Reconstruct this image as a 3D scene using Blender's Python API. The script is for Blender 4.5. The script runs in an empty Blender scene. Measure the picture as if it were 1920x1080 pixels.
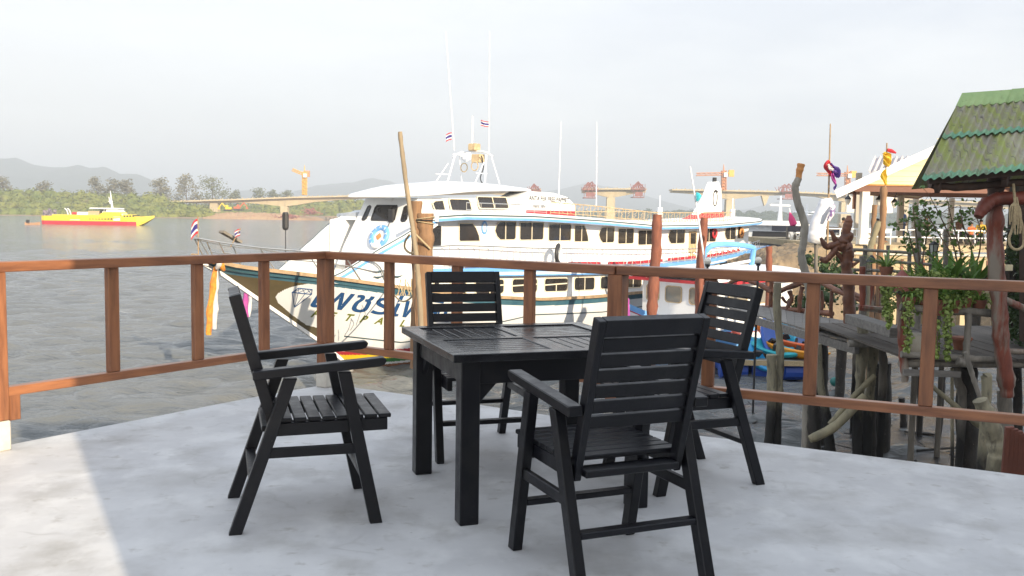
import bpy, bmesh, math, random
import numpy as np
from mathutils import Vector, Matrix, noise
R = math.radians
random.seed(7); RNG = np.random.default_rng(7)
scene = bpy.context.scene
COL = scene.collection

# ------------------------------------------------------------------ camera
FOC, EYE, PITCH, ROLL = 1735.0, 1.35, R(4.51), R(0.9)
FWD = Vector((0, math.cos(PITCH), -math.sin(PITCH)))
_r0, _u0 = Vector((1, 0, 0)), Vector((0, math.sin(PITCH), math.cos(PITCH)))
RGT = _r0 * math.cos(ROLL) + _u0 * math.sin(ROLL)
UPV = _u0 * math.cos(ROLL) - _r0 * math.sin(ROLL)
CAM = Vector((0, 0, EYE))
cd = bpy.data.cameras.new('camera'); cam = bpy.data.objects.new('camera', cd); COL.objects.link(cam)
m = Matrix((RGT, UPV, -FWD)).transposed().to_4x4(); m.translation = CAM
cam.matrix_world = m
cd.sensor_width = 36; cd.lens = 36 * FOC / 1920; cd.clip_start = 0.05; cd.clip_end = 20000
scene.camera = cam

# ------------------------------------------------------------------ light
SUN_EL, SUN_DIR = R(19.5), Vector((-0.49, 0.872, 0)).normalized()     # the way the light travels over the ground
d = Vector((SUN_DIR.x * math.cos(SUN_EL), SUN_DIR.y * math.cos(SUN_EL), -math.sin(SUN_EL)))
sl = bpy.data.lights.new('sun', 'SUN'); so = bpy.data.objects.new('sun', sl); COL.objects.link(so)
sl.energy = 5.0; sl.angle = R(0.4); sl.color = (1.0, 0.83, 0.60)
so.rotation_euler = d.to_track_quat('-Z', 'Y').to_euler(); so.location = (20, -40, 40)

world = bpy.data.worlds.new('World'); scene.world = world; world.use_nodes = True
nt = world.node_tree; nt.nodes.clear()
def wn(t, **k):
    n = nt.nodes.new(t)
    for a, b in k.items(): setattr(n, a, b)
    return n
out = wn('ShaderNodeOutputWorld'); bg = wn('ShaderNodeBackground'); bg.inputs['Strength'].default_value = 0.13
sky = wn('ShaderNodeTexSky', sky_type='NISHITA', sun_disc=False, sun_elevation=SUN_EL, sun_rotation=R(150.6),
         air_density=1.0, dust_density=4.0, ozone_density=1.0)
# a thin bright veil of overcast over the blue, a little greyer to the east, with faint broken cloud
tc = wn('ShaderNodeTexCoord'); mp = wn('ShaderNodeMapping'); mp.inputs['Scale'].default_value = (1.6, 1.6, 6.0)
nz = wn('ShaderNodeTexNoise'); nz.inputs['Scale'].default_value = 2.2; nz.inputs['Detail'].default_value = 5; nz.inputs['Roughness'].default_value = .55
nt.links.new(tc.outputs['Generated'], mp.inputs['Vector']); nt.links.new(mp.outputs[0], nz.inputs['Vector'])
sx = wn('ShaderNodeSeparateXYZ'); nt.links.new(tc.outputs['Generated'], sx.inputs[0])
gr = wn('ShaderNodeMapRange'); gr.inputs['From Min'].default_value = -.45; gr.inputs['From Max'].default_value = .55
nt.links.new(sx.outputs['X'], gr.inputs['Value'])
vc = wn('ShaderNodeMix', data_type='RGBA'); vc.inputs[6].default_value = (6.0, 5.96, 5.95, 1); vc.inputs[7].default_value = (4.8, 5.0, 5.45, 1)
nt.links.new(gr.outputs[0], vc.inputs[0])
cl = wn('ShaderNodeMapRange'); cl.inputs['From Min'].default_value = .38; cl.inputs['From Max'].default_value = .68
cl.inputs['To Min'].default_value = 0; cl.inputs['To Max'].default_value = .75
nt.links.new(nz.outputs['Fac'], cl.inputs['Value'])
vb = wn('ShaderNodeMix', data_type='RGBA'); vb.inputs[7].default_value = (6.6, 6.6, 6.6, 1)
nt.links.new(cl.outputs[0], vb.inputs[0]); nt.links.new(vc.outputs[2], vb.inputs[6])
zn = wn('ShaderNodeMapRange'); zn.inputs['From Min'].default_value = .18; zn.inputs['From Max'].default_value = .75; nt.links.new(sx.outputs['Z'], zn.inputs['Value'])
vz = wn('ShaderNodeMix', data_type='RGBA'); vz.inputs[7].default_value = (6.0, 6.6, 7.5, 1); nt.links.new(zn.outputs[0], vz.inputs[0]); nt.links.new(vb.outputs[2], vz.inputs[6])
mx = wn('ShaderNodeMix', data_type='RGBA'); mx.inputs[0].default_value = .80
nt.links.new(sky.outputs[0], mx.inputs[6]); nt.links.new(vz.outputs[2], mx.inputs[7])
nt.links.new(mx.outputs[2], bg.inputs['Color']); nt.links.new(bg.outputs[0], out.inputs['Surface'])

vs = scene.view_settings
vs.view_transform = 'Standard'; vs.look = 'None'; vs.gamma = 1; vs.exposure = 0.60; vs.use_curve_mapping = False
scene.cycles.use_denoising = True
scene.cycles.max_bounces = 6; scene.cycles.transparent_max_bounces = 8
scene.cycles.volume_bounces = 0; scene.cycles.sample_clamp_indirect = 6

# ------------------------------------------------------------------ helpers
def ray(x, y): return FWD + RGT * ((x - 960) / FOC) - UPV * ((y - 540) / FOC)
def P(x, y, Y):
    """the point at depth Y seen at (x, y) of the 1920x1080 photograph"""
    q = ray(x, y); return CAM + q * (Y / q.y)
def G(x, y, z):
    """the point of the level z seen at (x, y)"""
    q = ray(x, y); return CAM + q * ((z - EYE) / q.z)
def ip(x, t): return float(np.interp(x, [a for a, b in t], [b for a, b in t]))
def spline(pts, k=5):
    pts = [Vector(p) for p in pts]
    if len(pts) < 3: return [pts[0].lerp(pts[-1], i / (k * 2)) for i in range(k * 2 + 1)]
    o = []
    for i in range(len(pts) - 1):
        a, b, c, e = pts[max(i - 1, 0)], pts[i], pts[i + 1], pts[min(i + 2, len(pts) - 1)]
        for j in range(k):
            t = j / k
            o.append(.5 * ((2 * b) + (c - a) * t + (2 * a - 5 * b + 4 * c - e) * t * t + (3 * b - a - 3 * c + e) * t ** 3))
    o.append(pts[-1]); return o

class MB:
    """collects shapes into one mesh"""
    def __init__(s): s.v, s.f, s.mi, s.cm = [], [], [], 0
    def add(s, vs, fs):
        n = len(s.v); s.v += [Vector(v) for v in vs]
        s.f += [tuple(i + n for i in f) for f in fs]; s.mi += [s.cm] * len(fs); return s
    def box(s, c, sz, rz=0, M=None):
        x, y, z = (k / 2 for k in sz)
        q = [(-x, -y, -z), (x, -y, -z), (x, y, -z), (-x, y, -z), (-x, -y, z), (x, -y, z), (x, y, z), (-x, y, z)]
        T = Matrix.Translation(c) @ (M if M is not None else Matrix.Rotation(rz, 4, 'Z'))
        return s.add([T @ Vector(p) for p in q], [(3, 2, 1, 0), (4, 5, 6, 7), (0, 1, 5, 4), (1, 2, 6, 5), (2, 3, 7, 6), (3, 0, 4, 7)])
    def bar(s, p, q, w, h, up=(0, 0, 1)):
        p, q = Vector(p), Vector(q); d = (q - p); L = d.length; d.normalize()
        sd = d.cross(Vector(up))
        if sd.length < 1e-4: sd = d.cross(Vector((1, 0, 0)))
        sd.normalize(); u = sd.cross(d)
        M = Matrix((d, -sd, u)).transposed().to_4x4()
        return s.box((p + q) / 2, (L, w, h), M=M)
    def tube(s, pts, r, n=8, cap=True):
        pts = [Vector(p) for p in pts]; k = len(pts)
        rs = list(r) if hasattr(r, '__len__') else [r] * k
        if len(rs) != k: rs = list(np.interp(np.linspace(0, 1, k), np.linspace(0, 1, len(rs)), rs))
        vs, fs = [], []; prev = None
        for i, p in enumerate(pts):
            t = (pts[min(i + 1, k - 1)] - pts[max(i - 1, 0)]).normalized()
            if prev is None:
                a = t.cross(Vector((0, 0, 1)))
                if a.length < .2: a = t.cross(Vector((0, 1, 0)))
            else: a = prev - t * prev.dot(t)
            a.normalize(); prev = a; b = t.cross(a)
            for j in range(n):
                g = 2 * math.pi * j / n; vs.append(p + (a * math.cos(g) + b * math.sin(g)) * rs[i])
        for i in range(k - 1):
            for j in range(n):
                e = (j + 1) % n; fs.append((i * n + j, i * n + e, (i + 1) * n + e, (i + 1) * n + j))
        if cap: fs += [tuple(range(n - 1, -1, -1)), tuple(range((k - 1) * n, k * n))]
        return s.add(vs, fs)
    def log(s, pts, r, seed=0, n=11, k=7, rough=.2):
        """a natural bit of wood: a bent tube with knots and an uneven radius"""
        q = spline(pts, k); m_ = len(q)
        rs = list(r) if hasattr(r, '__len__') else [r, r]
        rr = np.interp(np.linspace(0, 1, m_), np.linspace(0, 1, len(rs)), rs)
        n0 = len(s.v); s.tube(q, [x * (1 + rough * noise.noise(Vector((i * .7, seed * 3.1, 0)))) for i, x in enumerate(rr)], n)
        for i in range(n0, len(s.v)):
            c = q[min((i - n0) // n, m_ - 1)]; dv = s.v[i] - c
            s.v[i] = c + dv * (1 + rough * 1.1 * noise.noise(s.v[i] * (1.3 / max(rs)) * .4 + Vector((seed, 0, 0))))
        return s
    def prism(s, poly, a, b, fn):
        """poly of 2D points, swept from a to b; fn(u, v, t) gives the 3D point"""
        n = len(poly); vs = [fn(u, v, a) for u, v in poly] + [fn(u, v, b) for u, v in poly]
        return s.add(vs, [tuple(range(n - 1, -1, -1)), tuple(range(n, 2 * n))] + [(i, (i + 1) % n, n + (i + 1) % n, n + i) for i in range(n)])
    def lathe(s, prof, c, n=12, squash=1):
        c = Vector(c); vs, fs = [], []; k = len(prof)
        for r, z in prof:
            for j in range(n):
                g = 2 * math.pi * j / n; vs.append(c + Vector((r * math.cos(g), r * squash * math.sin(g), z)))
        for i in range(k - 1):
            for j in range(n):
                e = (j + 1) % n; fs.append((i * n + j, i * n + e, (i + 1) * n + e, (i + 1) * n + j))
        fs += [tuple(range(n - 1, -1, -1)), tuple(range((k - 1) * n, k * n))]
        return s.add(vs, fs)
    def ball(s, c, r, n=10, k=6, sc=(1, 1, 1)):
        prof = [(max(math.sin(math.pi * i / k), .02), -math.cos(math.pi * i / k)) for i in range(k + 1)]
        n0 = len(s.v); s.lathe(prof, (0, 0, 0), n)
        for i in range(n0, len(s.v)): s.v[i] = Vector(c) + Vector([s.v[i][j] * r * sc[j] for j in range(3)])
        return s
    def grid(s, fn, nu, nv, close=False):
        vs = [fn(i / nu, j / nv) for i in range(nu + 1) for j in range(nv + 1)]
        return s.add(vs, [(i * (nv + 1) + j, (i + 1) * (nv + 1) + j, (i + 1) * (nv + 1) + j + 1, i * (nv + 1) + j + 1) for i in range(nu) for j in range(nv)])
    def sheet(s, fn, nu, nv, th, nrm):
        """a grid with thickness th along nrm"""
        nrm = Vector(nrm); n0 = len(s.v)
        s.grid(fn, nu, nv); k = len(s.v) - n0; w = nv + 1
        bk = [s.v[n0 + i] + nrm * th for i in range(k)]; s.v += bk
        fs = [(n0 + k + i * w + j, n0 + k + i * w + j + 1, n0 + k + (i + 1) * w + j + 1, n0 + k + (i + 1) * w + j) for i in range(nu) for j in range(nv)]
        ed = [(i * w, (i + 1) * w) for i in range(nu)] + [((i + 1) * w + nv, i * w + nv) for i in range(nu)] + [(j + 1, j) for j in range(nv)] + [(nu * w + j, nu * w + j + 1) for j in range(nv)]
        fs += [(n0 + b, n0 + a, n0 + k + a, n0 + k + b) for a, b in ed]
        s.f += fs; s.mi += [s.cm] * len(fs); return s
    def mesh(s, name, mats, inv=None, bevel=0, smooth=False):
        me = bpy.data.meshes.new(name)
        vv = [inv @ v for v in s.v] if inv is not None else s.v
        me.from_pydata([tuple(v) for v in vv], [], s.f)
        for q in (mats if isinstance(mats, (list, tuple)) else [mats]): me.materials.append(q)
        me.polygons.foreach_set('material_index', s.mi)
        bm = bmesh.new(); bm.from_mesh(me); bmesh.ops.recalc_face_normals(bm, faces=bm.faces)
        if bevel:
            es = [e for e in bm.edges if len(e.link_faces) == 2 and e.calc_face_angle(0) > .6]
            bmesh.ops.bevel(bm, geom=es, offset=bevel, segments=1, affect='EDGES', clamp_overlap=True)
        bm.to_mesh(me); bm.free()
        if smooth:
            me.polygons.foreach_set('use_smooth', [True] * len(me.polygons))
            if smooth != True: me.set_sharp_from_angle(angle=smooth)
        me.update(); return me

INV = {}
USED = {}
def tag(o, label=None, cat=None, group=None, kind=None):
    if label: o['label'] = label
    if cat: o['category'] = cat
    if group: o['group'] = group
    if kind: o['kind'] = kind
    return o
def thing(name, label, cat, loc=(0, 0, 0), rz=0, group=None):
    o = bpy.data.objects.new(name, None); COL.objects.link(o); o.empty_display_size = .2
    o.location = loc; o.rotation_euler = (0, 0, rz)
    INV[o.name] = (Matrix.Translation(loc) @ Matrix.Rotation(rz, 4, 'Z')).inverted()
    return tag(o, label, cat, group)
def part(name, mb, mat, parent, world=True, **k):
    """a mesh that is a part of a thing (or a sub-part of a part); world=True when mb is in world coordinates"""
    inv = INV.get(parent.name) if world else None
    o = bpy.data.objects.new(name, mb.mesh(name, mat, inv, **k)); COL.objects.link(o); o.parent = parent
    INV[o.name] = INV.get(parent.name, Matrix.Identity(4)); return o
def solo(name, mb, mat, label, cat, group=None, kind=None, **k):
    """a thing that is one mesh; its origin goes to the middle of its base"""
    vs_ = np.array([tuple(v) for v in mb.v]); c = Vector(((vs_[:, 0].min() + vs_[:, 0].max()) / 2, (vs_[:, 1].min() + vs_[:, 1].max()) / 2, vs_[:, 2].min()))
    T = Matrix.Translation(c); o = bpy.data.objects.new(name, mb.mesh(name, mat, T.inverted(), **k)); COL.objects.link(o); o.location = c
    INV[o.name] = T.inverted(); return tag(o, label, cat, group, kind)
def setting(name, mb, mat, kind='structure', label=None, **k):
    o = bpy.data.objects.new(name, mb.mesh(name, mat, None, **k)); COL.objects.link(o); INV[o.name] = Matrix.Identity(4)
    return tag(o, label, None, None, kind)
def inst(src, name, parent, M):
    """another object on src's mesh, placed by the local matrix M"""
    o = bpy.data.objects.new(name, src.data); COL.objects.link(o); o.parent = parent; o.matrix_local = M; return o
def kids(o): return [c for c in KID.get(o.name, [])]
KID = {}
def copy_tree(o, parent=None):
    c = o.copy(); COL.objects.link(c)
    if parent is not None: c.parent = parent
    for ch in [x for x in bpy.data.objects if x.parent == o]: copy_tree(ch, c)
    return c

# ------------------------------------------------------------------ materials
def mat(name, col, rough=.6, col2=None, scale=6, stretch=(1, 1, 1), lo=.35, hi=.65, detail=5, bump=0, bscale=40, bstretch=None,
        metal=0, spec=.5, coat=0, rnd=0, spots=None, trans=0, emit=None, rvar=0, tide=None, marks=None):
    mt = bpy.data.materials.new(name); mt.use_nodes = True; t = mt.node_tree; N, L = t.nodes, t.links
    b = N['Principled BSDF']; b.inputs['Roughness'].default_value = rough; b.inputs['Metallic'].default_value = metal
    b.inputs['Specular IOR Level'].default_value = spec; b.inputs['Coat Weight'].default_value = coat; b.inputs['Coat Roughness'].default_value = .15
    c4 = (*col, 1); last = None
    tc = N.new('ShaderNodeTexCoord')
    def nz(sc, st, det=detail, rg=.6):
        mp = N.new('ShaderNodeMapping'); mp.inputs['Scale'].default_value = st; L.new(tc.outputs['Object'], mp.inputs['Vector'])
        q = N.new('ShaderNodeTexNoise'); q.inputs['Scale'].default_value = sc; q.inputs['Detail'].default_value = det; q.inputs['Roughness'].default_value = rg
        L.new(mp.outputs[0], q.inputs['Vector']); return q.outputs['Fac']
    def mr(src, a, b_, c=0, e=1):
        q = N.new('ShaderNodeMapRange'); L.new(src, q.inputs['Value'])
        for i, v in zip(('From Min', 'From Max', 'To Min', 'To Max'), (a, b_, c, e)): q.inputs[i].default_value = v
        return q.outputs[0]
    def mix(f, a, b_):
        q = N.new('ShaderNodeMix'); q.data_type = 'RGBA'; L.new(f, q.inputs[0])
        for i, v in ((6, a), (7, b_)):
            if isinstance(v, tuple): q.inputs[i].default_value = v
            else: L.new(v, q.inputs[i])
        return q.outputs[2]
    if col2 is not None: last = mix(mr(nz(scale, stretch), lo, hi), c4, (*col2, 1))
    for sp in (spots or []):
        c, sc, a, b_, st = sp; last = mix(mr(nz(sc, st), a, b_), last if last is not None else c4, (*c, 1))
    if marks:     # hairline trowel marks: thin bands where a warped noise crosses its middle value
        n1 = nz(1.6, (1, 1, 1), 3, .5); su = N.new('ShaderNodeMath'); su.operation = 'SUBTRACT'; su.inputs[1].default_value = .5; L.new(n1, su.inputs[0])
        ab = N.new('ShaderNodeMath'); ab.operation = 'ABSOLUTE'; L.new(su.outputs[0], ab.inputs[0]); mm = N.new('ShaderNodeMath'); mm.operation = 'MULTIPLY'
        L.new(mr(ab.outputs[0], .002, .011, 1, 0), mm.inputs[0]); L.new(mr(nz(2.7, (1, 1, 1), 3), .50, .68, 0, .32), mm.inputs[1]); last = mix(mm.outputs[0], last, (*marks, 1))
    if tide:      # the wet, weed-black foot of a pile, up to an uneven tide mark
        sp_ = N.new('ShaderNodeSeparateXYZ'); L.new(tc.outputs['Object'], sp_.inputs[0]); ad = N.new('ShaderNodeMath'); ad.operation = 'ADD'
        L.new(sp_.outputs['Z'], ad.inputs[0]); L.new(mr(nz(3.5, (1, 1, .5)), 0, 1, -.55, .55), ad.inputs[1])
        last = mix(mr(ad.outputs[0], tide - .25, tide + .25), (.016, .015, .013, 1), last)
    if rnd:
        oi = N.new('ShaderNodeObjectInfo'); hs = N.new('ShaderNodeHueSaturation')
        L.new(mr(oi.outputs['Random'], 0, 1, 1 - rnd, 1 + rnd), hs.inputs['Value'])
        if last is not None: L.new(last, hs.inputs['Color'])
        else: hs.inputs['Color'].default_value = c4
        last = hs.outputs[0]
    if last is not None: L.new(last, b.inputs['Base Color'])
    else: b.inputs['Base Color'].default_value = c4
    if rvar: L.new(mr(nz(scale * 1.7, stretch), .3, .7, max(rough - rvar, .03), min(rough + rvar, 1)), b.inputs['Roughness'])
    if bump:
        bp = N.new('ShaderNodeBump'); bp.inputs['Strength'].default_value = 1; bp.inputs['Distance'].default_value = bump
        L.new(nz(bscale, bstretch or stretch), bp.inputs['Height']); L.new(bp.outputs[0], b.inputs['Normal'])
    if emit: b.inputs['Emission Color'].default_value = (*emit[0], 1); b.inputs['Emission Strength'].default_value = emit[1]
    if trans:
        tr = N.new('ShaderNodeBsdfTranslucent'); ms = N.new('ShaderNodeMixShader'); ms.inputs[0].default_value = trans
        if last is not None: L.new(last, tr.inputs['Color'])
        else: tr.inputs['Color'].default_value = c4
        L.new(b.outputs[0], ms.inputs[1]); L.new(tr.outputs[0], ms.inputs[2]); L.new(ms.outputs[0], N['Material Output'].inputs['Surface'])
    return mt

RAILC, RAILD = (.315, .130, .058), (.175, .070, .035)
m_post = mat('varnished_wood_post', RAILC, .42, RAILD, 9, (3, 3, .35), .38, .66, bump=.0012, bscale=30, rnd=.14, spots=[((.035, .02, .012), 2.3, .62, .74, (4, 4, .5)), ((.30, .14, .06), 3.1, .58, .75, (3, 3, .4))])
m_rail = mat('varnished_wood_rail', RAILC, .36, RAILD, 9, (.35, 3, 3), .38, .66, bump=.0010, bscale=30, rnd=.08)
m_black = mat('black_paint_wood', (.0032, .0036, .0062), .38, (.0065, .0067, .0095), 8, (1, 1, 1), .4, .7, bump=.0006, bscale=55, spec=.34, rnd=.22, rvar=.10, spots=[((.014, .0135, .013), 4, .56, .82, (1, 1, 1)), ((.035, .033, .031), 34, .70, .77, (1, 1, 1))])
m_blacktop = mat('black_table_top', (.0042, .0045, .0065), .19, (.012, .012, .014), 7, (1, 1, 1), .4, .7, bump=.0008, bscale=40, spec=.5, rnd=.3, rvar=.08)
m_conc = mat('polished_cement', (.57, .57, .57), .60, (.45, .45, .455), 1.1, (1, 1.2, 1), .36, .66, detail=9, bump=.0025, bscale=7, bstretch=(1, 1.2, 1), rvar=.12,
             spots=[((.33, .32, .30), 2.4, .50, .78, (1, 1, 1)), ((.62, .62, .615), 3.8, .50, .74, (1.2, .9, 1)), ((.27, .26, .245), .8, .55, .82, (1.2, 1, 1)), ((.33, .315, .29), 9, .60, .76, (1, 1.2, 1)), ((.20, .19, .17), 26, .70, .78, (1, 1, 1))], marks=(.25, .24, .225))
m_plinth = mat('limewashed_concrete', (.62, .59, .52), .8, (.50, .47, .41), 12, bump=.002, bscale=60)
m_white = mat('white_boat_paint', (.80, .815, .83), .32, (.75, .77, .79), 1.2, (1, 1, 1), .35, .75, spec=.5, spots=[((.50, .44, .36), 2.2, .64, .90, (1.5, 1.5, .30))])
m_cream = mat('cream_window_frame', (.72, .66, .52), .5)
m_glass = mat('dark_cabin_glass', (.018, .018, .020), .08, (.035, .03, .028), 1.5, spec=.6)
m_blue = mat('light_blue_paint', (.13, .35, .72), .4, (.18, .42, .78), 2)
m_teal = mat('teal_paint', (.045, .13, .19), .45, (.07, .17, .22), 3)
m_brown = mat('khaki_bow_paint', (.13, .10, .050), .5, (.10, .08, .04), 3)
m_red = mat('red_paint', (.50, .030, .045), .45, (.42, .03, .04), 3)
m_yel = mat('yellow_paint', (.80, .56, .02), .45)
m_grn = mat('green_paint', (.04, .20, .05), .5)
m_anti = mat('orange_brown_antifouling', (.34, .13, .05), .7, (.22, .09, .04), 4)
m_tan = mat('weathered_rubbing_strake', (.42, .29, .17), .75, (.28, .20, .12), 5, (1, 1, 1), bump=.004, bscale=20)
m_navy = mat('navy_lettering', (.018, .075, .21), .45)
m_olive = mat('olive_lettering', (.15, .17, .02), .5)
m_line = mat('dark_line_paint', (.05, .09, .11), .5)
m_steel = mat('stainless_tube', (.52, .52, .50), .3, metal=.85)
m_rustrail = mat('cream_rail_paint', (.60, .47, .28), .6, (.42, .30, .17), 6)
m_rope = mat('pale_rope', (.50, .40, .24), .9, (.36, .28, .17), 30)
m_dark = mat('dark_metal', (.03, .03, .033), .5)
m_pile = mat('old_timber_pile', (.33, .19, .10), .85, (.20, .12, .07), 3, (2.5, 2.5, .25), .35, .65, bump=.012, bscale=9, bstretch=(3, 3, .3), spots=[((.09, .06, .04), 4, .6, .72, (3, 3, .3))])
m_drift = mat('grey_driftwood', (.27, .245, .21), .85, (.15, .135, .115), 3.5, (2, 2, .4), .35, .65, bump=.012, bscale=8, bstretch=(2, 2, .5), rnd=.15, spots=[((.27, .24, .19), 5, .58, .75, (2, 2, .5))])
m_pale = mat('peeled_pale_trunk', (.30, .265, .17), .8, (.19, .17, .115), 3, (2, 2, .5), .35, .65, bump=.010, bscale=8, rnd=.12, spots=[((.10, .09, .06), 4, .6, .75, (2, 2, .6))])
m_pale_stilt = mat('peeled_pale_stilt', (.31, .28, .19), .8, (.19, .17, .12), 3, (2, 2, .5), .35, .65, bump=.014, bscale=8, rnd=.12, spots=[((.09, .08, .06), 4, .56, .70, (2, 2, .6))], tide=1.75)
m_drift_stilt = mat('grey_wood_stilt', (.24, .215, .18), .85, (.12, .11, .095), 3.5, (2, 2, .4), .35, .65, bump=.014, bscale=8, rnd=.15, tide=1.9)
m_wetpile = mat('wet_dark_pile', (.022, .019, .016), .6, (.05, .042, .034), 7, (1, 1, .5), .4, .7, bump=.02, bscale=14, spots=[((.13, .12, .10), 16, .64, .70, (1, 1, 1))])
m_redlog = mat('red_stained_log', (.24, .060, .032), .6, (.13, .035, .022), 4, (2, 2, .5), .35, .65, bump=.008, bscale=9, bstretch=(2, 2, .5), spots=[((.25, .21, .17), 1.6, .46, .58, (2.4, 2.4, .5))])
m_redlog2 = mat('varnished_branch', (.20, .075, .035), .5, (.10, .04, .025), 6, (1, 1, 1), .35, .65, bump=.006, bscale=12, rnd=.2)
m_orangecut = mat('sun_tinted_cut_wood', (.64, .30, .11), .8, (.52, .23, .08), 12)  # cut wood, its orange brightened to stand in for sunlight on the trunk top
m_plank = mat('grey_pier_plank', (.25, .235, .215), .85, (.155, .145, .135), 4, (.5, 4, 4), .35, .65, bump=.004, bscale=12, rnd=.2)
m_mud = mat('wet_mud', (.022, .0215, .022), .13, (.036, .034, .033), .8, (1, 1.8, 1), .35, .65, detail=8, bump=.10, bscale=1.6, bstretch=(1, 1.6, 1), rvar=.12, spots=[((.03, .027, .024), 2.5, .55, .7, (1, 1.5, 1))])
# ================================================================== setting
WZ, MZ = -3.65, -3.45
def water_mat():
    mt = bpy.data.materials.new('grey_green_river'); mt.use_nodes = True; t = mt.node_tree; N, L = t.nodes, t.links
    b = N['Principled BSDF']; b.inputs['Roughness'].default_value = .10; b.inputs['IOR'].default_value = 1.33
    tc = N.new('ShaderNodeTexCoord')
    def nz(sc, st, det, rg=.6, dist=0):
        mp = N.new('ShaderNodeMapping'); mp.inputs['Scale'].default_value = st; mp.inputs['Rotation'].default_value = (0, 0, .25); L.new(tc.outputs['Object'], mp.inputs['Vector'])
        q = N.new('ShaderNodeTexNoise'); q.inputs['Scale'].default_value = sc; q.inputs['Detail'].default_value = det; q.inputs['Roughness'].default_value = rg; q.inputs['Distortion'].default_value = dist
        L.new(mp.outputs[0], q.inputs['Vector']); return q.outputs['Fac']
    def mr(src, a, b_, c=0, e=1):
        q = N.new('ShaderNodeMapRange'); L.new(src, q.inputs['Value'])
        for i, v in zip(('From Min', 'From Max', 'To Min', 'To Max'), (a, b_, c, e)): q.inputs[i].default_value = v
        return q.outputs[0]
    m1 = N.new('ShaderNodeMix'); m1.data_type = 'RGBA'; m1.inputs[6].default_value = (.120, .130, .132, 1); m1.inputs[7].default_value = (.150, .157, .155, 1)
    L.new(mr(nz(.05, (1, 2, 1), 4), .35, .65), m1.inputs[0])
    # thin broken foam streaks
    ml = N.new('ShaderNodeMath'); ml.operation = 'MULTIPLY'
    L.new(mr(nz(.16, (.5, 2.2, 1), 6, .6, .6), .60, .68), ml.inputs[0]); L.new(mr(nz(2.2, (.7, 1.8, 1), 6, .7), .53, .62), ml.inputs[1])
    m2 = N.new('ShaderNodeMix'); m2.data_type = 'RGBA'; m2.inputs[7].default_value = (.55, .55, .53, 1)
    mf = N.new('ShaderNodeMath'); mf.operation = 'MULTIPLY'; mf.inputs[1].default_value = .5; L.new(ml.outputs[0], mf.inputs[0])
    L.new(mf.outputs[0], m2.inputs[0]); L.new(m1.outputs[2], m2.inputs[6]); L.new(m2.outputs[2], b.inputs['Base Color'])
    b1 = N.new('ShaderNodeBump'); b1.inputs['Strength'].default_value = 1; b1.inputs['Distance'].default_value = .55; L.new(nz(.55, (.62, 1.35, 1), 7, .58, .35), b1.inputs['Height'])
    b2 = N.new('ShaderNodeBump'); b2.inputs['Strength'].default_value = 1; b2.inputs['Distance'].default_value = .035; L.new(nz(4.5, (.7, 1.3, 1), 5, .6), b2.inputs['Height']); L.new(b1.outputs[0], b2.inputs['Normal'])
    L.new(b2.outputs[0], b.inputs['Normal']); return mt
# the river: one sheet to the horizon, its part before the terrace carrying real waves (finer where it is near)
def river():
    rows = 4.0 * np.exp(np.arange(0, 940) * .006); ang = np.tan(np.linspace(-.78, .78, 330)); mt = water_mat()
    Yg = np.repeat(rows[:, None], len(ang), 1); Xg = Yg * ang[None, :]; dy = Yg * .006; Z = np.zeros_like(Yg); rg = np.random.default_rng(21)
    calm = np.zeros_like(Yg)
    for i in range(9):
        a = rg.uniform(0, 6.28); k = 2 * math.pi / rg.uniform(14, 70); calm += np.sin(k * (Xg * math.cos(a) * .45 + Yg * math.sin(a)) + rg.uniform(0, 6.28))
    calm = np.clip(.85 + .22 * calm, .25, 1.5)
    for i in range(64):
        lam = math.exp(rg.uniform(math.log(.30), math.log(2.6))); a = math.pi / 2 + .35 + rg.normal() * .55; k = 2 * math.pi / lam
        f = np.clip((lam / dy - 2.5) / 3, 0, 1); Z += f * (.050 / k) * np.sin(k * (Xg * math.cos(a) + Yg * math.sin(a)) + rg.uniform(0, 6.28))
    Z = WZ + Z * calm; n, m_ = Yg.shape
    co = np.stack([Xg, Yg, Z], -1).reshape(-1, 3); ii = np.arange(n * m_).reshape(n, m_)
    qd = np.stack([ii[:-1, :-1], ii[:-1, 1:], ii[1:, 1:], ii[1:, :-1]], -1).reshape(-1, 4)
    k0 = len(co); co = np.concatenate([co, np.array([(-6000, -80, WZ - .3), (6000, -80, WZ - .3), (6000, 8900, WZ - .3), (-6000, 8900, WZ - .3)], float)])
    qd = np.concatenate([qd, np.array([[k0, k0 + 1, k0 + 2, k0 + 3]])])
    me = bpy.data.meshes.new('water'); me.vertices.add(len(co)); me.vertices.foreach_set('co', co.ravel()); me.loops.add(qd.size); me.loops.foreach_set('vertex_index', qd.ravel().astype(np.int32))
    me.polygons.add(len(qd)); me.polygons.foreach_set('loop_start', np.arange(0, qd.size, 4, dtype=np.int32)); me.update(calc_edges=True); me.materials.append(mt)
    me.polygons.foreach_set('use_smooth', [True] * len(qd)); o = bpy.data.objects.new('water', me); COL.objects.link(o); tag(o, kind='structure'); INV[o.name] = Matrix.Identity(4)
river()

# tidal mud flat under the stilts on the right: low humps that sink under the water at its rim
def mudz(x, y):
    e = min(1, max(0, (x - (.31 * y + .4 + 1.2 * noise.noise(Vector((y * .3, 0, 3))))) / 2.5), max(0, (27 - y) / 5))
    return WZ - .10 + e * (.22 + .16 * noise.noise(Vector((x * .35, y * .45, 0))) + .07 * noise.noise(Vector((x * 1.3, y * 1.6, 5))))
mb = MB(); mb.grid(lambda u, v: Vector((1.5 + u * 36, 3 + v * 29, mudz(1.5 + u * 36, 3 + v * 29))), 120, 110)
setting('mud_flat', mb, m_mud, smooth=True)

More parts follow.
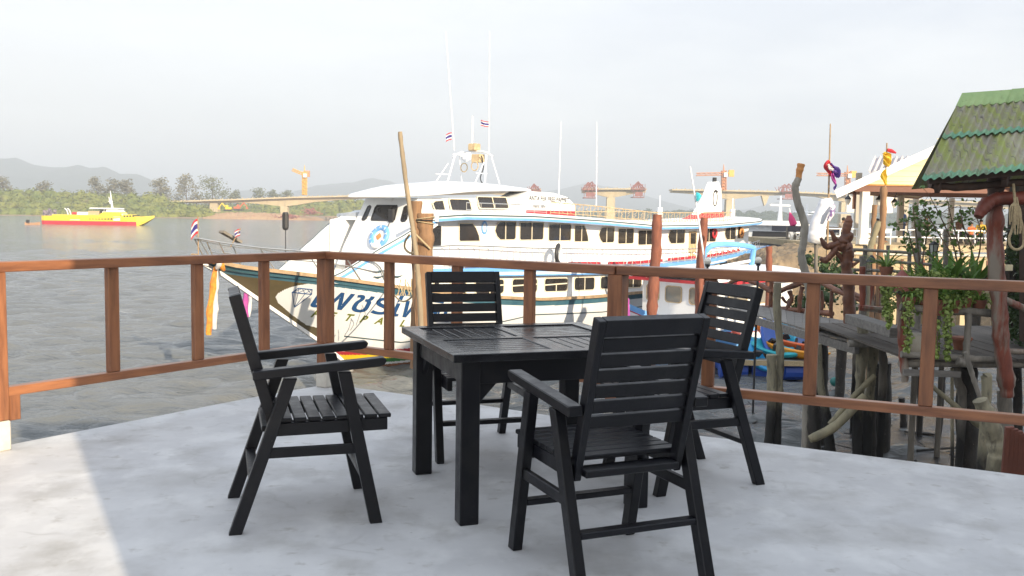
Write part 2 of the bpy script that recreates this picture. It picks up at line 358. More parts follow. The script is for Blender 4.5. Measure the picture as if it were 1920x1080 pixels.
m_bank = mat('tan_mud_bank', (.33, .24, .17), .9, (.25, .19, .13), .05, (1, 1, 1))
def bank(name, x0, x1, yf, depth, mt, rise=2.2):
    """a low strip of land whose near rim is at depth yf(x)"""
    mb = MB()
    def fn(u, v):
        x = x0 + (x1 - x0) * u; f = yf(x) + 4 * noise.noise(Vector((x * .02, 1, 0))); dd = [0, 4, 14, 40, 120, depth][int(round(v * 5))]
        return Vector((x, f + dd, WZ + [-.6, .5, 1.0, 1.6, rise, rise + 1][int(round(v * 5))]))
    mb.grid(fn, 60, 5); return setting(name, mb, mt)
bank('far_river_bank', -900, 120, lambda x: 545 + max(0, x + 60) * .5, 700, m_bank)
bank('distant_shore', -50, 3200, lambda x: 1150.0, 2000, mat('distant_shore_soil', (.10, .10, .07), .9))
m_hill = mat('forested_hill', (.030, .045, .022), .95, (.05, .065, .03), .01, detail=6)
def hill(name, pts, Y, dep=700, seed=0):
    ps = [P(x, y, Y) for x, y in pts]; X0, X1 = ps[0].x, ps[-1].x; prof = [(p.x, p.z) for p in ps]
    def fn(u, v):
        x = X0 + (X1 - X0) * u; t = v * 2 - 1
        h = ip(x, prof) - WZ; s = (1 - abs(t) ** 1.15)
        n = noise.fractal(Vector((x * .004, t * 3, seed)), .8, 2, 5) * 22 * (1 - s) * s * 2 + noise.noise(Vector((x * .02, t * 5, seed))) * 4
        return Vector((x, Y + t * dep, WZ - 2 + max(0, h * s + n * min(1, h / 60))))
    mb = MB(); mb.grid(fn, 130, 20); return setting(name, mb, m_hill, smooth=True)
hill('hill_ridge', [(-420, 388), (-300, 350), (-120, 310), (-40, 300), (0, 296), (30, 294), (60, 307), (100, 313), (125, 312), (145, 307), (165, 315), (195, 311), (225, 324), (262, 326), (285, 346), (330, 372), (420, 394)], 3000, 700, 1)
hill('hill_ridge_low', [(400, 396), (440, 358), (480, 354), (530, 363), (590, 348), (620, 344), (665, 340), (700, 332), (740, 342), (800, 362), (900, 380), (960, 402)], 3900, 700, 5)
hill('hill_ridge_east', [(900, 402), (1000, 362), (1060, 352), (1100, 342), (1160, 352), (1230, 372), (1300, 392), (1400, 392), (1480, 372), (1560, 368), (1640, 372), (1720, 380), (1900, 372), (2100, 380), (2400, 425)], 4400, 800, 9)

# ------------------------------------------------------------------ foliage made of many leaf-sized faces
def leaf_cloud(mb, cen, rad, n, size, rng, core=.72, up=0, flat=1.0, shell=.55):
    cen = np.array(cen, float); rad = np.array(rad, float)
    dv = rng.normal(size=(n, 3)); dv /= np.linalg.norm(dv, axis=1)[:, None]
    rr = shell + (1.08 - shell) * rng.random(n) ** .6
    pos = cen + dv * rad * rr[:, None]
    nr = dv + rng.normal(size=(n, 3)) * .55; nr[:, 2] += .25; nr /= np.linalg.norm(nr, axis=1)[:, None]
    a = np.cross(nr, rng.normal(size=(n, 3)) + np.array([0, 0, up])); a /= np.linalg.norm(a, axis=1)[:, None]
    b = np.cross(nr, a); sz = size * (.6 + .8 * rng.random(n))[:, None]
    q = np.stack([pos - a * sz * .5, pos + b * sz * .32 * flat, pos + a * sz * .5, pos - b * sz * .32 * flat], 1)
    k = len(mb.v); mb.v += [Vector(v) for v in q.reshape(-1, 3).tolist()]
    mb.f += [(k + 4 * i, k + 4 * i + 1, k + 4 * i + 2, k + 4 * i + 3) for i in range(n)]; mb.mi += [mb.cm] * n
    if core: mb.ball(tuple(cen), 1, 8, 5, tuple(rad * core))
m_mangrove = mat('mangrove_leaves', (.125, .160, .025), .8, (.205, .215, .042), .09, (1, 1, 1), .38, .62, spots=[((.09, .10, .04), .16, .56, .66, (1, 1, 1)), ((.15, .11, .06), .05, .62, .72, (1, 1, 1))])
def top_y(px): return ip(px, [(-200, 352), (60, 354), (130, 358), (200, 360), (300, 362), (322, 376), (400, 380), (450, 379), (560, 376), (620, 372), (700, 372)])
mb = MB(); rng = np.random.default_rng(3)
for px in np.arange(-260, 330, 8):
    for row, (Y, k) in enumerate(((556, .36), (566, .62), (580, .84), (596, 1.0))):
        x = px + rng.uniform(-6, 6); tp = P(x, top_y(x) + rng.uniform(-3, 5), Y).z - WZ; h = tp * k
        r = rng.uniform(4.2, 7.0); c = P(x, 390, Y + rng.uniform(-4, 4))
        leaf_cloud(mb, (c.x, c.y, WZ + h - r * .8), (r, r * .9, r * .85), 60, 1.7, rng)
for px in np.arange(330, 400, 9):
    for Y, k in ((556, .42), (570, .7)):
        x = px + rng.uniform(-5, 5); r = rng.uniform(3.5, 5); c = P(x, 390, Y)
        leaf_cloud(mb, (c.x, c.y, WZ + (13 - (px - 330) * .08) * k - r * .5), (r, r, r * .9), 60, 1.6, rng)
for px in np.arange(390, 720, 9):
    for Y, k in ((690, .6), (715, .85), (735, 1.0)):
        x = px + rng.uniform(-6, 6); tp = P(x, top_y(x) + rng.uniform(-3, 4), Y).z - WZ; r = rng.uniform(5, 8); c = P(x, 390, Y)
        leaf_cloud(mb, (c.x, c.y, WZ + tp * k - r * .8), (r, r, r * .85), 50, 2.0, rng)
setting('mangrove_forest', mb, m_mangrove, 'stuff', 'dense olive green mangrove thicket along the far river bank')
mb = MB()
for px in np.arange(1030, 2100, 7):
    for Y, k in ((1175, .55), (1200, .85), (1225, 1.0)):
        x = px + rng.uniform(-6, 6); ty = ip(x, [(1030, 392), (1250, 394), (1450, 396), (1600, 396), (1700, 398), (2100, 404)]) + rng.uniform(-2, 3)
        tp = P(x, ty, Y).z - WZ; r = rng.uniform(6, 9); c = P(x, 400, Y)
        leaf_cloud(mb, (c.x, c.y, WZ + tp * k - r * .8), (r, r, r * .85), 22, 3.4, rng, core=.9)
setting('distant_treeline', mb, mat('distant_tree_leaves', (.035, .055, .030), .85, (.05, .075, .035), .05), 'stuff', 'dark blue green line of woods on the distant shore')

m_casu = mat('feathery_tree_leaves', (.155, .150, .098), .85, (.20, .185, .13), .2)
m_casu2 = mat('green_feathery_tree_leaves', (.125, .145, .085), .85, (.17, .18, .10), .2)
m_trunk = mat('grey_brown_bark', (.12, .09, .07), .9)
def far_tree(px, ytop, Y, wpx, label, mt=m_casu, seed=0, n=420):
    base = P(px, 400, Y); base.z = WZ + 1.2; H = P(px, ytop, Y).z - base.z; w = wpx / FOC * Y / 2
    t = thing('pine_tree', label, 'tree', base, 0, 'feathery trees rising above the far mangroves')
    rg = np.random.default_rng(seed); tr = MB(); tr.tube(spline([base, base + Vector((.3, 0, H * .5)), base + Vector((.1, 0, H * .96))], 4), [.45, .1], 6)
    cr = MB()
    for i in range(20):
        f = .22 + .74 * (i + rg.random()) / 20; rr = w * (1.05 - .75 * f ** 2.2) * rg.uniform(.55, 1); a = rg.random() * 6.28
        e = base + Vector((math.cos(a) * rr, math.sin(a) * rr, H * f)); tr.tube([base + Vector((.1, 0, H * (f - .12))), e], [.16, .05], 4)
        leaf_cloud(cr, e, (w * .52, w * .52, H * .13), n // 7, 1.6, rg, core=0, up=2.5, flat=.6, shell=.1)
    leaf_cloud(cr, base + Vector((.1, 0, H * .95)), (w * .28, w * .28, H * .09), n // 10, 1.2, rg, core=0, up=2.5, flat=.5, shell=.05)
    part('trunk', tr, m_trunk, t); part('crown', cr, mt, t)
for i, a in enumerate([
    (6, 333, 600, 44, 'feathery tree cut by the left edge of the picture'),
    (84, 341, 600, 34, 'small pointed tree poking out of the mangroves under the big hill'),
    (181, 332, 610, 34, 'slim feathery tree, first of the clump behind the yellow ferry'),
    (214, 337, 612, 40, 'grey feathery tree in the middle of the clump behind the yellow ferry'),
    (238, 337, 616, 34, 'last tree of the clump behind the yellow ferry, at the hill foot'),
    (300, 334, 606, 42, 'feathery tree standing alone between the ferry clump and the bridge end', m_casu),
    (349, 328, 616, 48, 'tallest round feathery tree above the start of the bridge', m_casu),
    (398, 331, 640, 62, 'wide dark green feathery tree above the bridge deck', m_casu2),
    (440, 358, 760, 26, 'low distant tree just right of the wide feathery tree', m_casu2),
    (487, 353, 760, 40, 'low distant tree behind the middle of the bridge', m_casu2),
    (512, 358, 760, 24, 'small distant tree between two low trees behind the bridge', m_casu2),
    (537, 357, 760, 32, 'low distant tree left of the yellow crane', m_casu2)]): far_tree(*a, seed=i + 1)

# ------------------------------------------------------------------ unfinished bridge
m_bridge = mat('cream_bridge_concrete', (.56, .47, .30), .85, (.47, .40, .27), .12, spots=[((.33, .28, .20), .3, .60, .75, (1, 1, .3))])
m_redsteel = mat('red_formwork_steel', (.33, .125, .11), .7, (.23, .09, .08), .4)
m_orange = mat('orange_crane_paint', (.60, .26, .10), .6)
m_ycrane = mat('yellow_crane_paint', (.72, .42, .06), .6)
def girder(pts, Y, label, name='bridge_section'):
    """pts: (px, y of the deck top, y of the girder bottom)"""
    c = P(pts[0][0], pts[0][2], Y); t = thing(name, label, 'bridge', c)
    xs = [P(x, a, Y) for x, a, b in pts]; bs = [P(x, b, Y) for x, a, b in pts]
    g = MB(); n = len(pts)
    vs, fs = [], []
    for i in range(n):
        for sy, z in ((-3, xs[i].z - .9), (3, xs[i].z - .9), (2.4, bs[i].z), (-2.4, bs[i].z)): vs.append((xs[i].x, Y + sy, z))
    for i in range(n - 1): fs += [(i * 4 + j, (i + 1) * 4 + j, (i + 1) * 4 + (j + 1) % 4, i * 4 + (j + 1) % 4) for j in range(4)]
    fs += [(0, 1, 2, 3), ((n - 1) * 4 + 3, (n - 1) * 4 + 2, (n - 1) * 4 + 1, (n - 1) * 4)]
    g.add(vs, fs); part('girder', g, m_bridge, t)
    s = MB(); pp = MB()
    for i in range(n - 1):
        a, b = xs[i].copy(), xs[i + 1].copy(); a.z -= .42; b.z -= .42; s.bar(a, b, 12.5, .85)
        k = max(1, int((b - a).length / 5))
        for j in range(k):
            q = a.lerp(b, (j + .5) / k)
            for sy in (-6, 6): pp.box(q + Vector((0, sy, .8)), (.5, .3, .75))
    part('deck_slab', s, m_bridge, t); q = part('parapet_posts', pp, m_bridge, t); q['kind'] = 'stuff'; return t
def pier(t, px, ytop, Y, wpx, ybot=None, tap=1.12):
    a = P(px, ytop, Y); w = wpx / FOC * Y / 2; b = P(px, ybot, Y).z if ybot else WZ - 1
    mb = MB(); mb.prism([(-w, -2.6), (w, -2.6), (w, 2.6), (-w, 2.6)], a.z, b, lambda u, v, z: Vector((a.x + u * (1 if z == a.z else tap), Y + v * (1 if z == a.z else tap), z)))
    part('pier', mb, m_bridge, t)
t = girder([(325, 377, 380), (380, 375.5, 381), (400, 374.5, 382), (430, 374, 380), (470, 372.5, 381), (505, 371, 384), (533, 370, 387.5), (560, 369, 384), (590, 368.5, 379), (630, 367.5, 375.5), (665, 366.5, 373), (720, 365, 370.5), (830, 360, 366), (920, 357, 364), (960, 356, 367), (985, 355, 366), (1014, 354.5, 362)], 600,
           'cream concrete bridge arm reaching from the far bank behind the white wheelhouse')
pier(t, 403, 381, 600, 14, 398); pier(t, 534, 387, 600, 13, 403, 1.0)
t = girder([(1091, 354, 362), (1110, 353.8, 363), (1130, 353.6, 368), (1145, 353.5, 371), (1165, 353.5, 368), (1190, 353.8, 363), (1210, 354, 361)], 600,
           'short cream bridge span balanced on one pier with red scaffolds at both ends')
pier(t, 1145, 370.5, 600, 15)
t = girder([(1257, 355, 361), (1290, 355.5, 363), (1320, 356, 366), (1345, 356.5, 371), (1368, 357, 374), (1395, 357.5, 371), (1425, 358, 367), (1480, 359.5, 366), (1530, 361.5, 369), (1560, 363.5, 375), (1585, 365.5, 379), (1612, 368, 376), (1680, 372, 380), (1760, 376, 385), (1850, 380, 390), (1960, 385, 395)], 600,
           'long cream bridge span arching from the funnel fin to the pavilion roof')
pier(t, 1368, 374, 600, 15); pier(t, 1584, 379, 600, 17)
mb = MB(); a = P(1434, 367, 597); mb.prism([(-2.4, 0), (2.4, 0), (1.0, -4.5), (-.3, -6.5), (-1, -4.5)], -1.5, 1.5, lambda u, v, w: a + Vector((u, w, v)))
part('hanging_form', mb, m_bridge, t)
def lattice(mb, A, B, w, n, r):
    """a square lattice boom from A to B"""
    A, B = Vector(A), Vector(B); dd = (B - A).normalized(); sx = dd.cross(Vector((0, 1, 0)));
    if sx.length < .1: sx = Vector((1, 0, 0))
    sx.normalize(); sy = dd.cross(sx); cs = [sx * w / 2 + sy * w / 2, -sx * w / 2 + sy * w / 2, -sx * w / 2 - sy * w / 2, sx * w / 2 - sy * w / 2]
    for c in cs: mb.tube([A + c, B + c], r, 4)
    for i in range(n):
        p, q = A.lerp(B, i / n), A.lerp(B, (i + 1) / n)
        for j in range(4): mb.tube([p + cs[j], q + cs[(j + 1) % 4]] if (i + j) % 2 else [p + cs[(j + 1) % 4], q + cs[j]], r * .75, 4, cap=False)
def traveller(px, y0, y1, wpx, label, seed):
    Y = 598; a, b = P(px, y0, Y), P(px, y1, Y); w = wpx / FOC * Y; rg = random.Random(seed); H = a.z - b.z; mid = b.z + H * .5
    t = thing('form_traveller', label, 'scaffold', (a.x, Y, b.z), 0, 'red steel scaffolds on the unfinished bridge')
    m1 = MB()
    for sy in (-5.5, 5.5):
        top = Vector((a.x + rg.uniform(-1, 1), Y + sy, a.z))
        for dx in (-.5, -.2, .2, .5): m1.tube([top, Vector((a.x + dx * w, Y + sy, mid))], .28, 4)
        m1.tube([Vector((a.x - .5 * w, Y + sy, mid)), Vector((a.x + .5 * w, Y + sy, mid))], .3, 4)
        m1.tube([Vector((a.x - .32 * w, Y + sy, mid + H * .3)), Vector((a.x + .32 * w, Y + sy, mid + H * .3))], .2, 4)
        for i in range(9): x = a.x + rg.uniform(-.45, .45) * w; m1.tube([Vector((x, Y + sy, mid)), Vector((x + rg.uniform(-2, 2), Y + sy, mid + H * rg.uniform(.15, .4)))], .16, 4)
    part('truss', m1, m_redsteel, t)['kind'] = 'stuff'
    m2 = MB()
    for i in range(4): m2.tube([Vector((a.x + (-.42 + .28 * i) * w, Y - 6.3, mid)), Vector((a.x + (-.36 + .24 * i) * w, Y - 6.3, b.z))], .16, 4)
    m2.box((a.x, Y, b.z + .3), (w * .8, 12.8, .5)); m2.box((a.x, Y - 6.3, b.z + H * .22), (w * .55, .3, H * .26))
    part('hanging_platform', m2, m_redsteel, t)
traveller(1003, 345, 372, 22, 'red lattice scaffold on the bridge end behind the white wheelhouse roof', 1)
traveller(1106, 341, 372, 30, 'red lattice scaffold on the left end of the short bridge span', 2)
traveller(1196, 341, 371, 26, 'red lattice scaffold on the right end of the short bridge span', 3)
traveller(1476, 345, 374, 32, 'orange red netted scaffold hanging on the bridge beside the grey trunk', 4)
def crane(px, ybase, ytop, Y, jib, cj, mt, mt2, label, jx=0):
    a, b = P(px, ybase, Y), P(px, ytop, Y); t = thing('tower_crane', label, 'crane', a)
    m1 = MB(); lattice(m1, a, b, 2.6, 12, .26); m1.box((a.x, a.y, (a.z + b.z) / 2), (1.5, 1.5, b.z - a.z)); part('mast', m1, mt, t)['kind'] = 'stuff'
    m1 = MB(); q = P(jib[0], jib[1], Y - 4); lattice(m1, b + Vector((0, 0, -2)), q, 1.6, 10, .24); part('jib', m1, mt, t)['kind'] = 'stuff'
    m1 = MB(); c = P(cj[0], cj[1], Y); m1.bar(Vector((b.x, b.y, c.z)), c, 1.4, .9); m1.box(c, (3.2, 2.4, 4.2)); part('counterweight', m1, mt2, t)
    m1 = MB(); m1.box(b + Vector((.8, -1.6, -2.6)), (2.2, 2.2, 2.6)); part('cab', m1, m_white, t)
    m1 = MB(); m1.tube([b, P(px + jx, ytop - 12, Y)], [.55, .2], 5); part('peak', m1, mt, t)
crane(571, 366, 322, 640, (548, 318), (576, 326), m_ycrane, m_orange, 'yellow tower crane with a raised jib behind the bridge', 0)
crane(1357, 357, 320, 590, (1306, 327), (1371, 325), m_orange, m_ycrane, 'orange tower crane standing above the white funnel fin', 0)
crane(1589, 366, 322, 590, (1532, 327), (1600, 327), m_orange, m_ycrane, 'orange tower crane half behind the pavilion roof and purple flag', 0)

# building site under the bridge
m_earth = mat('orange_earth', (.50, .33, .18), .95, (.42, .25, .13), .12, spots=[((.40, .17, .11), .3, .56, .66, (1, 1, 1))])
mb = MB()
def fn(u, v):
    x = 380 + 235 * u; q = P(x, 405, 540 + 50 * v); f = math.sin(math.pi * min(1, v * 2.2) / 2) * math.sin(math.pi * min(max(u, .02), .98)) ** .35
    return Vector((q.x, q.y, WZ - .5 + f * (5.2 - 2.2 * u) * (1 + .25 * noise.noise(Vector((x * .1, v * 4, 0)))) + .35 * noise.noise(Vector((x * .5, v * 9, 2)))))
mb.grid(fn, 90, 14); setting('earth_mound', mb, m_earth)
def excavator(px, py, Y, mt, label, fl=1):
    a = P(px, py, Y); t = thing('excavator', label, 'excavator', a)
    q = MB(); q.box(a + Vector((0, -1, .5)), (4.2, .8, 1)); q.box(a + Vector((0, 1, .5)), (4.2, .8, 1)); part('track', q, m_dark, t)
    q = MB(); q.box(a + Vector((-.6 * fl, 0, 1.8)), (3.6, 2.6, 1.4)); q.box(a + Vector((.3 * fl, -.6, 3.1)), (1.5, 1.2, 1.4)); part('body', q, mt, t, bevel=.15)
    q = MB(); q.bar(a + Vector((1.0 * fl, .4, 2)), a + Vector((3.6 * fl, .4, 5)), .5, .7); q.bar(a + Vector((3.6 * fl, .4, 5)), a + Vector((5.6 * fl, .4, 2.2)), .4, .5); q.box(a + Vector((5.6 * fl, .4, 1.6)), (1.1, 1.1, 1)); part('arm', q, mt, t)
excavator(427, 396, 575, m_yel, 'yellow excavator on the orange earth under the bridge', -1)
excavator(446, 395, 575, mat('orange_red_machine', (.50, .12, .05), .6), 'orange red excavator on the earth right of the yellow one', 1)
for k, (px, py, wd, lab) in enumerate([(583, 402, 34, 'heap of rusty red steel frames at the water edge under the bridge'), (540, 408, 40, 'low heap of red scrap steel left of the big frame heap')]):
    a = P(px, py, 548); q = MB(); rg = random.Random(k); w = wd / FOC * 548 / 2
    for i in range(60):
        c = a + Vector((rg.gauss(0, w * .45), rg.uniform(-3, 3), rg.uniform(0, 3.2 if k == 0 else 1.2))); dv = Vector((rg.uniform(-2, 2), rg.uniform(-1, 1), rg.uniform(-1, 1.4))); q.bar(c - dv, c + dv, .22, .35)
    solo('scrap_heap', q, m_redsteel, lab, 'scrap heap', kind='stuff')
a = P(612, 405, 545); b = P(700, 402.5, 600); t = thing('timber_jetty', 'low dark jetty on posts right of the earth bank', 'jetty', (a.x, a.y, WZ))
q = MB(); q.bar((a.x, a.y, WZ + 2.2), (b.x, b.y, WZ + 2.2), 2.4, .5); part('jetty_deck', q, m_tan, t)
q = MB()
for i in range(14): c = a.lerp(b, i / 13); q.tube([(c.x, c.y - .9, WZ - 1), (c.x, c.y - .9, WZ + 2)], .25, 5)
part('jetty_posts', q, m_dark, t)['kind'] = 'stuff'

# ------------------------------------------------------------------ haze over river and hills
hz = bpy.data.materials.new('river_haze'); hz.use_nodes = True; n_ = hz.node_tree.nodes; n_.clear()
ho = n_.new('ShaderNodeOutputMaterial'); hv = n_.new('ShaderNodeVolumePrincipled'); hv.inputs['Density'].default_value = .0005; hv.inputs['Color'].default_value = (.80, .89, 1, 1); hv.inputs['Anisotropy'].default_value = .0
hz.node_tree.links.new(hv.outputs[0], ho.inputs['Volume'])
mb = MB(); mb.box((0, 4400, 97.5), (14000, 9180, 205)); setting('haze', mb, hz, 'stuff')
# ================================================================== the terrace
rim = [(-9.5, -2.9), (-8.6, -1.0), (-5.4, 1.9), (-3.6, 4.12), (-2.855, 5.207), (-1.90, 6.625), (-1.52, 7.12), (-1.39, 7.16), (-1.20, 7.09), (-.876, 6.91), (-.499, 6.70), (.20, 6.25), (.72, 5.90), (.961, 5.779), (1.565, 5.515), (2.204, 5.184), (2.754, 4.90), (4.5, 4.08), (9.5, 1.9), (9.5, -2.9)]
mb = MB(); mb.prism(rim, -.26, 0, lambda u, v, z: Vector((u, v, z)))
setting('concrete_terrace', mb, m_conc, bevel=.018)
for i, (x, y) in enumerate([(-2.4, 5.0), (-1.3, 6.6), (.7, 5.3), (2.6, 4.4), (-5, 1), (5, 1.5)]):
    q = MB(); q.prism([(-.16, -.16), (.16, -.16), (.16, .16), (-.16, .16)], -4.2, -.255, lambda u, v, z: Vector((x + u, y + v, z)))
    o = setting('terrace_column', q, m_plinth)

# unseen buildings behind the camera: house read off its shadow, block added for shade
m_wall = mat('cream_house_wall', (.62, .60, .55), .85, (.55, .53, .48), .6)
m_roofred = mat('dull_red_roof', (.22, .08, .05), .8)
def house(x0, x1, y0, y1, z0, z1, label, wins, skew=0):
    t = thing('building', label, 'building', ((x0 + x1) / 2, (y0 + y1) / 2, z0))
    q = MB(); q.prism([(x0, y1), (x1, y1), (x1, y0), (x0 + skew, y0)], z0, z1, lambda u, v, z: Vector((u, v, z))); part('wall', q, m_wall, t)
    q = MB(); q.prism([(x0, y1), (x1, y1), (x1, y0), (x0 + skew, y0)], z1, z1 + .2, lambda u, v, z: Vector((u, v, z))); part('roof', q, m_roofred, t)
    for wx, wz in wins:
        q = MB(); q.box((wx, y1 + .02, wz), (1.3, .06, 1.3)); f = part('window', q, m_cream, t)
        q = MB(); q.box((wx, y1 + .055, wz), (1.14, .02, 1.14)); part('pane', q, m_glass, f)
house(1.30, 13.6, -7, -1.5, 0, 5.4, 'unseen cream two storey house shading the terrace from behind the camera', [(3.5, 1.6), (7.4, 1.6), (10, 1.6), (3.5, 4.2), (7.4, 4.2), (10, 4.2)], 4.2)
house(16.8, 42, -8, -4, -3.4, 11.6, 'unseen tall cream block added behind the camera to shade the stilt walk', [(19 + 3 * i, z) for i in range(6) for z in (1.4, 4.6, 7.4)])

# ------------------------------------------------------------------ railing
RL, RC, RJ, RE = Vector((-2.845, 5.06, 0)), Vector((-1.435, 7.10, 0)), Vector((.655, 5.70, 0)), Vector((3.75, 4.28, 0))
def at_px(px, A, B):
    """distance along A-B of the plumb line seen at picture column px"""
    q = ray(px, 560); k = Vector((q.x, q.y)); dv = (B - A).to_2d()
    mm = Matrix(((dv.x, -k.x), (dv.y, -k.y))); s = mm.inverted() @ (-A.to_2d()); return s[0] * dv.length
ZR = 1.05
def rail_run(A, B, pos, posts, label, cap0=0, cap1=0, lowz=.325, wmid=.072):
    dv = B - A; L = dv.length; a = math.atan2(dv.y, dv.x)
    t = thing('wooden_railing', label, 'railing', A, a, 'sections of the terrace railing')
    def bx(name, c, s, mt, bv=.004):
        q = MB(); q.box(c, s); return part(name, q, mt, t, world=False, bevel=bv)
    bx('top_rail', ((L + cap1 - cap0) / 2, 0, ZR - .028), (L + cap0 + cap1, .105, .056), m_rail)
    bx('lower_rail', (L / 2, 0, lowz), (L - .09, .062, .052), m_rail)
    for x in pos: bx('baluster', (x, 0, (ZR - .056 + lowz + .026) / 2), (wmid, .045, ZR - .056 - lowz - .026 - .002), m_post)
    for x in posts:
        bx('post', (x, 0, (ZR - .056 + .17) / 2), (.098, .098, ZR - .056 - .17 - .002), m_post)
        bx('plinth', (x, 0, .084), (.108, .108, .168), m_plinth, .008)
    return t
L1 = (RC - RL).length; L2 = (RJ - RC).length; L3 = (RE - RJ).length
t = rail_run(RL, RC, [at_px(x, RL, RC) for x in (210, 370, 495)], [-.005], 'left section of the railing, its near end and post lit by the sun', cap0=1.6, cap1=.03)
q = MB(); q.box((.085, .0, .245), (.062, .06, .17)); part('post_block', q, m_post, t, world=False, bevel=.004)
q = MB(); q.box((-.8, 0, .325), (1.5, .062, .052)); part('lower_rail', q, m_rail, t, world=False, bevel=.004)
rail_run(RC, RJ, [at_px(x, RC, RJ) for x in (730, 857, 993)], [0, L2], 'middle section of the railing between the two double posts, behind the table', cap0=.03, cap1=-.002)
rail_run(RJ, RE, [at_px(x, RJ, RE) for x in (1332, 1525, 1745)] + [L3 - .5], [L3], 'right section of the railing in front of the stilt walk and orchids', cap0=-.002, cap1=.6)

# ------------------------------------------------------------------ table and chairs
t = thing('table', 'square black slatted wooden table between the four chairs', 'table', (.069, 4.497, 0), R(19.3))
H = .76
def tb(name, c, s, bv=.003):
    q = MB(); q.box(c, s); return part(name, q, m_blacktop if name in ('top_slat', 'top_frame', 'cross_board') else m_black, t, world=False, bevel=bv)
for sgn in (-1, 1):
    tb('top_frame', (0, sgn * .467, H - .0175), (1.01, .076, .035)); tb('top_frame', (sgn * .467, 0, H - .0175), (.076, .856, .035))
    tb('apron', (0, sgn * .425, H - .09), (.74, .026, .105)); tb('apron', (sgn * .425, 0, H - .09), (.026, .74, .105))
    for s2 in (-1, 1):
        tb('leg', (sgn * .412, s2 * .412, (H - .037) / 2), (.086, .086, H - .037), .004)
        for dx, dy in ((1, 0), (0, 1)):
            c = Vector((sgn * .412, s2 * .412, 0)); e = Vector((-sgn * dx, -s2 * dy, 0)); q = MB()
            s_ = c + e * .043; nn = Vector((dy, dx, 0)) * .012
            q.prism([(.0, H - .142), (.085, H - .142), (.0, H - .235)], -1, 1, lambda u, v, w: s_ + e * u + nn * w + Vector((0, 0, v)))
            part('corner_bracket', q, m_black, t, world=False, bevel=.002)
tb('cross_board', (0, 0, H - .018), (.856, .052, .031))
for sgn in (-1, 1): tb('cross_board', (0, sgn * .2275, H - .018), (.052, .401, .031))
slx = None
for qx in (-1, 1):
    for qy in (-1, 1):
        n = 7; span = .396; w = span / n
        for i in range(n):
            off = -span / 2 + (i + .5) * w
            if (qx * qy) > 0: tb('top_slat', (qx * .2275, qy * .2275 + off, H - .0205), (.398, w - .008, .028), .002)
            else: tb('top_slat', (qx * .2275 + off, qy * .2275, H - .0205), (w - .008, .398, .028), .002)

def chair():
    t = thing('chair', 'black wooden armchair left of the table, seen from its side', 'chair', (0, 0, 0), 0, 'black slatted armchairs around the table')
    def br(name, p, q_, w, h, up=(0, 1, 0), bv=.003):
        q = MB(); q.bar(p, q_, w, h, up); return part(name, q, m_black, t, world=False, bevel=bv)
    def leg(p, q_, y):
        q = MB(); p, q_ = Vector(p), Vector(q_); d = (q_ - p); wd = .027
        # ends cut level so that the leg stands flat and meets the arm flat
        vs = []
        for c in (p, q_):
            for dx, dy in ((-wd, -.021), (wd, -.021), (wd, .021), (-wd, .021)): vs.append((c.x + dx, c.y + dy, c.z))
        q.add(vs, [(3, 2, 1, 0), (4, 5, 6, 7)] + [(i, (i + 1) % 4, 4 + (i + 1) % 4, 4 + i) for i in range(4)])
        return part('leg', q, m_black, t, world=False, bevel=.003)
    for s in (-1, 1):
        y = s * .262
        leg((-.29, y, 0), (-.062, y, .652), y); leg((.30, y, 0), (.162, y, .672), y)
        q = MB(); A, B = Vector((-.215, y, .668)), Vector((.345, y, .713)); dv = (B - A)
        poly = [(0, -.019), (.94, -.019), (.975, -.013), (.992, 0), (.99, .012), (.965, .019), (0, .019)]
        q.prism(poly, -.029, .029, lambda u, v, w: A + dv * u + Vector((0, w, v))); part('armrest', q, m_black, t, world=False, bevel=.004)
        br('seat_rail', (-.13, s * .222, .425), (.355, s * .222, .430), .055, .028)
        br('stile', (-.118, s * .212, .40), (-.285, s * .212, 1.0), .048, .030)
        br('side_stretcher', (-.168, y, .335), (.222, y, .335), .042, .024)
    br('rear_stretcher', (-.212, -.24, .222), (-.212, .24, .222), .024, .045); br('front_stretcher', (.258, -.24, .205), (.258, .24, .205), .024, .045)
    br('rear_seat_rail', (-.135, -.196, .425), (-.135, .196, .425), .026, .085)
    A, B = Vector((-.118, 0, .40)), Vector((-.285, 0, 1.0)); u = (B - A).normalized(); n = 7; z0, pitch = .205, .0600
    L = (B - A).length
    for i in range(n):
        c = A + u * (z0 + pitch * i + .022); w = .0485
        if i == n - 1: w = .062; c += u * .006
        q = MB(); M = Matrix((Vector((0, 1, 0)), u, Vector((0, 1, 0)).cross(u))).transposed().to_4x4(); q.box(c, (.394, w, .042 if i == n - 1 else .019), M=M)
        part('back_slat', q, m_black, t, world=False, bevel=.002)
    for i in range(8):
        q = MB(); q.box((-.092 + i * .0605 + .012, 0, .4665), (.0525, .50 if i in (99,) else .478, .018)); part('seat_slat', q, m_black, t, world=False, bevel=.003)
    return t
c0 = chair()
for i, (x, y, a, lab) in enumerate([(-.946, 4.12, 17.5, None), (.387, 3.49, 113, 'nearest black armchair with its slatted back to the camera'), (.907, 4.766, 202.7, 'black armchair on the far right of the table, its greyish slatted back turned sideways'), (-.217, 5.31, -72.8, 'black armchair behind the table facing the camera')]):
    o = c0 if i == 0 else copy_tree(c0); o.location = (x, y, 0); o.rotation_euler = (0, 0, R(a))
    if lab: o['label'] = lab
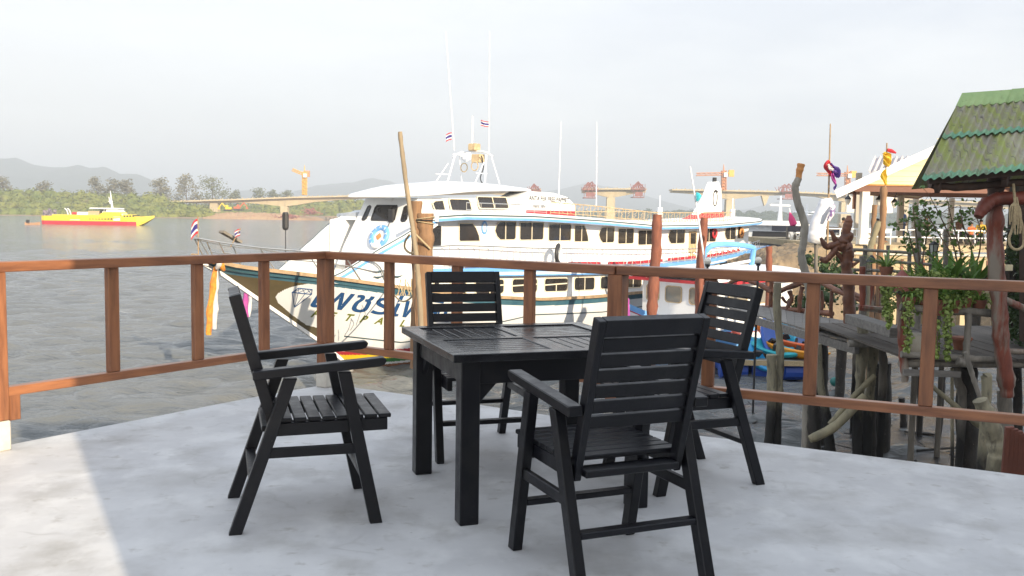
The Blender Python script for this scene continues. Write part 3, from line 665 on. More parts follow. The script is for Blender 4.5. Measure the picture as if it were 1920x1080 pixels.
# ================================================================== the white ferry
BP0 = G(660, 692, WZ); BU = Vector((.611, .7917, 0)); BN = Vector((.7917, -.611, 0)); BR = math.atan2(BU.y, BU.x)
ZG = [(-5.6, 3.72), (-4.8, 3.45), (-2.2, 3.08), (.6, 2.63), (3, 2.3), (6.5, 1.98), (10, 1.88), (14, 1.85), (20, 2.0), (28.5, 2.5)]
BD = [(-5.6, .06), (-4.8, .35), (-3.5, .85), (-2.2, 1.35), (0, 1.95), (2, 2.35), (5, 2.65), (9, 2.85), (15, 2.9), (22, 2.8), (28.5, 2.3)]
ZB = [(-5.6, 3.70), (-4.83, 3.28), (-3.31, 2.31), (-1.43, 1.12), (-.56, .48), (0, 0), (1, -.4), (3, -.6), (30, -.6)]
PP = [(-5.6, 1.0), (-2, .85), (1, .6), (4, .4), (9, .22), (28, .2)]
def sm(x, t, h=.5): return (ip(x - h, t) + ip(x, t) * 2 + ip(x + h, t)) / 4
def zg(s): return sm(s, ZG)
def hw(s, z):
    zb = ip(s, ZB); g = zg(s); t_ = (z - zb) / (g - zb)
    return sm(s, BD) * max(0, min(t_, 1.05)) ** ip(s, PP)
ferry = thing('white_ferry', 'big white two deck ferry with blue stripes and a long pointed bow', 'ferry boat', BP0, BR)
def bl(s, w, z): return Vector((s, -w, z))          # along the boat from the stem, toward the camera side, above the water
def bpart(name, q, mt, par=None, **k): return part(name, q, mt, par or ferry, world=False, **k)
# hull: painted regions follow stations and heights
PANEL = [(-2.63, 2.93), (-2.95, 2.86), (-3.12, 2.77), (-3.22, 2.66), (-3.22, 2.52), (-3.08, 2.35), (-2.53, 1.95), (-1.99, 1.60), (-1.66, 1.50)]
def inpoly(x, y, P_):
    c = False; n = len(P_)
    for i in range(n):
        (x1, y1), (x2, y2) = P_[i], P_[i - 1]
        if (y1 > y) != (y2 > y) and x < (x2 - x1) * (y - y1) / (y2 - y1) + x1: c = not c
    return c
BROWN_FRONT = [(-6, 4)] + PANEL + [(-1.2, 1.36), (-1.35, .9), (-6, .9)]
def hullmat(s, z):
    g = zg(s)
    if z > g - .21: return 1
    if inpoly(s, z, BROWN_FRONT) and z < g - .2: return 2
    bnd = 1.16 - .17 * (s + .66) if s < 1 else ip(s, [(1, .88), (3, 1.15), (6.3, 1.47), (10.7, 1.26), (20, 1.3), (29, 1.6)])
    if z < .14: return 6
    if z < .22: return 0
    if z < .36: return 5
    if z < .53: return 4
    if z < .66: return 3
    return 0
ss = [-5.4 + 8.4 * (i / 260) for i in range(260)] + [3 + 25.5 * (i / 70) for i in range(71)]
NV = 140
q = MB()
for side in (1, -1):
    n0 = len(q.v)
    for s in ss:
        zb, g = ip(s, ZB), zg(s)
        for j in range(NV + 1): z = zb + (g - zb) * j / NV; q.v.append(bl(s, side * hw(s, z), z))
    for i in range(len(ss) - 1):
        for j in range(NV):
            a = n0 + i * (NV + 1) + j; f = (a, a + NV + 1, a + NV + 2, a + 1); q.f.append(f if side < 0 else f[::-1])
            sc = (ss[i] + ss[i + 1]) / 2; c = q.v[a].lerp(q.v[a + NV + 2], .5); q.mi.append(hullmat(sc, c.z))
s = 28.5; q.add([bl(s, hw(s, ip(s, ZB) + (zg(s) - ip(s, ZB)) * j / 12) * sd, ip(s, ZB) + (zg(s) - ip(s, ZB)) * j / 12) for sd in (1, -1) for j in range(13)],
    [(j, j + 1, 14 + j, 13 + j) for j in range(12)])
bpart('hull', q, [m_white, m_teal, m_brown, m_red, m_yel, m_grn, m_anti, m_line], smooth=R(40))
def bndz(s): return 1.16 - .17 * (s + .66) if s < 1 else ip(s, [(1, .88), (3, 1.15), (6.3, 1.47), (10.7, 1.26), (20, 1.3), (29, 1.6)])
q = MB(); sp = [-.85 + .25 * i for i in range(116)]
q.add([bl(s, hw(s, bndz(s) + o) + .012, bndz(s) + o) for s in sp for o in (-.02, .02)], [(2 * i, 2 * i + 2, 2 * i + 3, 2 * i + 1) for i in range(len(sp) - 1)]); bpart('hull_line', q, m_line)
q = MB()
fs = [-5.5 + .5 * i for i in range(69)]
q.add([bl(s, sd * (sm(s, BD) - .03), zg(s) - .12) for s in fs for sd in (-1, 1)], [(2 * i, 2 * i + 1, 2 * i + 3, 2 * i + 2) for i in range(len(fs) - 1)])
bpart('foredeck', q, mat('pale_deck_paint', (.45, .42, .36), .7, (.38, .36, .31), 2))
for side in (1, -1):
    q = MB(); pts = [bl(s, side * (sm(s, BD) + .03), zg(s) + .045) for s in ([-5.5, -5.4] + [-5.3 + .3 * i for i in range(113)])]
    for a, b in zip(pts, pts[1:]): q.bar(a, b, .13, .10)
    bpart('rubbing_strake', q, m_tan)
q = MB(); q.bar(bl(-5.72, 0, 3.78), bl(-4.6, 0, 3.43), .26, .13); bpart('bow_plank', q, m_tan, bevel=.02)
q = MB()
st = [(-5.45, 3.60)] + [(s, ip(s, ZB)) for s in (-4.83, -3.31, -2.4, -1.43, -.56, 0, .5)]
for (a, b), (c, e) in zip(st, st[1:]): q.bar(bl(a - .03, 0, b - .02), bl(c - .03, 0, e - .02), .10, .13, up=(0, 1, 0))
bpart('stem_post', q, m_white)

def hull_text(name, string, s0, z0, size, mt, slope=-.16, sx=1.0, space=1.0, shear=.12, bold=.0):
    """lettering that lies on the near side of the bow"""
    cu = bpy.data.curves.new('text', 'FONT'); cu.body = string; cu.size = size; cu.space_character = space; cu.shear = shear; cu.offset = bold; cu.resolution_u = 4
    ob = bpy.data.objects.new('text', cu); COL.objects.link(ob); dg = bpy.context.evaluated_depsgraph_get(); dg.update()
    me = bpy.data.meshes.new_from_object(ob.evaluated_get(dg)); bm = bmesh.new(); bm.from_mesh(me)
    bmesh.ops.triangulate(bm, faces=bm.faces)
    bmesh.ops.subdivide_edges(bm, edges=[e for e in bm.edges if e.calc_length() > size * .25], cuts=2, use_grid_fill=False)
    bmesh.ops.triangulate(bm, faces=bm.faces)
    q = MB(); bm.verts.ensure_lookup_table()
    vs = []
    for v in bm.verts:
        s = s0 + v.co.x * sx; z = z0 + slope * (s - s0) + v.co.y; vs.append(bl(s, hw(s, z) + .016, z))
    q.add(vs, [tuple(v.index for v in f.verts) for f in bm.faces]); bm.free()
    bpy.data.objects.remove(ob); bpy.data.curves.remove(cu); bpy.data.meshes.remove(me)
    return q
q = hull_text('t', 'เพชรไพลิน', -2.36, 2.24, .92, m_navy, -.158, 1.30, 1.0, .06, .010); bpart('name_lettering', q, m_navy)
x = -2.06
for ch in 'PETPAILIN':
    q = hull_text('t', ch, x, 1.88 - .157 * (x + 2.06), .30, m_olive, -.157, 1.10, 1, .2, .010); bpart('letter', q, m_olive)
    x += .46 if ch not in 'I' else .36
dm = [(-2.91, 2.67), (-2.81, 2.80), (-2.44, 2.75), (-2.38, 2.60), (-2.61, 2.2)]
dl = [(0, 1), (1, 2), (2, 3), (3, 4), (4, 0), (0, 3)]
mid = [(-2.75, 2.655), (-2.56, 2.625), (-2.71, 2.785), (-2.58, 2.77)]
q = MB()
def hl(a, b, r=.012):
    pts = [(a[0] + (b[0] - a[0]) * k / 6, a[1] + (b[1] - a[1]) * k / 6) for k in range(7)]; q.tube([bl(s, hw(s, z) + .012, z) for s, z in pts], r, 5)
for a, b in dl: hl(dm[a], dm[b])
for a in mid[:2]: hl(a, dm[4], .009)
for a, b in ((dm[1], mid[0]), (mid[2], dm[0]), (mid[2], mid[1]), (mid[3], mid[0]), (dm[2], mid[1]), (mid[3], dm[3])): hl(a, b, .007)
bpart('diamond_emblem', q, m_navy)

# lower cabin
def wl(s): return sm(s, BD) - .22          # lower cabin wall
def zf(s): return ip(s, [(.8, 3.0), (4, 2.98), (8, 2.86), (13, 2.74), (20, 2.85), (28, 3.3)])     # underside of the upper deck edge
for side in (1, -1):
    q = MB(); sp = [1.2 + .5 * i for i in range(54)]
    q.add([bl(s, side * (wl(s) - k), z) for s in sp for k, z in ((0, zg(s) - .15), (0, zf(s) + .02))], [(2 * i, 2 * i + 2, 2 * i + 3, 2 * i + 1) for i in range(len(sp) - 1)])
    bpart('lower_cabin_wall', q, m_white)
    q = MB(); sp = [1.3 + .4 * i for i in range(68)]
    q.add([bl(s, side * (sm(s, BD) + o), zf(s) + z) for s in sp for o, z in ((-.1, 0), (.04, 0), (.06, .11), (-.0, .115))], [(4 * i + j, 4 * i + 4 + j, 4 * i + 5 + j, 4 * i + 1 + j) for i in range(len(sp) - 1) for j in range(3)])
    bpart('deck_fascia', q, m_white)
    q = MB(); q.add([bl(s, side * (sm(s, BD) + o), zf(s) + z) for s in sp for o, z in ((.062, .115), (.055, .26), (-.1, .275))], [(3 * i + j, 3 * i + 3 + j, 3 * i + 4 + j, 3 * i + 1 + j) for i in range(len(sp) - 1) for j in range(2)])
    bpart('blue_deck_band', q, m_blue)
    q = MB(); q.add([bl(s, side * (sm(s, BD) + o), zf(s) + z) for s in sp for o, z in ((.045, -.03), (.045, .018))], [(2 * i, 2 * i + 2, 2 * i + 3, 2 * i + 1) for i in range(len(sp) - 1)])
    bpart('blue_stripe', q, m_blue)
q = MB(); sp = [.6 + .5 * i for i in range(56)]
q.add([bl(s, sd * (sm(s, BD) - .05), zf(s) + .25) for s in sp for sd in (-1, 1)], [(2 * i, 2 * i + 1, 2 * i + 3, 2 * i + 2) for i in range(len(sp) - 1)])
bpart('upper_deck', q, m_white)
def rr(x0, x1, z0, z1, r, n=4):
    o = []
    for cx, cz, a0 in ((x1 - r, z1 - r, 0), (x0 + r, z1 - r, 90), (x0 + r, z0 + r, 180), (x1 - r, z0 + r, 270)):
        for k in range(n + 1): g = R(a0 + 90 * k / n); o.append((cx + r * math.cos(g), cz + r * math.sin(g)))
    return o
def window(poly, fn, inner=.035, split=(), hbar=None, frame=m_cream, dep=.03, par=None):
    """frame part with a pane sub-part; fn(u, v, outward) maps to the boat"""
    n = len(poly); cx = sum(p[0] for p in poly) / n; cz = sum(p[1] for p in poly) / n
    hx = max(p[0] for p in poly) - cx; hz_ = max(p[1] for p in poly) - cz
    inn = [(cx + (x - cx) * (1 - inner / hx), cz + (z - cz) * (1 - inner / hz_)) for x, z in poly]
    q = MB(); q.add([fn(x, z, dep) for x, z in poly] + [fn(x, z, dep) for x, z in inn] + [fn(x, z, -.01) for x, z in poly] + [fn(x, z, -.0) for x, z in inn],
        [f for i in range(n) for f in ((i, (i + 1) % n, n + (i + 1) % n, n + i), (i, 2 * n + i, 2 * n + (i + 1) % n, (i + 1) % n), (n + i, n + (i + 1) % n, 3 * n + (i + 1) % n, 3 * n + i))])
    zlo, zhi = min(p[1] for p in inn), max(p[1] for p in inn)
    for x in split:
        zz = hbar if hbar else zhi
        q.add([fn(x + a, z, b) for a, b in ((-.018, .012), (.018, .012), (.018, .03), (-.018, .03)) for z in (zlo, zz)], [(0, 2, 3, 1), (2, 4, 5, 3), (4, 6, 7, 5), (6, 0, 1, 7)])
    if hbar: q.add([fn(x, hbar + a, b) for a, b in ((-.022, .012), (.022, .012), (.022, .032), (-.022, .032)) for x in (min(p[0] for p in inn), max(p[0] for p in inn))], [(0, 2, 3, 1), (2, 4, 5, 3), (4, 6, 7, 5), (6, 0, 1, 7)])
    f = bpart('window', q, frame, par); q = MB(); q.add([fn(x, z, .006) for x, z in inn], [tuple(range(n))]); bpart('pane', q, m_glass, f); return f
def lw(x, z, o): return bl(x, wl(x) + o, z)
for k in range(14):
    a = 1.55 + 1.79 * k; b = a + 1.42; zc = zf((a + b) / 2) - .39
    poly = [(x, z - .035 * (x - (a + b) / 2)) for x, z in rr(a, b, zc - .27, zc + .26, .12)]
    if k in (1, 2, 3): window(poly, lw, split=((a + b) / 2,), hbar=zc + .02)
    else: window(poly, lw, split=((a + b) / 2,))
# upper cabin
def wu(s): return ip(s, [(.6, 1.85), (4.2, 2.18), (9, 2.3), (18, 2.3), (27, 2.1)])
def zr(s): return ip(s, [(.3, 4.78), (1.2, 4.93), (2.4, 5.02), (6, 5.0), (10.3, 4.87), (14.7, 4.68), (21.2, 4.73), (27.8, 4.97)])    # roof edge top
def zu(s): return zf(s) + .26
for side in (1, -1):
    q = MB(); sp = [.7 + .5 * i for i in range(51)]
    q.add([bl(s, side * wu(s), z) for s in sp for z in (zu(s), zr(s) - .1)], [(2 * i, 2 * i + 2, 2 * i + 3, 2 * i + 1) for i in range(len(sp) - 1)])
    bpart('upper_cabin_wall', q, m_white)
q = MB()
for s in (2.3, 25.7):
    q = MB(); q.add([bl(s, -wu(s), zu(s)), bl(s, wu(s), zu(s)), bl(s, wu(s), zr(s) - .1), bl(s, -wu(s), zr(s) - .1)], [(0, 1, 2, 3)]); bpart('upper_cabin_bulkhead', q, m_white)
def uw(x, z, o): return bl(x, wu(x) + o, z)
def up_win(a, b, ztop, zbot, cut=None, split=True, mt=m_cream):
    zt, zb_ = ztop, zbot
    if cut == 'first': poly = [(b, zb_ + .06), (b - .06, zb_), (a + .30, zb_), (a + .12, zb_ + .12), (a, zb_ + .34), (a + .05, zt - .18), (a + .2, zt - .03), (a + .38, zt), (b, zt)][::-1]
    elif cut == 'last': poly = [(a, zb_ + .05), (a + .05, zb_), (b, zb_), (b - .04, zb_ + .18), (b - .2, zt - .16), (b - .36, zt), (a, zt)]
    else: poly = rr(a, b, zb_, zt, .08)
    window(poly, uw, inner=.03, split=((a + b) / 2,) if split else (), frame=mt)
for a, b, c in ((4.45, 5.62, 'first'), (5.80, 7.22, None), (7.48, 8.94, None), (9.12, 10.15, 'last'), (10.85, 12.05, 'first'), (12.30, 13.60, None), (13.92, 15.35, None), (16.56, 18.2, 'first'), (20.0, 21.6, None), (22.6, 24.0, 'first'), (24.2, 25.0, 'last')):
    zt = zr((a + b) / 2) - .22; up_win(a, b, zt, zt - .66, c)
up_win(2.75, 3.75, 4.72, 4.10, 'last', False)
up_win(1.55, 2.02, 4.66, 3.92, None, False, m_white)
q = MB(); q.box(bl(19.0, wu(19) + .02, 3.75), (.75, .05, 1.25)); dr = bpart('door', q, m_rustrail); q = MB(); q.box(bl(19.0, wu(19) + .05, 4.05), (.5, .02, .5)); bpart('door_pane', q, m_glass, dr)
q = MB()
for k in range(16): g = 2 * math.pi * k / 16; q.v.append(bl(3.95 + .16 * math.cos(g), wu(3.95) + .015, 4.56 + .23 * math.sin(g)))
for k in range(16): g = 2 * math.pi * k / 16; q.v.append(bl(3.95 + .10 * math.cos(g), wu(3.95) + .017, 4.56 + .15 * math.sin(g)))
q.f = [(i, (i + 1) % 16, 16 + (i + 1) % 16, 16 + i) for i in range(16)]; q.mi = [0] * 16; bpart('round_badge', q, m_blue)
# roof of the upper cabin with its blue stripes
def wr(s): return ip(s, [(.3, 2.05), (2.4, 2.62), (8, 2.85), (20, 2.85), (26, 2.6), (28, 1.9)])
q = MB(); sp = [2.25 + .5 * i for i in range(52)]
sec = [(-1, -.2), (-1, 0), (-.9, .07), (-.5, .13), (0, .15), (.5, .13), (.9, .07), (1, 0), (1, -.2), (.9, -.2), (-.9, -.2)]; k = len(sec)
q.add([bl(s, wr(s) * a, zr(s) + b) for s in sp for a, b in sec], [(i * k + j, (i + 1) * k + j, (i + 1) * k + (j + 1) % k, i * k + (j + 1) % k) for i in range(len(sp) - 1) for j in range(k)] + [tuple(range(k)), tuple(range((len(sp) - 1) * k, len(sp) * k))])
bpart('roof', q, m_white, smooth=R(35))
for side in (1, -1):
    q = MB(); s2 = [1.45 + .12 * i for i in range(8)]; k2 = 4
    q.add([bl(s, side * w, zr(s) + z) for s in s2 for w, z in ((wr(s), -.2), (wr(s), 0), (max(1.3, wr(s) * .6), .06), (max(1.3, wr(s) * .6), -.2))], [(i * 4 + j, (i + 1) * 4 + j, (i + 1) * 4 + (j + 1) % 4, i * 4 + (j + 1) % 4) for i in range(7) for j in range(4)] + [(0, 1, 2, 3), (28, 29, 30, 31)]); bpart('roof_wing', q, m_white)
sp = [1.45 + .5 * i for i in range(54)]
for z0, z1, nm in ((-.065, -.02, m_line), (-.19, -.105, m_blue)):
    q = MB(); q.add([bl(s, wr(s) + o, zr(s) + z) for s in sp for z, o in ((z0, -.0), (z0, .018), (z1, .018), (z1, .0))], [(4 * i + j, 4 * i + 4 + j, 4 * i + 5 + j, 4 * i + 1 + j) for i in range(len(sp) - 1) for j in range(3)]); bpart('roof_stripe', q, nm)
# swept wings from the bow up to the roof, on both sides
SW = [(-2.1, 3.08), (-1.7, 3.24), (-1.0, 3.62), (-.5, 3.90), (0, 4.15), (.5, 4.42), (1.05, 4.72), (1.6, 4.93)]
SB = [(-2.1, 2.95), (.86, 2.55), (.90, 3.7), (.96, 4.05), (1.17, 4.39), (1.6, 4.64)]
def ww(s): return min(sm(s, BD) - .12, ip(s, [(-4, .55), (-2, 1.28), (0, 1.78), (1.2, 2.2)]))
for side in (1, -1):
    q = MB(); sp = [-2.1 + .0925 * i for i in range(41)]
    q.add([bl(s, side * (ww(s) + o), z) for s in sp for o, z in ((.05, ip(s, SW)), (.05, ip(s, SB)), (-.05, ip(s, SB)), (-.05, ip(s, SW)))], [(4 * i + j, 4 * i + 4 + j, 4 * i + 4 + (j + 1) % 4, 4 * i + (j + 1) % 4) for i in range(len(sp) - 1) for j in range(4)])
    bpart('bow_wing', q, m_white)
    for d0, d1, nm in ((.10, .20, m_blue), (-.02, .02, m_line)):
        q = MB(); q.add([bl(s, side * (ww(s) + .062), ip(s, SW) - d) for s in sp for d in (d0, d1)], [(2 * i, 2 * i + 2, 2 * i + 3, 2 * i + 1) for i in range(len(sp) - 1)]); bpart('wing_stripe', q, nm)
# front of the superstructure and wheelhouse
def fr(w, z): return bl(ip(z, [(2.5, .55), (3.9, 1.0), (5.5, 1.72)]), w, z)
q = MB(); q.add([fr(-1.75, 2.6), fr(1.75, 2.6), fr(1.5, 3.9), fr(-1.5, 3.9), fr(1.20, 5.5), fr(-1.20, 5.5)], [(0, 1, 2, 3), (3, 2, 4, 5)])
for sd in (1, -1):
    q.add([fr(sd * 1.75, 2.6), fr(sd * 1.5, 3.9), bl(2.5, sd * 1.75, 3.9), bl(2.5, sd * 1.75, 2.6)], [(0, 1, 2, 3)])
    q.add([fr(sd * 1.5, 3.9), fr(sd * 1.2, 5.5), bl(7.2, sd * 1.2, 5.62), bl(7.2, sd * 1.45, 4.9), bl(2.5, sd * 1.5, 3.9)], [(0, 1, 2, 3, 4)])
q.add([bl(7.2, -1.2, 5.62), bl(7.2, 1.2, 5.62), bl(7.2, 1.45, 4.9), bl(7.2, -1.45, 4.9)], [(0, 1, 2, 3)])
bpart('wheelhouse', q, m_white)
def fw(x, z, o): p = fr(x, z); return p + Vector((-o, 0, 0))
for poly in ([(-.62, 4.80), (-.62, 5.18), (-.55, 5.27), (.38, 5.27), (.45, 5.18), (.50, 4.78), (.42, 4.74), (-.58, 4.74)], [(-1.06, 4.80), (-.98, 5.22), (-.88, 5.26), (-.80, 5.2), (-.83, 4.80), (-.92, 4.73), (-1.02, 4.74)], [(.76, 4.78), (.72, 5.2), (.80, 5.26), (.95, 5.22), (1.04, 4.82), (.98, 4.73), (.84, 4.72)]):
    window(poly, fw, inner=.03, frame=m_dark, dep=.02)
def sw(x, z, o): return bl(x, ip(z, [(4.9, 1.44), (5.6, 1.2)]) + o, z)
for poly in ([(2.35, 5.08), (2.30, 5.36), (2.45, 5.44), (2.88, 5.47), (2.88, 5.06), (2.5, 4.98)], rr(3.15, 4.25, 5.08, 5.52, .08), rr(4.65, 6.35, 5.18, 5.62, .07)):
    window([(x, z + .01 * (x - 3)) for x, z in poly], sw, inner=.03, split=(5.5,) if max(p[0] for p in poly) > 6 else (), frame=m_cream)
q = MB(); sp = [0.75 + .35 * i for i in range(20)]
def rz_(s): return ip(s, [(.7, 5.50), (2, 5.60), (4, 5.78), (6, 5.86), (7.4, 5.88)])
def rw_(s): return ip(s, [(.7, .95), (1.1, 1.35), (2, 1.62), (5, 1.66), (7.4, 1.5)])
def rh_(s): return ip(s, [(.7, .06), (1.2, .2), (2.6, .36), (4.5, .36), (7.4, .16)])
sec = [(-1, 0), (-1.03, .25), (-.97, .55), (-.7, .85), (0, 1), (.7, .85), (.97, .55), (1.03, .25), (1, 0), (.9, -.06), (-.9, -.06)]; k = len(sec)
q.add([bl(s, rw_(s) * a, rz_(s) + rh_(s) * b) for s in sp for a, b in sec], [(i * k + j, (i + 1) * k + j, (i + 1) * k + (j + 1) % k, i * k + (j + 1) % k) for i in range(len(sp) - 1) for j in range(k)] + [tuple(range(k)), tuple(range((len(sp) - 1) * k, len(sp) * k))])
bpart('wheelhouse_roof', q, m_white, smooth=R(40))
q = MB(); q.add([bl(.75, 1.35, 2.6), bl(.75, 2.25, 2.6), bl(.95, 2.1, 4.75), bl(1.35, 1.25, 4.75)], [(0, 1, 2, 3)]); bpart('side_front_panel', q, m_white)
# wiper, lamp and horn on the front
q = MB(); q.tube([fr(.30, 4.36) + Vector((-.03, 0, 0)), fr(.34, 4.85) + Vector((-.04, 0, 0))], .012, 5); q.box(fr(.36, 4.92) + Vector((-.08, 0, 0)), (.12, .20, .42)); bpart('side_mirror', q, m_dark)
q = MB(); q.tube([bl(-1.55, -1.35, 3.6), bl(-1.55, -1.35, 4.5)], .015, 5); q.tube(spline([bl(-1.55, -1.35, 4.42), bl(-1.55, -1.35, 4.5), bl(-1.55, -1.35, 4.92), bl(-1.55, -1.35, 4.98)], 3), [.04, .1, .1, .04], 8); bpart('bow_lamp', q, m_dark)
# life ring on the front wall
def ring_at(c, ax, up, R0, r, k=28, n=8):
    vs, fs, mi = [], [], []; rt = ax.cross(up).normalized()
    for i in range(k):
        g = 2 * math.pi * i / k; dr_ = up * math.cos(g) + rt * math.sin(g)
        for j in range(n): h = 2 * math.pi * j / n; vs.append(c + dr_ * (R0 + r * math.cos(h)) + ax * r * .7 * math.sin(h))
    for i in range(k):
        for j in range(n): fs.append((i * n + j, i * n + (j + 1) % n, ((i + 1) % k) * n + (j + 1) % n, ((i + 1) % k) * n + j)); mi.append(i)
    return vs, fs, mi
fn_ = Vector((-.90, 0, .42)).normalized(); fu = Vector((.42, 0, .90)).normalized(); lc = fr(.10, 4.20) + fn_ * .06
ring = thing('life_ring', 'white and blue life ring hung on the front wall under the wheelhouse windows', 'life ring', BP0 + Matrix.Rotation(BR, 3, 'Z') @ lc, BR)
vs, fs, mi = ring_at(Vector((0, 0, 0)), fn_, fu, .33, .10)
q = MB(); q.v = vs; q.f = fs; q.mi = [0 if (i % 28) in (12, 13, 14, 15, 16) else 1 for i in mi]; part('ring', q, [m_white, m_blue], ring, world=False, smooth=True)
q = MB(); rt = fn_.cross(fu).normalized(); kk = 20
q.add([fn_ * .02] + [fn_ * .0 + (fu * math.cos(2 * math.pi * i / kk) + rt * math.sin(2 * math.pi * i / kk)) * .27 for i in range(kk)], [(0, 1 + i, 1 + (i + 1) % kk) for i in range(kk)])
part('white_centre', q, m_white, ring, world=False)
q = MB(); q.add([fn_ * .03 + (fu * math.cos(2 * math.pi * i / 8) + rt * math.sin(2 * math.pi * i / 8)) * (.10 if i % 2 else .13) for i in range(8)], [tuple(range(8))]); part('orange_emblem', q, m_orangecut, ring, world=False)
def flat_text(string, size, bold=0, space=1):
    cu = bpy.data.curves.new('text', 'FONT'); cu.body = string; cu.size = size; cu.align_x = 'CENTER'; cu.offset = bold; cu.resolution_u = 3; cu.space_character = space
    ob = bpy.data.objects.new('text', cu); COL.objects.link(ob); dg = bpy.context.evaluated_depsgraph_get(); dg.update()
    me = bpy.data.meshes.new_from_object(ob.evaluated_get(dg)); vs = [v.co.copy() for v in me.vertices]; fs = [tuple(p.vertices) for p in me.polygons]
    bpy.data.objects.remove(ob); bpy.data.curves.remove(cu); bpy.data.meshes.remove(me); return vs, fs
for i, ch in enumerate('PETPAILIN'):
    g = R(-150 + 300 * i / 8); vs, fs = flat_text(ch, .15, .004); q = MB(); dr_ = fu * math.cos(g) - rt * math.sin(g) * -1; tn = fu * -math.sin(g) + rt * math.cos(g)
    q.add([fn_ * .078 + dr_ * (.28 + v.y) + tn * v.x for v in vs], fs); part('letter', q, m_white, ring, world=False)
# foredeck fittings: doorway, scoops
q = MB(); q.box(bl(.62, -.7, 3.25), (.06, .55, .9)); bpart('doorway', q, mat('dark_doorway', (.09, .04, .035), .6))
for i in range(5):
    q = MB(); s0 = -.55 + .32 * (i % 3); z0 = 3.08 + .17 * (i // 3) + .0 * i
    q.tube(spline([bl(s0 - .18, ww(s0) + .09, z0 + .02), bl(s0, ww(s0) + .10, z0 - .02), bl(s0 + .18, ww(s0 + .18) + .09, z0 + .02)], 3), [.01, .035, .01], 6); bpart('vent_slot', q, m_line)
# bow rail
for side in (1, -1):
    q = MB(); top = [bl(s, side * w, z) for s, w, z in ((-5.6, .10, 4.24), (-5.1, .28, 4.14), (-4.0, .62, 3.98), (-2.7, 1.05, 3.86), (-1.6, 1.45, 3.70), (-.7, 1.78, 3.5), (-.35, 1.86, 3.0))]
    q.tube(spline(top, 4), .026, 6); q.tube(spline([p + Vector((.1, 0, -.28)) for p in top[1:-1]], 3), .018, 5)
    for p, s in ((top[0], -5.35), (top[1], -4.9), (top[2], -3.7), (top[3], -2.4), (top[4], -1.2)): q.tube([p, bl(s + .15, side * (sm(s + .15, BD) - .05), zg(s + .15))], .02, 5)
    bpart('bow_rail', q, m_steel)
q = MB(); q.tube([bl(-5.6, .1, 4.24), bl(-5.66, 0, 4.24), bl(-5.6, -.1, 4.24)], .026, 6); bpart('bow_rail_tip', q, m_steel)
q = MB(); q.bar(bl(-4.75, -.1, 4.42), bl(-4.15, -.1, 4.12), .22, .07); bpart('anchor_stock', q, m_drift)
# upper deck rail, near and far side: posts and bars, with a scroll in every bay
def deck_rail(s0, s1, step, wfn, zb_fn, zt_fn, mt, rr_=.014, scroll=True, name='deck_rail', side=1):
    q = MB(); n = int((s1 - s0) / step); sp = [s0 + step * i for i in range(n + 1)]
    q.tube([bl(s, side * wfn(s), zt_fn(s)) for s in sp], rr_ * 1.5, 5); q.tube([bl(s, side * wfn(s), zb_fn(s) + .06) for s in sp], rr_, 4)
    for s in sp: q.tube([bl(s, side * wfn(s), zb_fn(s)), bl(s, side * wfn(s), zt_fn(s))], rr_, 4)
    r = bpart(name, q, mt); src = None
    if scroll:
        for a, b in zip(sp, sp[1:]):
            c = (a + b) / 2; h = (zt_fn(c) - zb_fn(c) - .06); M = Matrix.Translation(bl(c, side * wfn(c), zb_fn(c) + .06 + h / 2))
            if src is None:
                q2 = MB(); w_ = step * .30
                for fl in (1, -1):
                    q2.tube([Vector((fl * w_ * .8 * math.sin(t_ * 1.0) * (1 - t_ / 9), 0, fl * (h * .44 - h * .44 * (t_ / 4.6)) + fl * .0)) for t_ in [0, .5, 1, 1.5, 2, 2.5, 3, 3.5, 4, 4.6]], .011, 4)
                src = bpart('rail_scroll', q2, mt, r); src.matrix_local = M
            else: inst(src, 'rail_scroll', r, M)
def wd(s): return sm(s, BD) - .02
deck_rail(.7, 26.6, .66, wd, lambda s: zf(s) + .27, lambda s: ip(s, [(.7, 3.90), (1.7, 4.0), (3, 3.98), (5.9, 3.86), (13.3, 3.66), (20, 3.58), (24, 3.62), (27, 3.95)]), m_steel)
deck_rail(.7, 26.6, 1.32, wd, lambda s: zf(s) + .27, lambda s: ip(s, [(.7, 3.90), (1.7, 4.0), (3, 3.98), (5.9, 3.86), (13.3, 3.66), (20, 3.58), (24, 3.62), (27, 3.95)]), m_steel, scroll=False, side=-1)
for a, b in ((2.6, 4.2), (4.8, 6.0), (8.4, 10.3), (11.1, 12.2), (12.6, 15.2), (16, 18.4), (20, 23.6)):
    q = MB(); n = max(1, int(b - a)); 
    q.add([bl(s, wd(s) - .14 + o, zf(s) + .31 + z) for s in np.linspace(a, b, n + 2) for o, z in ((-.09, 0), (.09, 0), (.09, .13), (-.09, .13))], [(4 * i + j, 4 * i + 4 + j, 4 * i + 4 + (j + 1) % 4, 4 * i + (j + 1) % 4) for i in range(n + 1) for j in range(4)] + [(0, 1, 2, 3), (4 * n + 4, 4 * n + 5, 4 * n + 6, 4 * n + 7)])
    bpart('red_bench', q, m_red)
t = thing('life_ring', 'black and white life ring hanging on the upper deck rail amidships', 'life ring', BP0 + Matrix.Rotation(BR, 3, 'Z') @ bl(7.35, wd(7.35) + .1, 3.62), BR)
vs, fs, mi = ring_at(Vector((0, 0, 0)), Vector((.35, -.94, 0)).normalized(), Vector((0, 0, 1)), .30, .10)
q = MB(); q.v = vs; q.f = fs; q.mi = [0 if i > 13 else 1 for i in mi]; part('ring', q, [m_white, m_dark], t, world=False, smooth=True)
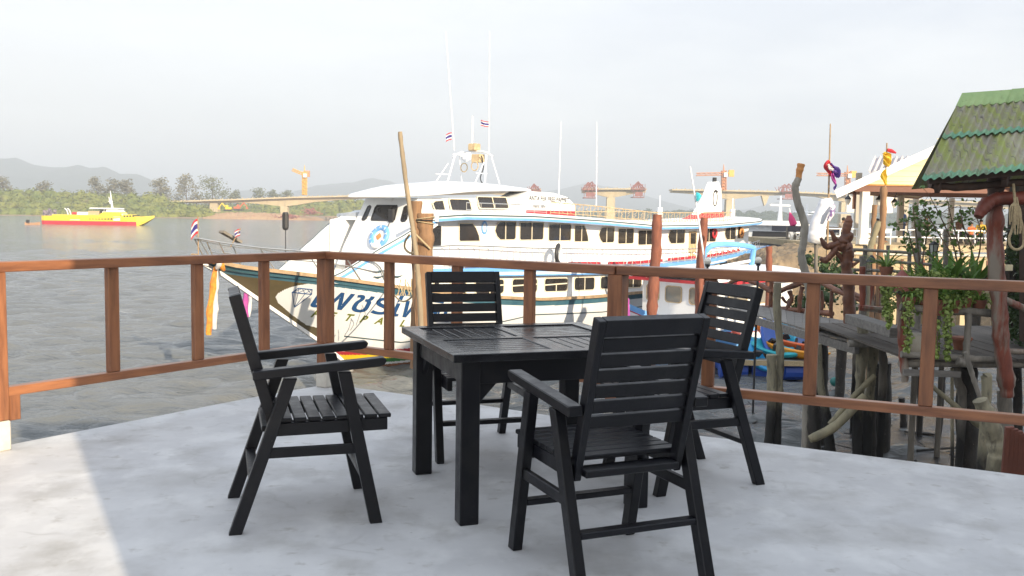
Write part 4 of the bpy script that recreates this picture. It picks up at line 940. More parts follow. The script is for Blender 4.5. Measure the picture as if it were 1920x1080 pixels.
# roof rail (cream), near and far
for side, stp in ((1, .52), (-1, 1.04)):
    deck_rail(7.2, 23.2, stp, lambda s: wr(s) - .25, lambda s: zr(s) + .09, lambda s: zr(s) + .52, m_rustrail, .013, scroll=side > 0, name='roof_rail', side=side)
deck_rail(2.7, 7.0, .7, lambda s: wr(s) - .2, lambda s: zr(s) + .08, lambda s: zr(s) + .36, m_steel, .011, scroll=False, name='roof_rail')
# ================================================================== ferry fittings that are things or stand on the roof
def bw(s, w, z): return BP0 + Matrix.Rotation(BR, 3, 'Z') @ bl(s, w, z)      # boat -> world
q = MB()
for sd in (1, -1):
    q.tube([bl(4.75, sd * .9, 6.1), bl(5.0, sd * .75, 7.15)], .032, 6); q.tube([bl(5.6, sd * .9, 6.12), bl(5.25, sd * .75, 7.15)], .02, 5)
    q.tube([bl(4.15, sd * .95, 6.1), bl(4.75, sd * .85, 6.85)], .02, 5); q.tube([bl(4.2, sd * .95, 6.45), bl(4.9, sd * .88, 6.45)], .015, 4)
q.tube(spline([bl(5.1, .95, 7.08), bl(5.1, .5, 7.26), bl(5.1, -.5, 7.26), bl(5.1, -.95, 7.08)], 4), .04, 6)
q.tube([bl(5.1, 0, 7.26), bl(5.1, 0, 8.55)], .025, 5)
bpart('radar_arch', q, m_white)
q = MB(); q.box(bl(5.1, .1, 7.43), (.34, .34, .26)); bpart('radar_box', q, m_rustrail, bevel=.03)
q = MB(); q.box(bl(5.1, .28, 7.02), (.3, .42, .3)); bpart('search_light', q, m_rustrail, bevel=.03)
q = MB(); q.tube([bl(5.1, -.9, 7.2), bl(6.0, -1.3, 7.25)], .03, 5); q.box(bl(6.3, -1.35, 7.28), (.5, .12, .22)); q.lathe([(.05, -.2), (.2, -.1), (.2, .1), (.05, .2)], bl(6.35, -1.35, 7.2), 10); bpart('wind_vane', q, m_white)
q = MB(); q.tube(spline([bl(4.9, .6, 7.1), bl(5.15, .5, 6.7), bl(4.8, .65, 6.3), bl(4.75, .8, 6.1)], 4), .02, 5); bpart('cable', q, m_dark)
for s, w, r0 in ((4.6, .55, .16), (5.3, -.55, .16)):
    q = MB(); q.v, q.f, _ = ring_at(bl(s, w, 6.72), Vector((1, 0, 0)), Vector((0, 0, 1)), r0, .022, 14, 5); q.mi = [0] * len(q.f); bpart('loud_hailer', q, m_rustrail)
def antenna(px, y0, y1, s, w, r=.015):
    z0 = None; p = bw(s, w, 5); Y = p.y
    a, b = P(px[1], y1, Y), P(px[0], y0, Y); mb_ = MB(); mb_.tube([a, a.lerp(b, .5), b], [r, r * .8, r * .35], 5)
    k = 5
    for i in range(1, k): c = a.lerp(b, i / k); mb_.tube([c - (b - a).normalized() * .03, c + (b - a).normalized() * .03], r * 1.25, 5)
    part('antenna', mb_, m_white, ferry)
for o in ferry.children:
    if o.name.split('.')[0] in ('radar_arch', 'radar_box', 'search_light', 'wind_vane', 'cable', 'loud_hailer'): o.location.x = .72
antenna((836, 852), 60, 282, 4.8, .7); antenna((918, 917), 60, 285, 5.1, -.85); antenna((1052, 1047), 228, 380, 11.3, .0, .024); antenna((1119, 1118), 228, 385, 14.0, .2, .026)
# white covered liferaft case with hand lettering, aft of the wheelhouse
def roof_thing_poly(name, s0, s1, w, prof, mt, hw_=.55):
    q = MB(); n = len(prof); q.add([bl(s0 + (s1 - s0) * x, w + o, zr((s0 + s1) / 2) + .1 + z) for o in (hw_, -hw_) for x, z in prof], [tuple(range(n)), tuple(range(2 * n - 1, n - 1, -1))] + [(i, (i + 1) % n, n + (i + 1) % n, n + i) for i in range(n)])
    return bpart(name, q, mt, bevel=.04)
roof_thing_poly('raft_case', 6.5, 10.0, 1.2, [(0, .0), (1, .0), (1, .42), (.86, .68), (.6, .82), (.2, .84), (0, .6)], m_white)
roof_thing_poly('red_raft_base', 6.8, 10.0, 1.25, [(0, -.02), (1, -.02), (1, .16), (0, .16)], m_red, .56)
for k, (tx, dz, sz) in enumerate((('ANTA FER FREE PAPMET', .50, .24), ('Aent  BN', .24, .2))):
    vs, fs = flat_text(tx, sz); q = MB(); s0 = 8.25 if k == 0 else 7.6
    q.add([bl(s0 + v.x, 1.775, zr(8.2) + .1 + dz + v.y - .012 * v.x) for v in vs], fs); bpart('case_lettering', q, m_dark)['kind'] = 'stuff'
# funnel fin at the stern, with its ring emblem and red foot
A0 = 23.0
q = MB(); fp = [(23.2, 4.95), (26.3, 4.98), (26.1, 6.6), (25.75, 6.95), (25.2, 6.9), (24.6, 6.1)]
q.prism(fp, .35, -.1, lambda u, v, w: bl(u, w, v)); bpart('funnel_fin', q, m_white, bevel=.05)
q = MB(); q.prism([(22.2, 4.84), (26.5, 4.86), (26.4, 5.36), (24.0, 5.3)], .40, -.15, lambda u, v, w: bl(u, w, v)); bpart('red_fin_foot', q, m_red, bevel=.02)
q = MB(); q.v, q.f, _ = ring_at(bl(25.3, .37, 6.05), Vector((0, -1, 0)), Vector((.12, 0, 1)), .40, .035, 20, 5)
for v in q.v: v.x = 25.3 + (v.x - 25.3) * .6
q.mi = [0] * len(q.f)
for k in range(3): q.ball(bl(25.2 + .14 * k, .37, 6.40 + .05 * (k == 1)), .06, 6, 4)
bpart('ring_emblem', q, m_dark)
q = MB(); q.tube([bl(25.7, .1, 6.9), bl(25.72, .1, 7.15)], .12, 8); bpart('exhaust_cap', q, m_dark)
for s, w in ((27.0, .6), (21.8, -1)):
    q = MB(); q.tube([bl(s, w, 4.9), bl(s, w, 6.1)], .03, 5); q.tube([bl(s, w, 5.0), bl(s, w, 5.5)], .14, 6); bpart('vent_mast', q, m_white)
for s, c in ((21.3, m_red), (24.6, m_orangecut)):
    q = MB(); q.v, q.f, _ = ring_at(bl(s, wu(s) + .08, 4.28), Vector((0, -1, 0)), Vector((0, 0, 1)), .2, .07, 14, 6); q.mi = [0] * len(q.f); bpart('wall_life_ring', q, c)

# ---- flags and streamers
m_fr = mat('flag_red', (.62, .05, .07), .8, trans=.3); m_fw = mat('flag_white', (.80, .80, .80), .8, trans=.3); m_fb = mat('flag_blue', (.06, .05, .25), .8, trans=.3)
m_fp = mat('pink_cloth', (.60, .12, .42), .8, (.45, .10, .45), 6, trans=.3); m_fo = mat('orange_garland', (.72, .22, .05), .8, (.80, .42, .06), 9, trans=.25); m_fy = mat('yellow_cloth', (.85, .62, .08), .8, trans=.3); m_fpu = mat('purple_cloth', (.16, .09, .36), .8, trans=.3)
def thai_flag(name, top, w, h, dv, label, pole=None, drop=.3, seed=0):
    t = thing(name, label, 'flag', top if pole is None else pole[0])
    q = MB(); bands = [0, 0, 1, 1, 2, 2, 2, 2, 1, 1, 0, 0]; nb = 12; dv = Vector(dv).normalized(); nn = dv.cross(Vector((0, 0, 1))).normalized()
    for j in range(nb):
        q.cm = bands[j]
        q.grid(lambda u, v: top + dv * (w * u) + Vector((0, 0, -h * (j + v) / nb - drop * w * u * u)) + nn * (.10 * w * math.sin(u * 7 + seed + (j + v) * .35) * u), 8, 1)
    part('cloth', q, [m_fr, m_fw, m_fb], t)
    if pole: q = MB(); q.tube(pole, .016, 6); part('pole', q, m_tan, t)
    return t
tp = bw(-5.6, 0, 4.24); p1 = P(371, 408, tp.y)
thai_flag('flag', P(371, 410, tp.y), .19, .40, (-.8, .1, 0), 'red white and blue flag on the staff at the very tip of the bow', [bw(-5.55, 0, 3.8), P(371, 405, tp.y)], 1.0, 1)
a = bw(-4.7, .1, 4.3); thai_flag('flag', P(450, 429, a.y), .15, .19, (-.9, .1, 0), 'tiny red white and blue flag on the bow rail behind the tip flag', [bw(-4.6, .1, 4.0), P(451, 428, a.y)], .5, 3)
a = bw(4.8, .7, 7); thai_flag('flag', P(847, 248, a.y), .20, .26, (-.9, .1, 0), 'small flag on the left whip antenna above the wheelhouse', None, .4, 2)
a = bw(5.1, -.85, 7); thai_flag('flag', P(917, 228, a.y), .30, .20, (-.95, .1, 0), 'small ragged flag on the right whip antenna above the wheelhouse', None, -.2, 5)
def streamer(pts, wd, mt, th=.05, n=10):
    q = MB(); pts = spline(pts, 5)
    for k in range(len(pts)):
        pass
    q.tube(pts, [wd * .35, wd, wd * .95, wd * 1.05, wd * .7], n)
    for i, v in enumerate(q.v): q.v[i] = v + Vector((.03 * noise.noise(v * 5), .03 * noise.noise(v * 5 + Vector((9, 0, 0))), 0)) * 1.5
    return q
Yb = bw(-5.3, 0, 3.5).y - .2
t = thing('bow_garland', 'orange and white ribbons tied round the bow tip and hanging to the water', 'garland', P(400, 500, Yb))
q = streamer([P(404, 500, Yb), P(399, 540, Yb), P(393, 590, Yb), P(391, 628, Yb)], .085, m_fo); part('orange_ribbon', q, m_fo, t)
q = streamer([P(406, 500, Yb + .05), P(405, 540, Yb + .05), P(403, 580, Yb + .05), P(401, 617, Yb + .05)], .075, m_fw); part('white_ribbon', q, m_fw, t)
q = MB(); q.tube(spline([P(399, 492, Yb - .1), P(408, 487, Yb - .15), P(415, 498, Yb - .1), P(420, 507, Yb)], 4), [.06, .1, .09, .04], 8); part('knot', q, m_fo, t)
q = MB(); q.tube(spline([P(405, 486, Yb - .2), P(411, 494, Yb - .25), P(407, 503, Yb - .15)], 4), [.04, .08, .05], 8); part('white_bow_knot', q, m_fw, t)
Yc = bw(-3.9, 0, 3).y
t = thing('bow_streamer', 'pink purple and white cloth hanging under the bow behind the left chair', 'streamer', P(462, 540, Yc))
q = streamer([P(463, 535, Yc), P(461, 555, Yc), P(460, 577, Yc), P(463, 595, Yc)], .085, m_fp); part('pink_cloth', q, m_fp, t)
q = streamer([P(470, 535, Yc + .06), P(470, 560, Yc + .06), P(468, 580, Yc + .06), P(466, 594, Yc + .06)], .045, m_fw); part('white_cloth', q, m_fw, t)

# ---- mooring piles
def pile(label, parts_, Y, cat='pile', name='mooring_pile', mt=m_pile, group=None, foot=True):
    """parts_: list of (part name, pixel points, pixel radii, material or None)"""
    x0, y0 = parts_[0][1][-1]; b = P(x0, y0, Y); t = thing(name, label, cat, (b.x, b.y, WZ - .3), 0, group)
    for k, (nm, pts, r, mm) in enumerate(parts_):
        rs = [a / FOC * Y for a in (r if hasattr(r, '__len__') else [r, r])]; ps = [P(x, y, Y + .02 * k) for x, y in pts]
        if foot and k == 0: ps.append(Vector((ps[-1].x, ps[-1].y, min(ps[-1].z - .2, WZ - .5))))
        q = MB(); q.log(ps, rs, seed=x0 + k); part(nm, q, mm or mt, t, smooth=R(60))
    return t
t = pile('pair of thick old timber posts with ropes in front of the ferry bow',
     [('post', [(797, 400), (797, 450), (794, 520), (790, 600), (788, 690)], [15, 16, 14, 13], None), ('rear_post', [(780, 377), (781, 430), (783, 520), (780, 600), (778, 690)], [11, 11, 10, 10], None)], 20)
for k, (y, r) in enumerate(((409, 17), (413, 17.5), (417, 17))):
    q = MB(); c = P(797, y, 20); q.v, q.f, _ = ring_at(c, Vector((.15 * (k - 1), .1, 1)).normalized(), Vector((0, 1, 0)), r / FOC * 20, .018, 20, 5); q.mi = [0] * len(q.f); part('rope_turn', q, m_rope if k != 1 else m_dark, t)
q = MB(); q.tube(spline([P(770, 428, 19.75), P(780, 440, 19.7), P(795, 455, 19.75), P(807, 467, 19.85)], 4), .022, 6); q.tube(spline([P(779, 432, 19.75), P(780, 470, 19.8), P(779, 510, 19.8)], 4), .016, 6)
q.tube(spline([P(768, 440, 19.8), P(760, 452, 19.9), P(759, 465, 19.9), P(768, 474, 19.8), P(778, 473, 19.75)], 4), .025, 6); part('rope_tail', q, m_rope, t)
pile('long thin leaning pole lashed to the thick timber posts', [('pole', [(750, 247), (757, 310), (768, 390), (777, 450), (784, 520), (789, 620)], [4, 4.5, 5, 6], mat('silvery_bamboo', (.36, .29, .19), .8, (.25, .2, .14), 4, (3, 3, .4), bump=.004))], 19.5, 'pole', 'leaning_pole')
t = thing('mooring_rope', 'pale mooring rope sagging from the timber posts to the ferry bow', 'rope', P(790, 530, 20))
q = MB(); a, b = P(793, 528, 20), bw(-.3, hw(-.3, zg(-.3)) + .1, zg(-.3) + .02); q.tube([a.lerp(b, i / 12) + Vector((0, 0, -.45 * math.sin(math.pi * i / 12))) for i in range(13)], .022, 6); part('rope', q, m_rope, t)
q = MB(); rg = random.Random(4)
for i in range(9):
    c = a.lerp(b, .25 + .06 * i) + Vector((0, 0, -.3)); q.tube(spline([c, c + Vector((rg.uniform(-.1, .1), 0, .18)), c + Vector((rg.uniform(-.15, .15), 0, rg.uniform(.2, .5)))], 3), .014, 4)
part('frayed_strand', q, m_rope, t)
m_rustpile = mat('rust_red_pile', (.27, .095, .055), .8, (.17, .065, .045), 4, (2, 2, .5), bump=.006, bscale=10)
pile('rust red round pile in front of the ferry midships', [('post', [(1233, 402), (1231, 450), (1227, 520), (1222, 600)], [9.5, 10, 10, 10], None)], 30, mt=m_rustpile, name='steel_pile')
pile('rust red pile between the ferry stern windows and the blue frame', [('post', [(1321, 408), (1317, 450), (1312, 520), (1310, 600)], [7, 8, 8, 8], None)], 32, mt=m_rustpile, name='steel_pile')
pile('short rust red pile end beside the stone embankment', [('post', [(1442, 462), (1442, 490), (1441, 560)], [6, 6, 6], None)], 31, mt=m_rustpile, name='steel_pile')
t = thing('bamboo_pole', 'thin white leaning pole with a turquoise rag in front of the ferry stern', 'pole', P(1325, 520, 29))
q = MB(); q.tube([P(1294, 312, 29), P(1308, 400, 29), P(1328, 540, 29)], [.02, .03, .035], 6); part('pole', q, m_white, t)
q = MB(); q.tube(spline([P(1306, 362, 29), P(1310, 368, 28.9), P(1307, 377, 28.9)], 3), [.03, .09, .03], 6); part('rag', q, mat('turquoise_cloth', (.05, .50, .58), .8), t)

# ================================================================== small red and white boat
BA = Vector((.75, .66, 0)).normalized(); BB = Vector((.66, -.75, 0)).normalized(); C2, K2 = Vector((6.136, 33.8, 0)), 1.3
def sb(a, b, z): return C2 + BA * a * K2 + BB * b * K2 + Vector((0, 0, WZ - .4 if z < WZ else EYE + (z - EYE) * K2))
t = boat2 = thing('small_boat', 'small white boat with red roof edge, three front windows and a turquoise prow', 'boat', sb(1, 0, WZ))
q = MB(); st = [-2.2, -1.9, -1.4, -.6, .5, 2, 3.2, 4.0]
bwid = [.05, .35, .75, 1.15, 1.4, 1.5, 1.45, 1.2]; gz = [-.95, -1.12, -1.3, -1.5, -1.6, -1.65, -1.6, -1.5]
sec = []
for s, w, g in zip(st, bwid, gz):
    for f, zz in ((1.0, g), (1.0, g - .16), (.99, g - .19), (.98, g - .36), (.8, g - 1.2), (.45, WZ - .3), (-.45, WZ - .3), (-.8, g - 1.2), (-.98, g - .36), (-.99, g - .19), (-1.0, g - .16), (-1.0, g)): sec.append(sb(s, f * w, zz))
k = 12
for i in range(len(st) - 1):
    for j in range(k - 1):
        q.cm = {0: 0, 10: 0, 1: 1, 9: 1, 2: 2, 8: 2}.get(j, 0)
        q.f.append((i * k + j, (i + 1) * k + j, (i + 1) * k + j + 1, i * k + j + 1)); q.mi.append(q.cm)
q.v = sec; q.f.append(tuple(range((len(st) - 1) * k, len(st) * k))); q.mi.append(0)
part('hull', q, [m_blue, m_red, m_white], t)
q = MB(); q.add([sb(s, f * w * .97, g - .08) for s, w, g in zip(st, bwid, gz) for f in (-1, 1)], [(2 * i, 2 * i + 1, 2 * i + 3, 2 * i + 2) for i in range(len(st) - 1)]); part('boat_deck', q, m_white, t)
m_cyan = mat('turquoise_paint', (.03, .42, .60), .4)
q = MB(); pr_ = spline([sb(-2.0, 0, -1.5), sb(-2.28, 0, -1.0), sb(-2.42, 0, -.65), sb(-2.62, 0, -.42)], 4)
for a, b, w in zip(pr_, pr_[1:], (.30, .30, .32, .34, .34, .34, .32, .30, .26, .22, .16, .1)): q.bar(a, b, .10, w, up=tuple(BA))
part('prow', q, m_cyan, t)
for j, (mt_, o) in enumerate(((m_fw, -.07), (m_fr, 0), (m_fw, .07), (m_fp, .12))):
    q = MB(); q.tube(spline([sb(-2.25, o * .6, -.82), sb(-2.38, o * 1.6, -1.1), sb(-2.35, o * 2.2, -1.55)], 3), [.05, .07, .04], 6); part('prow_ribbon', q, mt_, t)
zt_, zb2 = -.42, -1.7
q = MB(); q.add([sb(0, -1.35, zb2), sb(0, 1.35, zb2), sb(0, 1.35, zt_), sb(0, -1.35, zt_), sb(3.6, -1.35, zb2), sb(3.6, 1.35, zb2), sb(3.6, 1.35, zt_), sb(3.6, -1.35, zt_)], [(0, 1, 2, 3), (1, 5, 6, 2), (5, 4, 7, 6), (4, 0, 3, 7)]); part('cabin', q, m_white, t)
def win2(poly, fn):
    n = len(poly); cx = sum(p[0] for p in poly) / n; cz = sum(p[1] for p in poly) / n; inn = [(cx + (x - cx) * .9, cz + (z - cz) * .9) for x, z in poly]
    q = MB(); q.add([fn(x, z, .025) for x, z in poly] + [fn(x, z, .025) for x, z in inn] + [fn(x, z, 0) for x, z in poly], [f for i in range(n) for f in ((i, (i + 1) % n, n + (i + 1) % n, n + i), (i, 2 * n + i, 2 * n + (i + 1) % n, (i + 1) % n))]); f = part('window', q, m_rustrail, t)
    q = MB(); q.add([fn(x, z, .012) for x, z in inn], [tuple(range(n))]); part('pane', q, mat_pane2, f)
mat_pane2 = mat('dusty_glass', (.22, .22, .20), .12, (.30, .26, .20), 2)
for b0, b1 in ((-1.20, -.72), (-.50, .10), (.35, 1.05)): win2(rr(b0, b1, -1.06, -.58, .1), lambda x, z, o: sb(-o, x, z))
for a0, a1 in ((.4, 1.3), (1.7, 2.6)): win2(rr(a0, a1, -1.05, -.58, .1), lambda x, z, o: sb(x, 1.35 + o, z))
q = MB(); n = 12
q.add([sb(a, 1.62 * math.sin(math.pi * (j / n - .5)), -.36 + .30 * (math.cos(math.pi * (j / n - .5)) ** .8) - .06 * (a < 0)) for a in (-.35, 0, 2, 4.2) for j in range(n + 1)], [(i * (n + 1) + j, (i + 1) * (n + 1) + j, (i + 1) * (n + 1) + j + 1, i * (n + 1) + j + 1) for i in range(3) for j in range(n)])
part('roof', q, m_white, t, smooth=True)
q = MB()
for a, b in ((sb(-.37, -1.66, -.41), sb(-.37, 1.66, -.41)), (sb(-.37, 1.64, -.40), sb(4.2, 1.64, -.34)), (sb(-.37, -1.64, -.40), sb(4.2, -1.64, -.34))): q.bar(a, b, .07, .11)
part('red_roof_edge', q, m_red, t)
q = MB(); F = [P(1306, 515, 35.88), P(1318, 482, 35.88), P(1333, 461, 35.88), P(1370, 458, 36.3), P(1408, 463, 36.8), P(1413, 468, 36.9), P(1406, 520, 36.9)]
q.tube(F[:1] + spline(F[1:6], 3) + F[6:], .11, 8)
part('blue_roof_frame', q, m_blue, t)
q = MB(); q.tube([P(1322, 505, 36.0), P(1406, 489, 36.8)], .06, 6); part('white_frame_bar', q, m_white, t)
for i, (px, py, Y, lab) in enumerate(((1327, 490, 23.5, 'round white globe lamp left of the blue boat frame'), (1422, 488, 23.5, 'round white globe lamp right of the blue boat frame'))):
    a = P(px, py, Y); l = thing('globe_lamp', lab, 'lamp', (a.x, a.y, -1)); q = MB(); q.ball(a, .088, 14, 10); part('globe', q, mat('opal_globe', (.75, .72, .64), .35), l, smooth=True)
    q = MB(); q.tube([(a.x, a.y, -3.9), (a.x, a.y, a.z - .07)], .03, 6); q.lathe([(.05, 0), (.07, .05), (.05, .09)], (a.x, a.y, a.z - .14), 8); part('lamp_post', q, m_dark, l)

# ================================================================== kayak raft
t = thing('kayak_raft', 'floating timber raft on blue drums beside the walkway', 'raft', P(1450, 680, 30))
zr_ = -3.12; r0, r1 = P(1350, 672, 29), P(1519, 672, 29)
for i in range(9):
    q = MB(); y = 28.9 + .36 * i; q.box(((r0.x + r1.x) / 2, y, zr_), (r1.x - r0.x, .33, .07)); part('raft_plank', q, m_plank, t)
q = MB(); q.box(((r0.x + r1.x) / 2, 28.72, zr_ - .03), (r1.x - r0.x + .04, .05, .16)); part('raft_rim', q, m_rope, t)
m_drum = mat('blue_plastic_drum', (.02, .07, .36), .4)
for i in range(3):
    q = MB(); x = r0.x + .45 + i * 1.0; q.tube([(x - .44, 29.1, zr_ - .33), (x - .40, 29.1, zr_ - .33), (x + .40, 29.1, zr_ - .33), (x + .44, 29.1, zr_ - .33)], [.22, .29, .29, .22], 12); part('drum', q, m_drum, t)
    q = MB(); q.tube([(x, 29.5, zr_ - .33), (x, 31.5, zr_ - .33)], .28, 10); part('drum', q, m_drum, t)
def kayak(px, py, Y, L, rz, tilt, roll, col, lab):
    p = P(px, py, Y); t = thing('kayak', lab, 'kayak', p, 0, 'plastic kayaks heaped on the raft')
    M = Matrix.Rotation(rz, 4, 'Z') @ Matrix.Rotation(tilt, 4, 'X') @ Matrix.Rotation(roll, 4, 'Y'); q = MB(); n = 12; rows = 11; vs = []
    for i in range(rows):
        u = i / (rows - 1) * 2 - 1; w = .37 * (1 - abs(u) ** 2.2) ** .8 + .015; h = .17 * (1 - abs(u) ** 3) ** .6 + .03; lift = .16 * abs(u) ** 2.5
        for j in range(n):
            g = 2 * math.pi * j / n; z = h * math.sin(g) * (1 if math.sin(g) < 0 else .55)
            if math.sin(g) > .5 and abs(u) < .62: z -= .14 * math.cos(u * 2.3)
            vs.append(p + M @ Vector((w * math.cos(g), u * L / 2, z + lift)))
    q.add(vs, [(i * n + j, (i + 1) * n + j, (i + 1) * n + (j + 1) % n, i * n + (j + 1) % n) for i in range(rows - 1) for j in range(n)] + [tuple(range(n)), tuple(range((rows - 1) * n, rows * n))])
    part('kayak_hull', q, mat('kayak_' + lab.split()[0], col, .35), t, smooth=R(50))
    q = MB(); q.box(p + M @ Vector((0, -.1, .10)), (.34, .08, .22), M=M); part('seat_back', q, m_dark, t)
O_, Rd, Bl_, Cy = (.75, .24, .03), (.62, .10, .05), (.03, .10, .42), (.02, .36, .55)
for a in ((1437, 621, 31, 2.2, .5, .5, .5, O_, 'orange kayak on top of the heap, beside the right chair back'), (1420, 645, 30.2, 2.2, .9, .3, .3, Rd, 'red kayak under the topmost orange kayak'), (1446, 638, 29.8, 2.0, .1, .9, .4, Bl_, 'dark blue kayak standing up in the middle of the heap'),
          (1472, 632, 30.6, 2.4, -.2, .6, -.5, Cy, 'turquoise kayak leaning behind the pale walkway post'), (1448, 653, 29.5, 2.0, 1.0, .2, -.2, (.02, .40, .48), 'teal kayak lying below the dark blue one'), (1486, 645, 30.2, 2.2, 1.2, .15, .2, (.66, .14, .04), 'orange red kayak behind the front orange one'),
          (1490, 659, 29.3, 2.2, 1.0, .1, .2, (.78, .32, .02), 'bright yellow orange kayak at the front right of the raft'), (1413, 662, 29.3, 1.8, .4, .7, .2, (.03, .30, .62), 'sky blue kayak at the front left of the raft'), (1506, 648, 30.8, 2.0, .4, .4, .1, (.05, .09, .25), 'navy kayak at the far right of the heap')): kayak(*a)

# ================================================================== stilt walk
ZW = -.95
def stilt(name, pts, r, Y, mt, label, cat='post', seed=0, group='stilts under the walkway and hut', foot=True):
    ps = [P(x, y, Y) for x, y in pts]
    if foot: ps.append(Vector((ps[-1].x, ps[-1].y + .02, MZ - .5)))
    q = MB(); rs = [a / FOC * Y for a in (r if hasattr(r, '__len__') else [r, r])]; q.log(ps, rs, seed=seed or pts[0][0])
    return solo(name, q, mt, label, cat, group, smooth=R(60))
F0, F1, B0, B1 = G(1368, 577, ZW), G(1608, 642, ZW), G(1350, 560, ZW), G(1612, 606, ZW)
wk = thing('walkway', 'grey plank walkway on stilts with a branch balustrade', 'walkway', (F1 + B1) / 2)
NP = 17
for i in range(NP):
    a, b = F0.lerp(F1, (i + .01) / NP), F0.lerp(F1, (i + .985) / NP); c, e = B0.lerp(B1, (i + .01) / NP), B0.lerp(B1, (i + .985) / NP); dz = Vector((0, 0, RNG.uniform(-.012, .012)))
    q = MB(); q.add([p + dz - Vector((0, 0, h)) for h in (0, .04) for p in (a, b, e, c)], [(0, 1, 2, 3), (7, 6, 5, 4), (0, 4, 5, 1), (1, 5, 6, 2), (2, 6, 7, 3), (3, 7, 4, 0)]); part('plank', q, m_plank, wk)
q = MB(); q.bar(F0 + Vector((-.03, -.06, -.13)), F1 + Vector((-.03, -.06, -.13)), .09, .17); part('edge_beam', q, m_plank, wk)
q = MB(); q.bar(B0 + Vector((0, .05, -.13)), B1 + Vector((0, .05, -.13)), .09, .17); part('edge_beam', q, m_plank, wk)
def rl(name, pts, r, Y0, Y1=None, mt=m_redlog2, par=None, k=0):
    n = len(pts); ps = [P(x, y, Y0 + (Y1 - Y0 if Y1 else 0) * i / (n - 1)) for i, (x, y) in enumerate(pts)]; q = MB(); Y = Y0
    rs = [a / FOC * Y for a in (r if hasattr(r, '__len__') else [r, r])]; q.log(ps, rs, seed=pts[0][0] + k); return part(name, q, mt, par or wk, smooth=R(60))
def Yw(px): return float(np.interp(px, [1350, 1612], [B0.y, B1.y]))
for pts, r in (([(1362, 536), (1384, 523), (1412, 528), (1448, 548)], [4, 5, 4]), ([(1456, 549), (1482, 538), (1514, 527)], [4.5, 5, 4.5]), ([(1440, 526), (1466, 521), (1510, 533)], [3.5, 4, 3.5]), ([(1540, 529), (1572, 546), (1617, 564)], [5, 5, 4.5]), ([(1580, 540), (1598, 548), (1614, 557)], [4, 4, 3.5]), ([(1440, 540), (1452, 547), (1460, 546)], [4, 4, 3])):
    rl('top_branch', pts, r, Yw(pts[0][0]) - .15, Yw(pts[-1][0]) - .15)
for pts, r in (([(1426, 577), (1470, 580), (1517, 584), (1560, 588)], [5, 5, 5]), ([(1426, 589), (1475, 594), (1520, 601), (1560, 605), (1600, 608)], [4.5, 5, 5])): rl('bottom_branch', pts, r, Yw(pts[0][0]) - .1, Yw(pts[-1][0]) - .1)
for pts, r in (([(1480, 545), (1484, 560), (1478, 575), (1476, 592)], [4.5, 4]), ([(1466, 557), (1474, 567), (1480, 564)], [3, 2]), ([(1505, 537), (1500, 560), (1499, 594)], [4.5, 4]), ([(1447, 528), (1445, 560), (1444, 590)], [4, 4]), ([(1560, 545), (1558, 575), (1559, 601)], [3.5, 3.5]), ([(1590, 555), (1591, 580), (1589, 604)], [5, 5]), ([(1540, 545), (1542, 570), (1538, 590)], [3.5, 3])):
    rl('branch_baluster', pts, r, Yw(pts[0][0]) - .1)
# twisted driftwood figure
t = thing('driftwood_figure', 'twisted red brown driftwood with curling arms standing on the walkway', 'driftwood', P(1592, 606, 20.2))
for nm, pts, r in (('trunk', [(1593, 606), (1592, 560), (1590, 520), (1587, 495), (1588, 470)], [9, 9, 8, 8]), ('body', [(1586, 500), (1590, 480), (1589, 465), (1580, 458), (1584, 446), (1593, 442), (1589, 455)], [7, 9, 9, 8, 8, 7, 4]), ('raised_limb', [(1586, 444), (1587, 430), (1591, 415), (1592, 404)], [6, 7, 6, 3]),
                   ('curled_arm', [(1584, 455), (1570, 457), (1552, 463), (1545, 457), (1539, 446)], [6, 6, 5, 4, 2]), ('short_limb', [(1570, 458), (1564, 446), (1558, 432)], [4, 4, 2]), ('low_arm', [(1584, 468), (1570, 463), (1560, 476), (1548, 488), (1537, 484)], [6, 6, 5, 5, 3]), ('side_twig', [(1592, 502), (1602, 495), (1613, 489)], [3, 2.5, 1.2]), ('brace_limb', [(1566, 470), (1578, 485), (1586, 500)], [3, 4, 4])):
    rl(nm, pts, [x * 1.25 for x in r], 20.2, par=t, mt=m_redlog2)
t = stilt('tree_trunk', [(1498, 334), (1491, 352), (1497, 386), (1508, 420), (1507, 450), (1503, 482), (1512, 520), (1518, 560), (1516, 600), (1517, 660)], [6.5, 7, 7, 7.5, 7.5, 8], 18.6, mat('pale_grey_trunk', (.38, .345, .29), .85, (.23, .21, .18), 3.5, (2, 2, .4), bump=.012, bscale=8), 'tall crooked grey trunk with a cut top coloured sunlit orange', 'tree trunk', group=None)  # a paler copy of the grey driftwood colours
q = MB(); q.log([P(1497.5, 336, 18.6), P(1499, 322, 18.6), P(1502, 307, 18.6)], [.066, .07, .078], 5); part('sun_tinted_cut_top', q, m_orangecut, t, smooth=R(60))  # debarked top; the sunlight on it is put into the orange colour
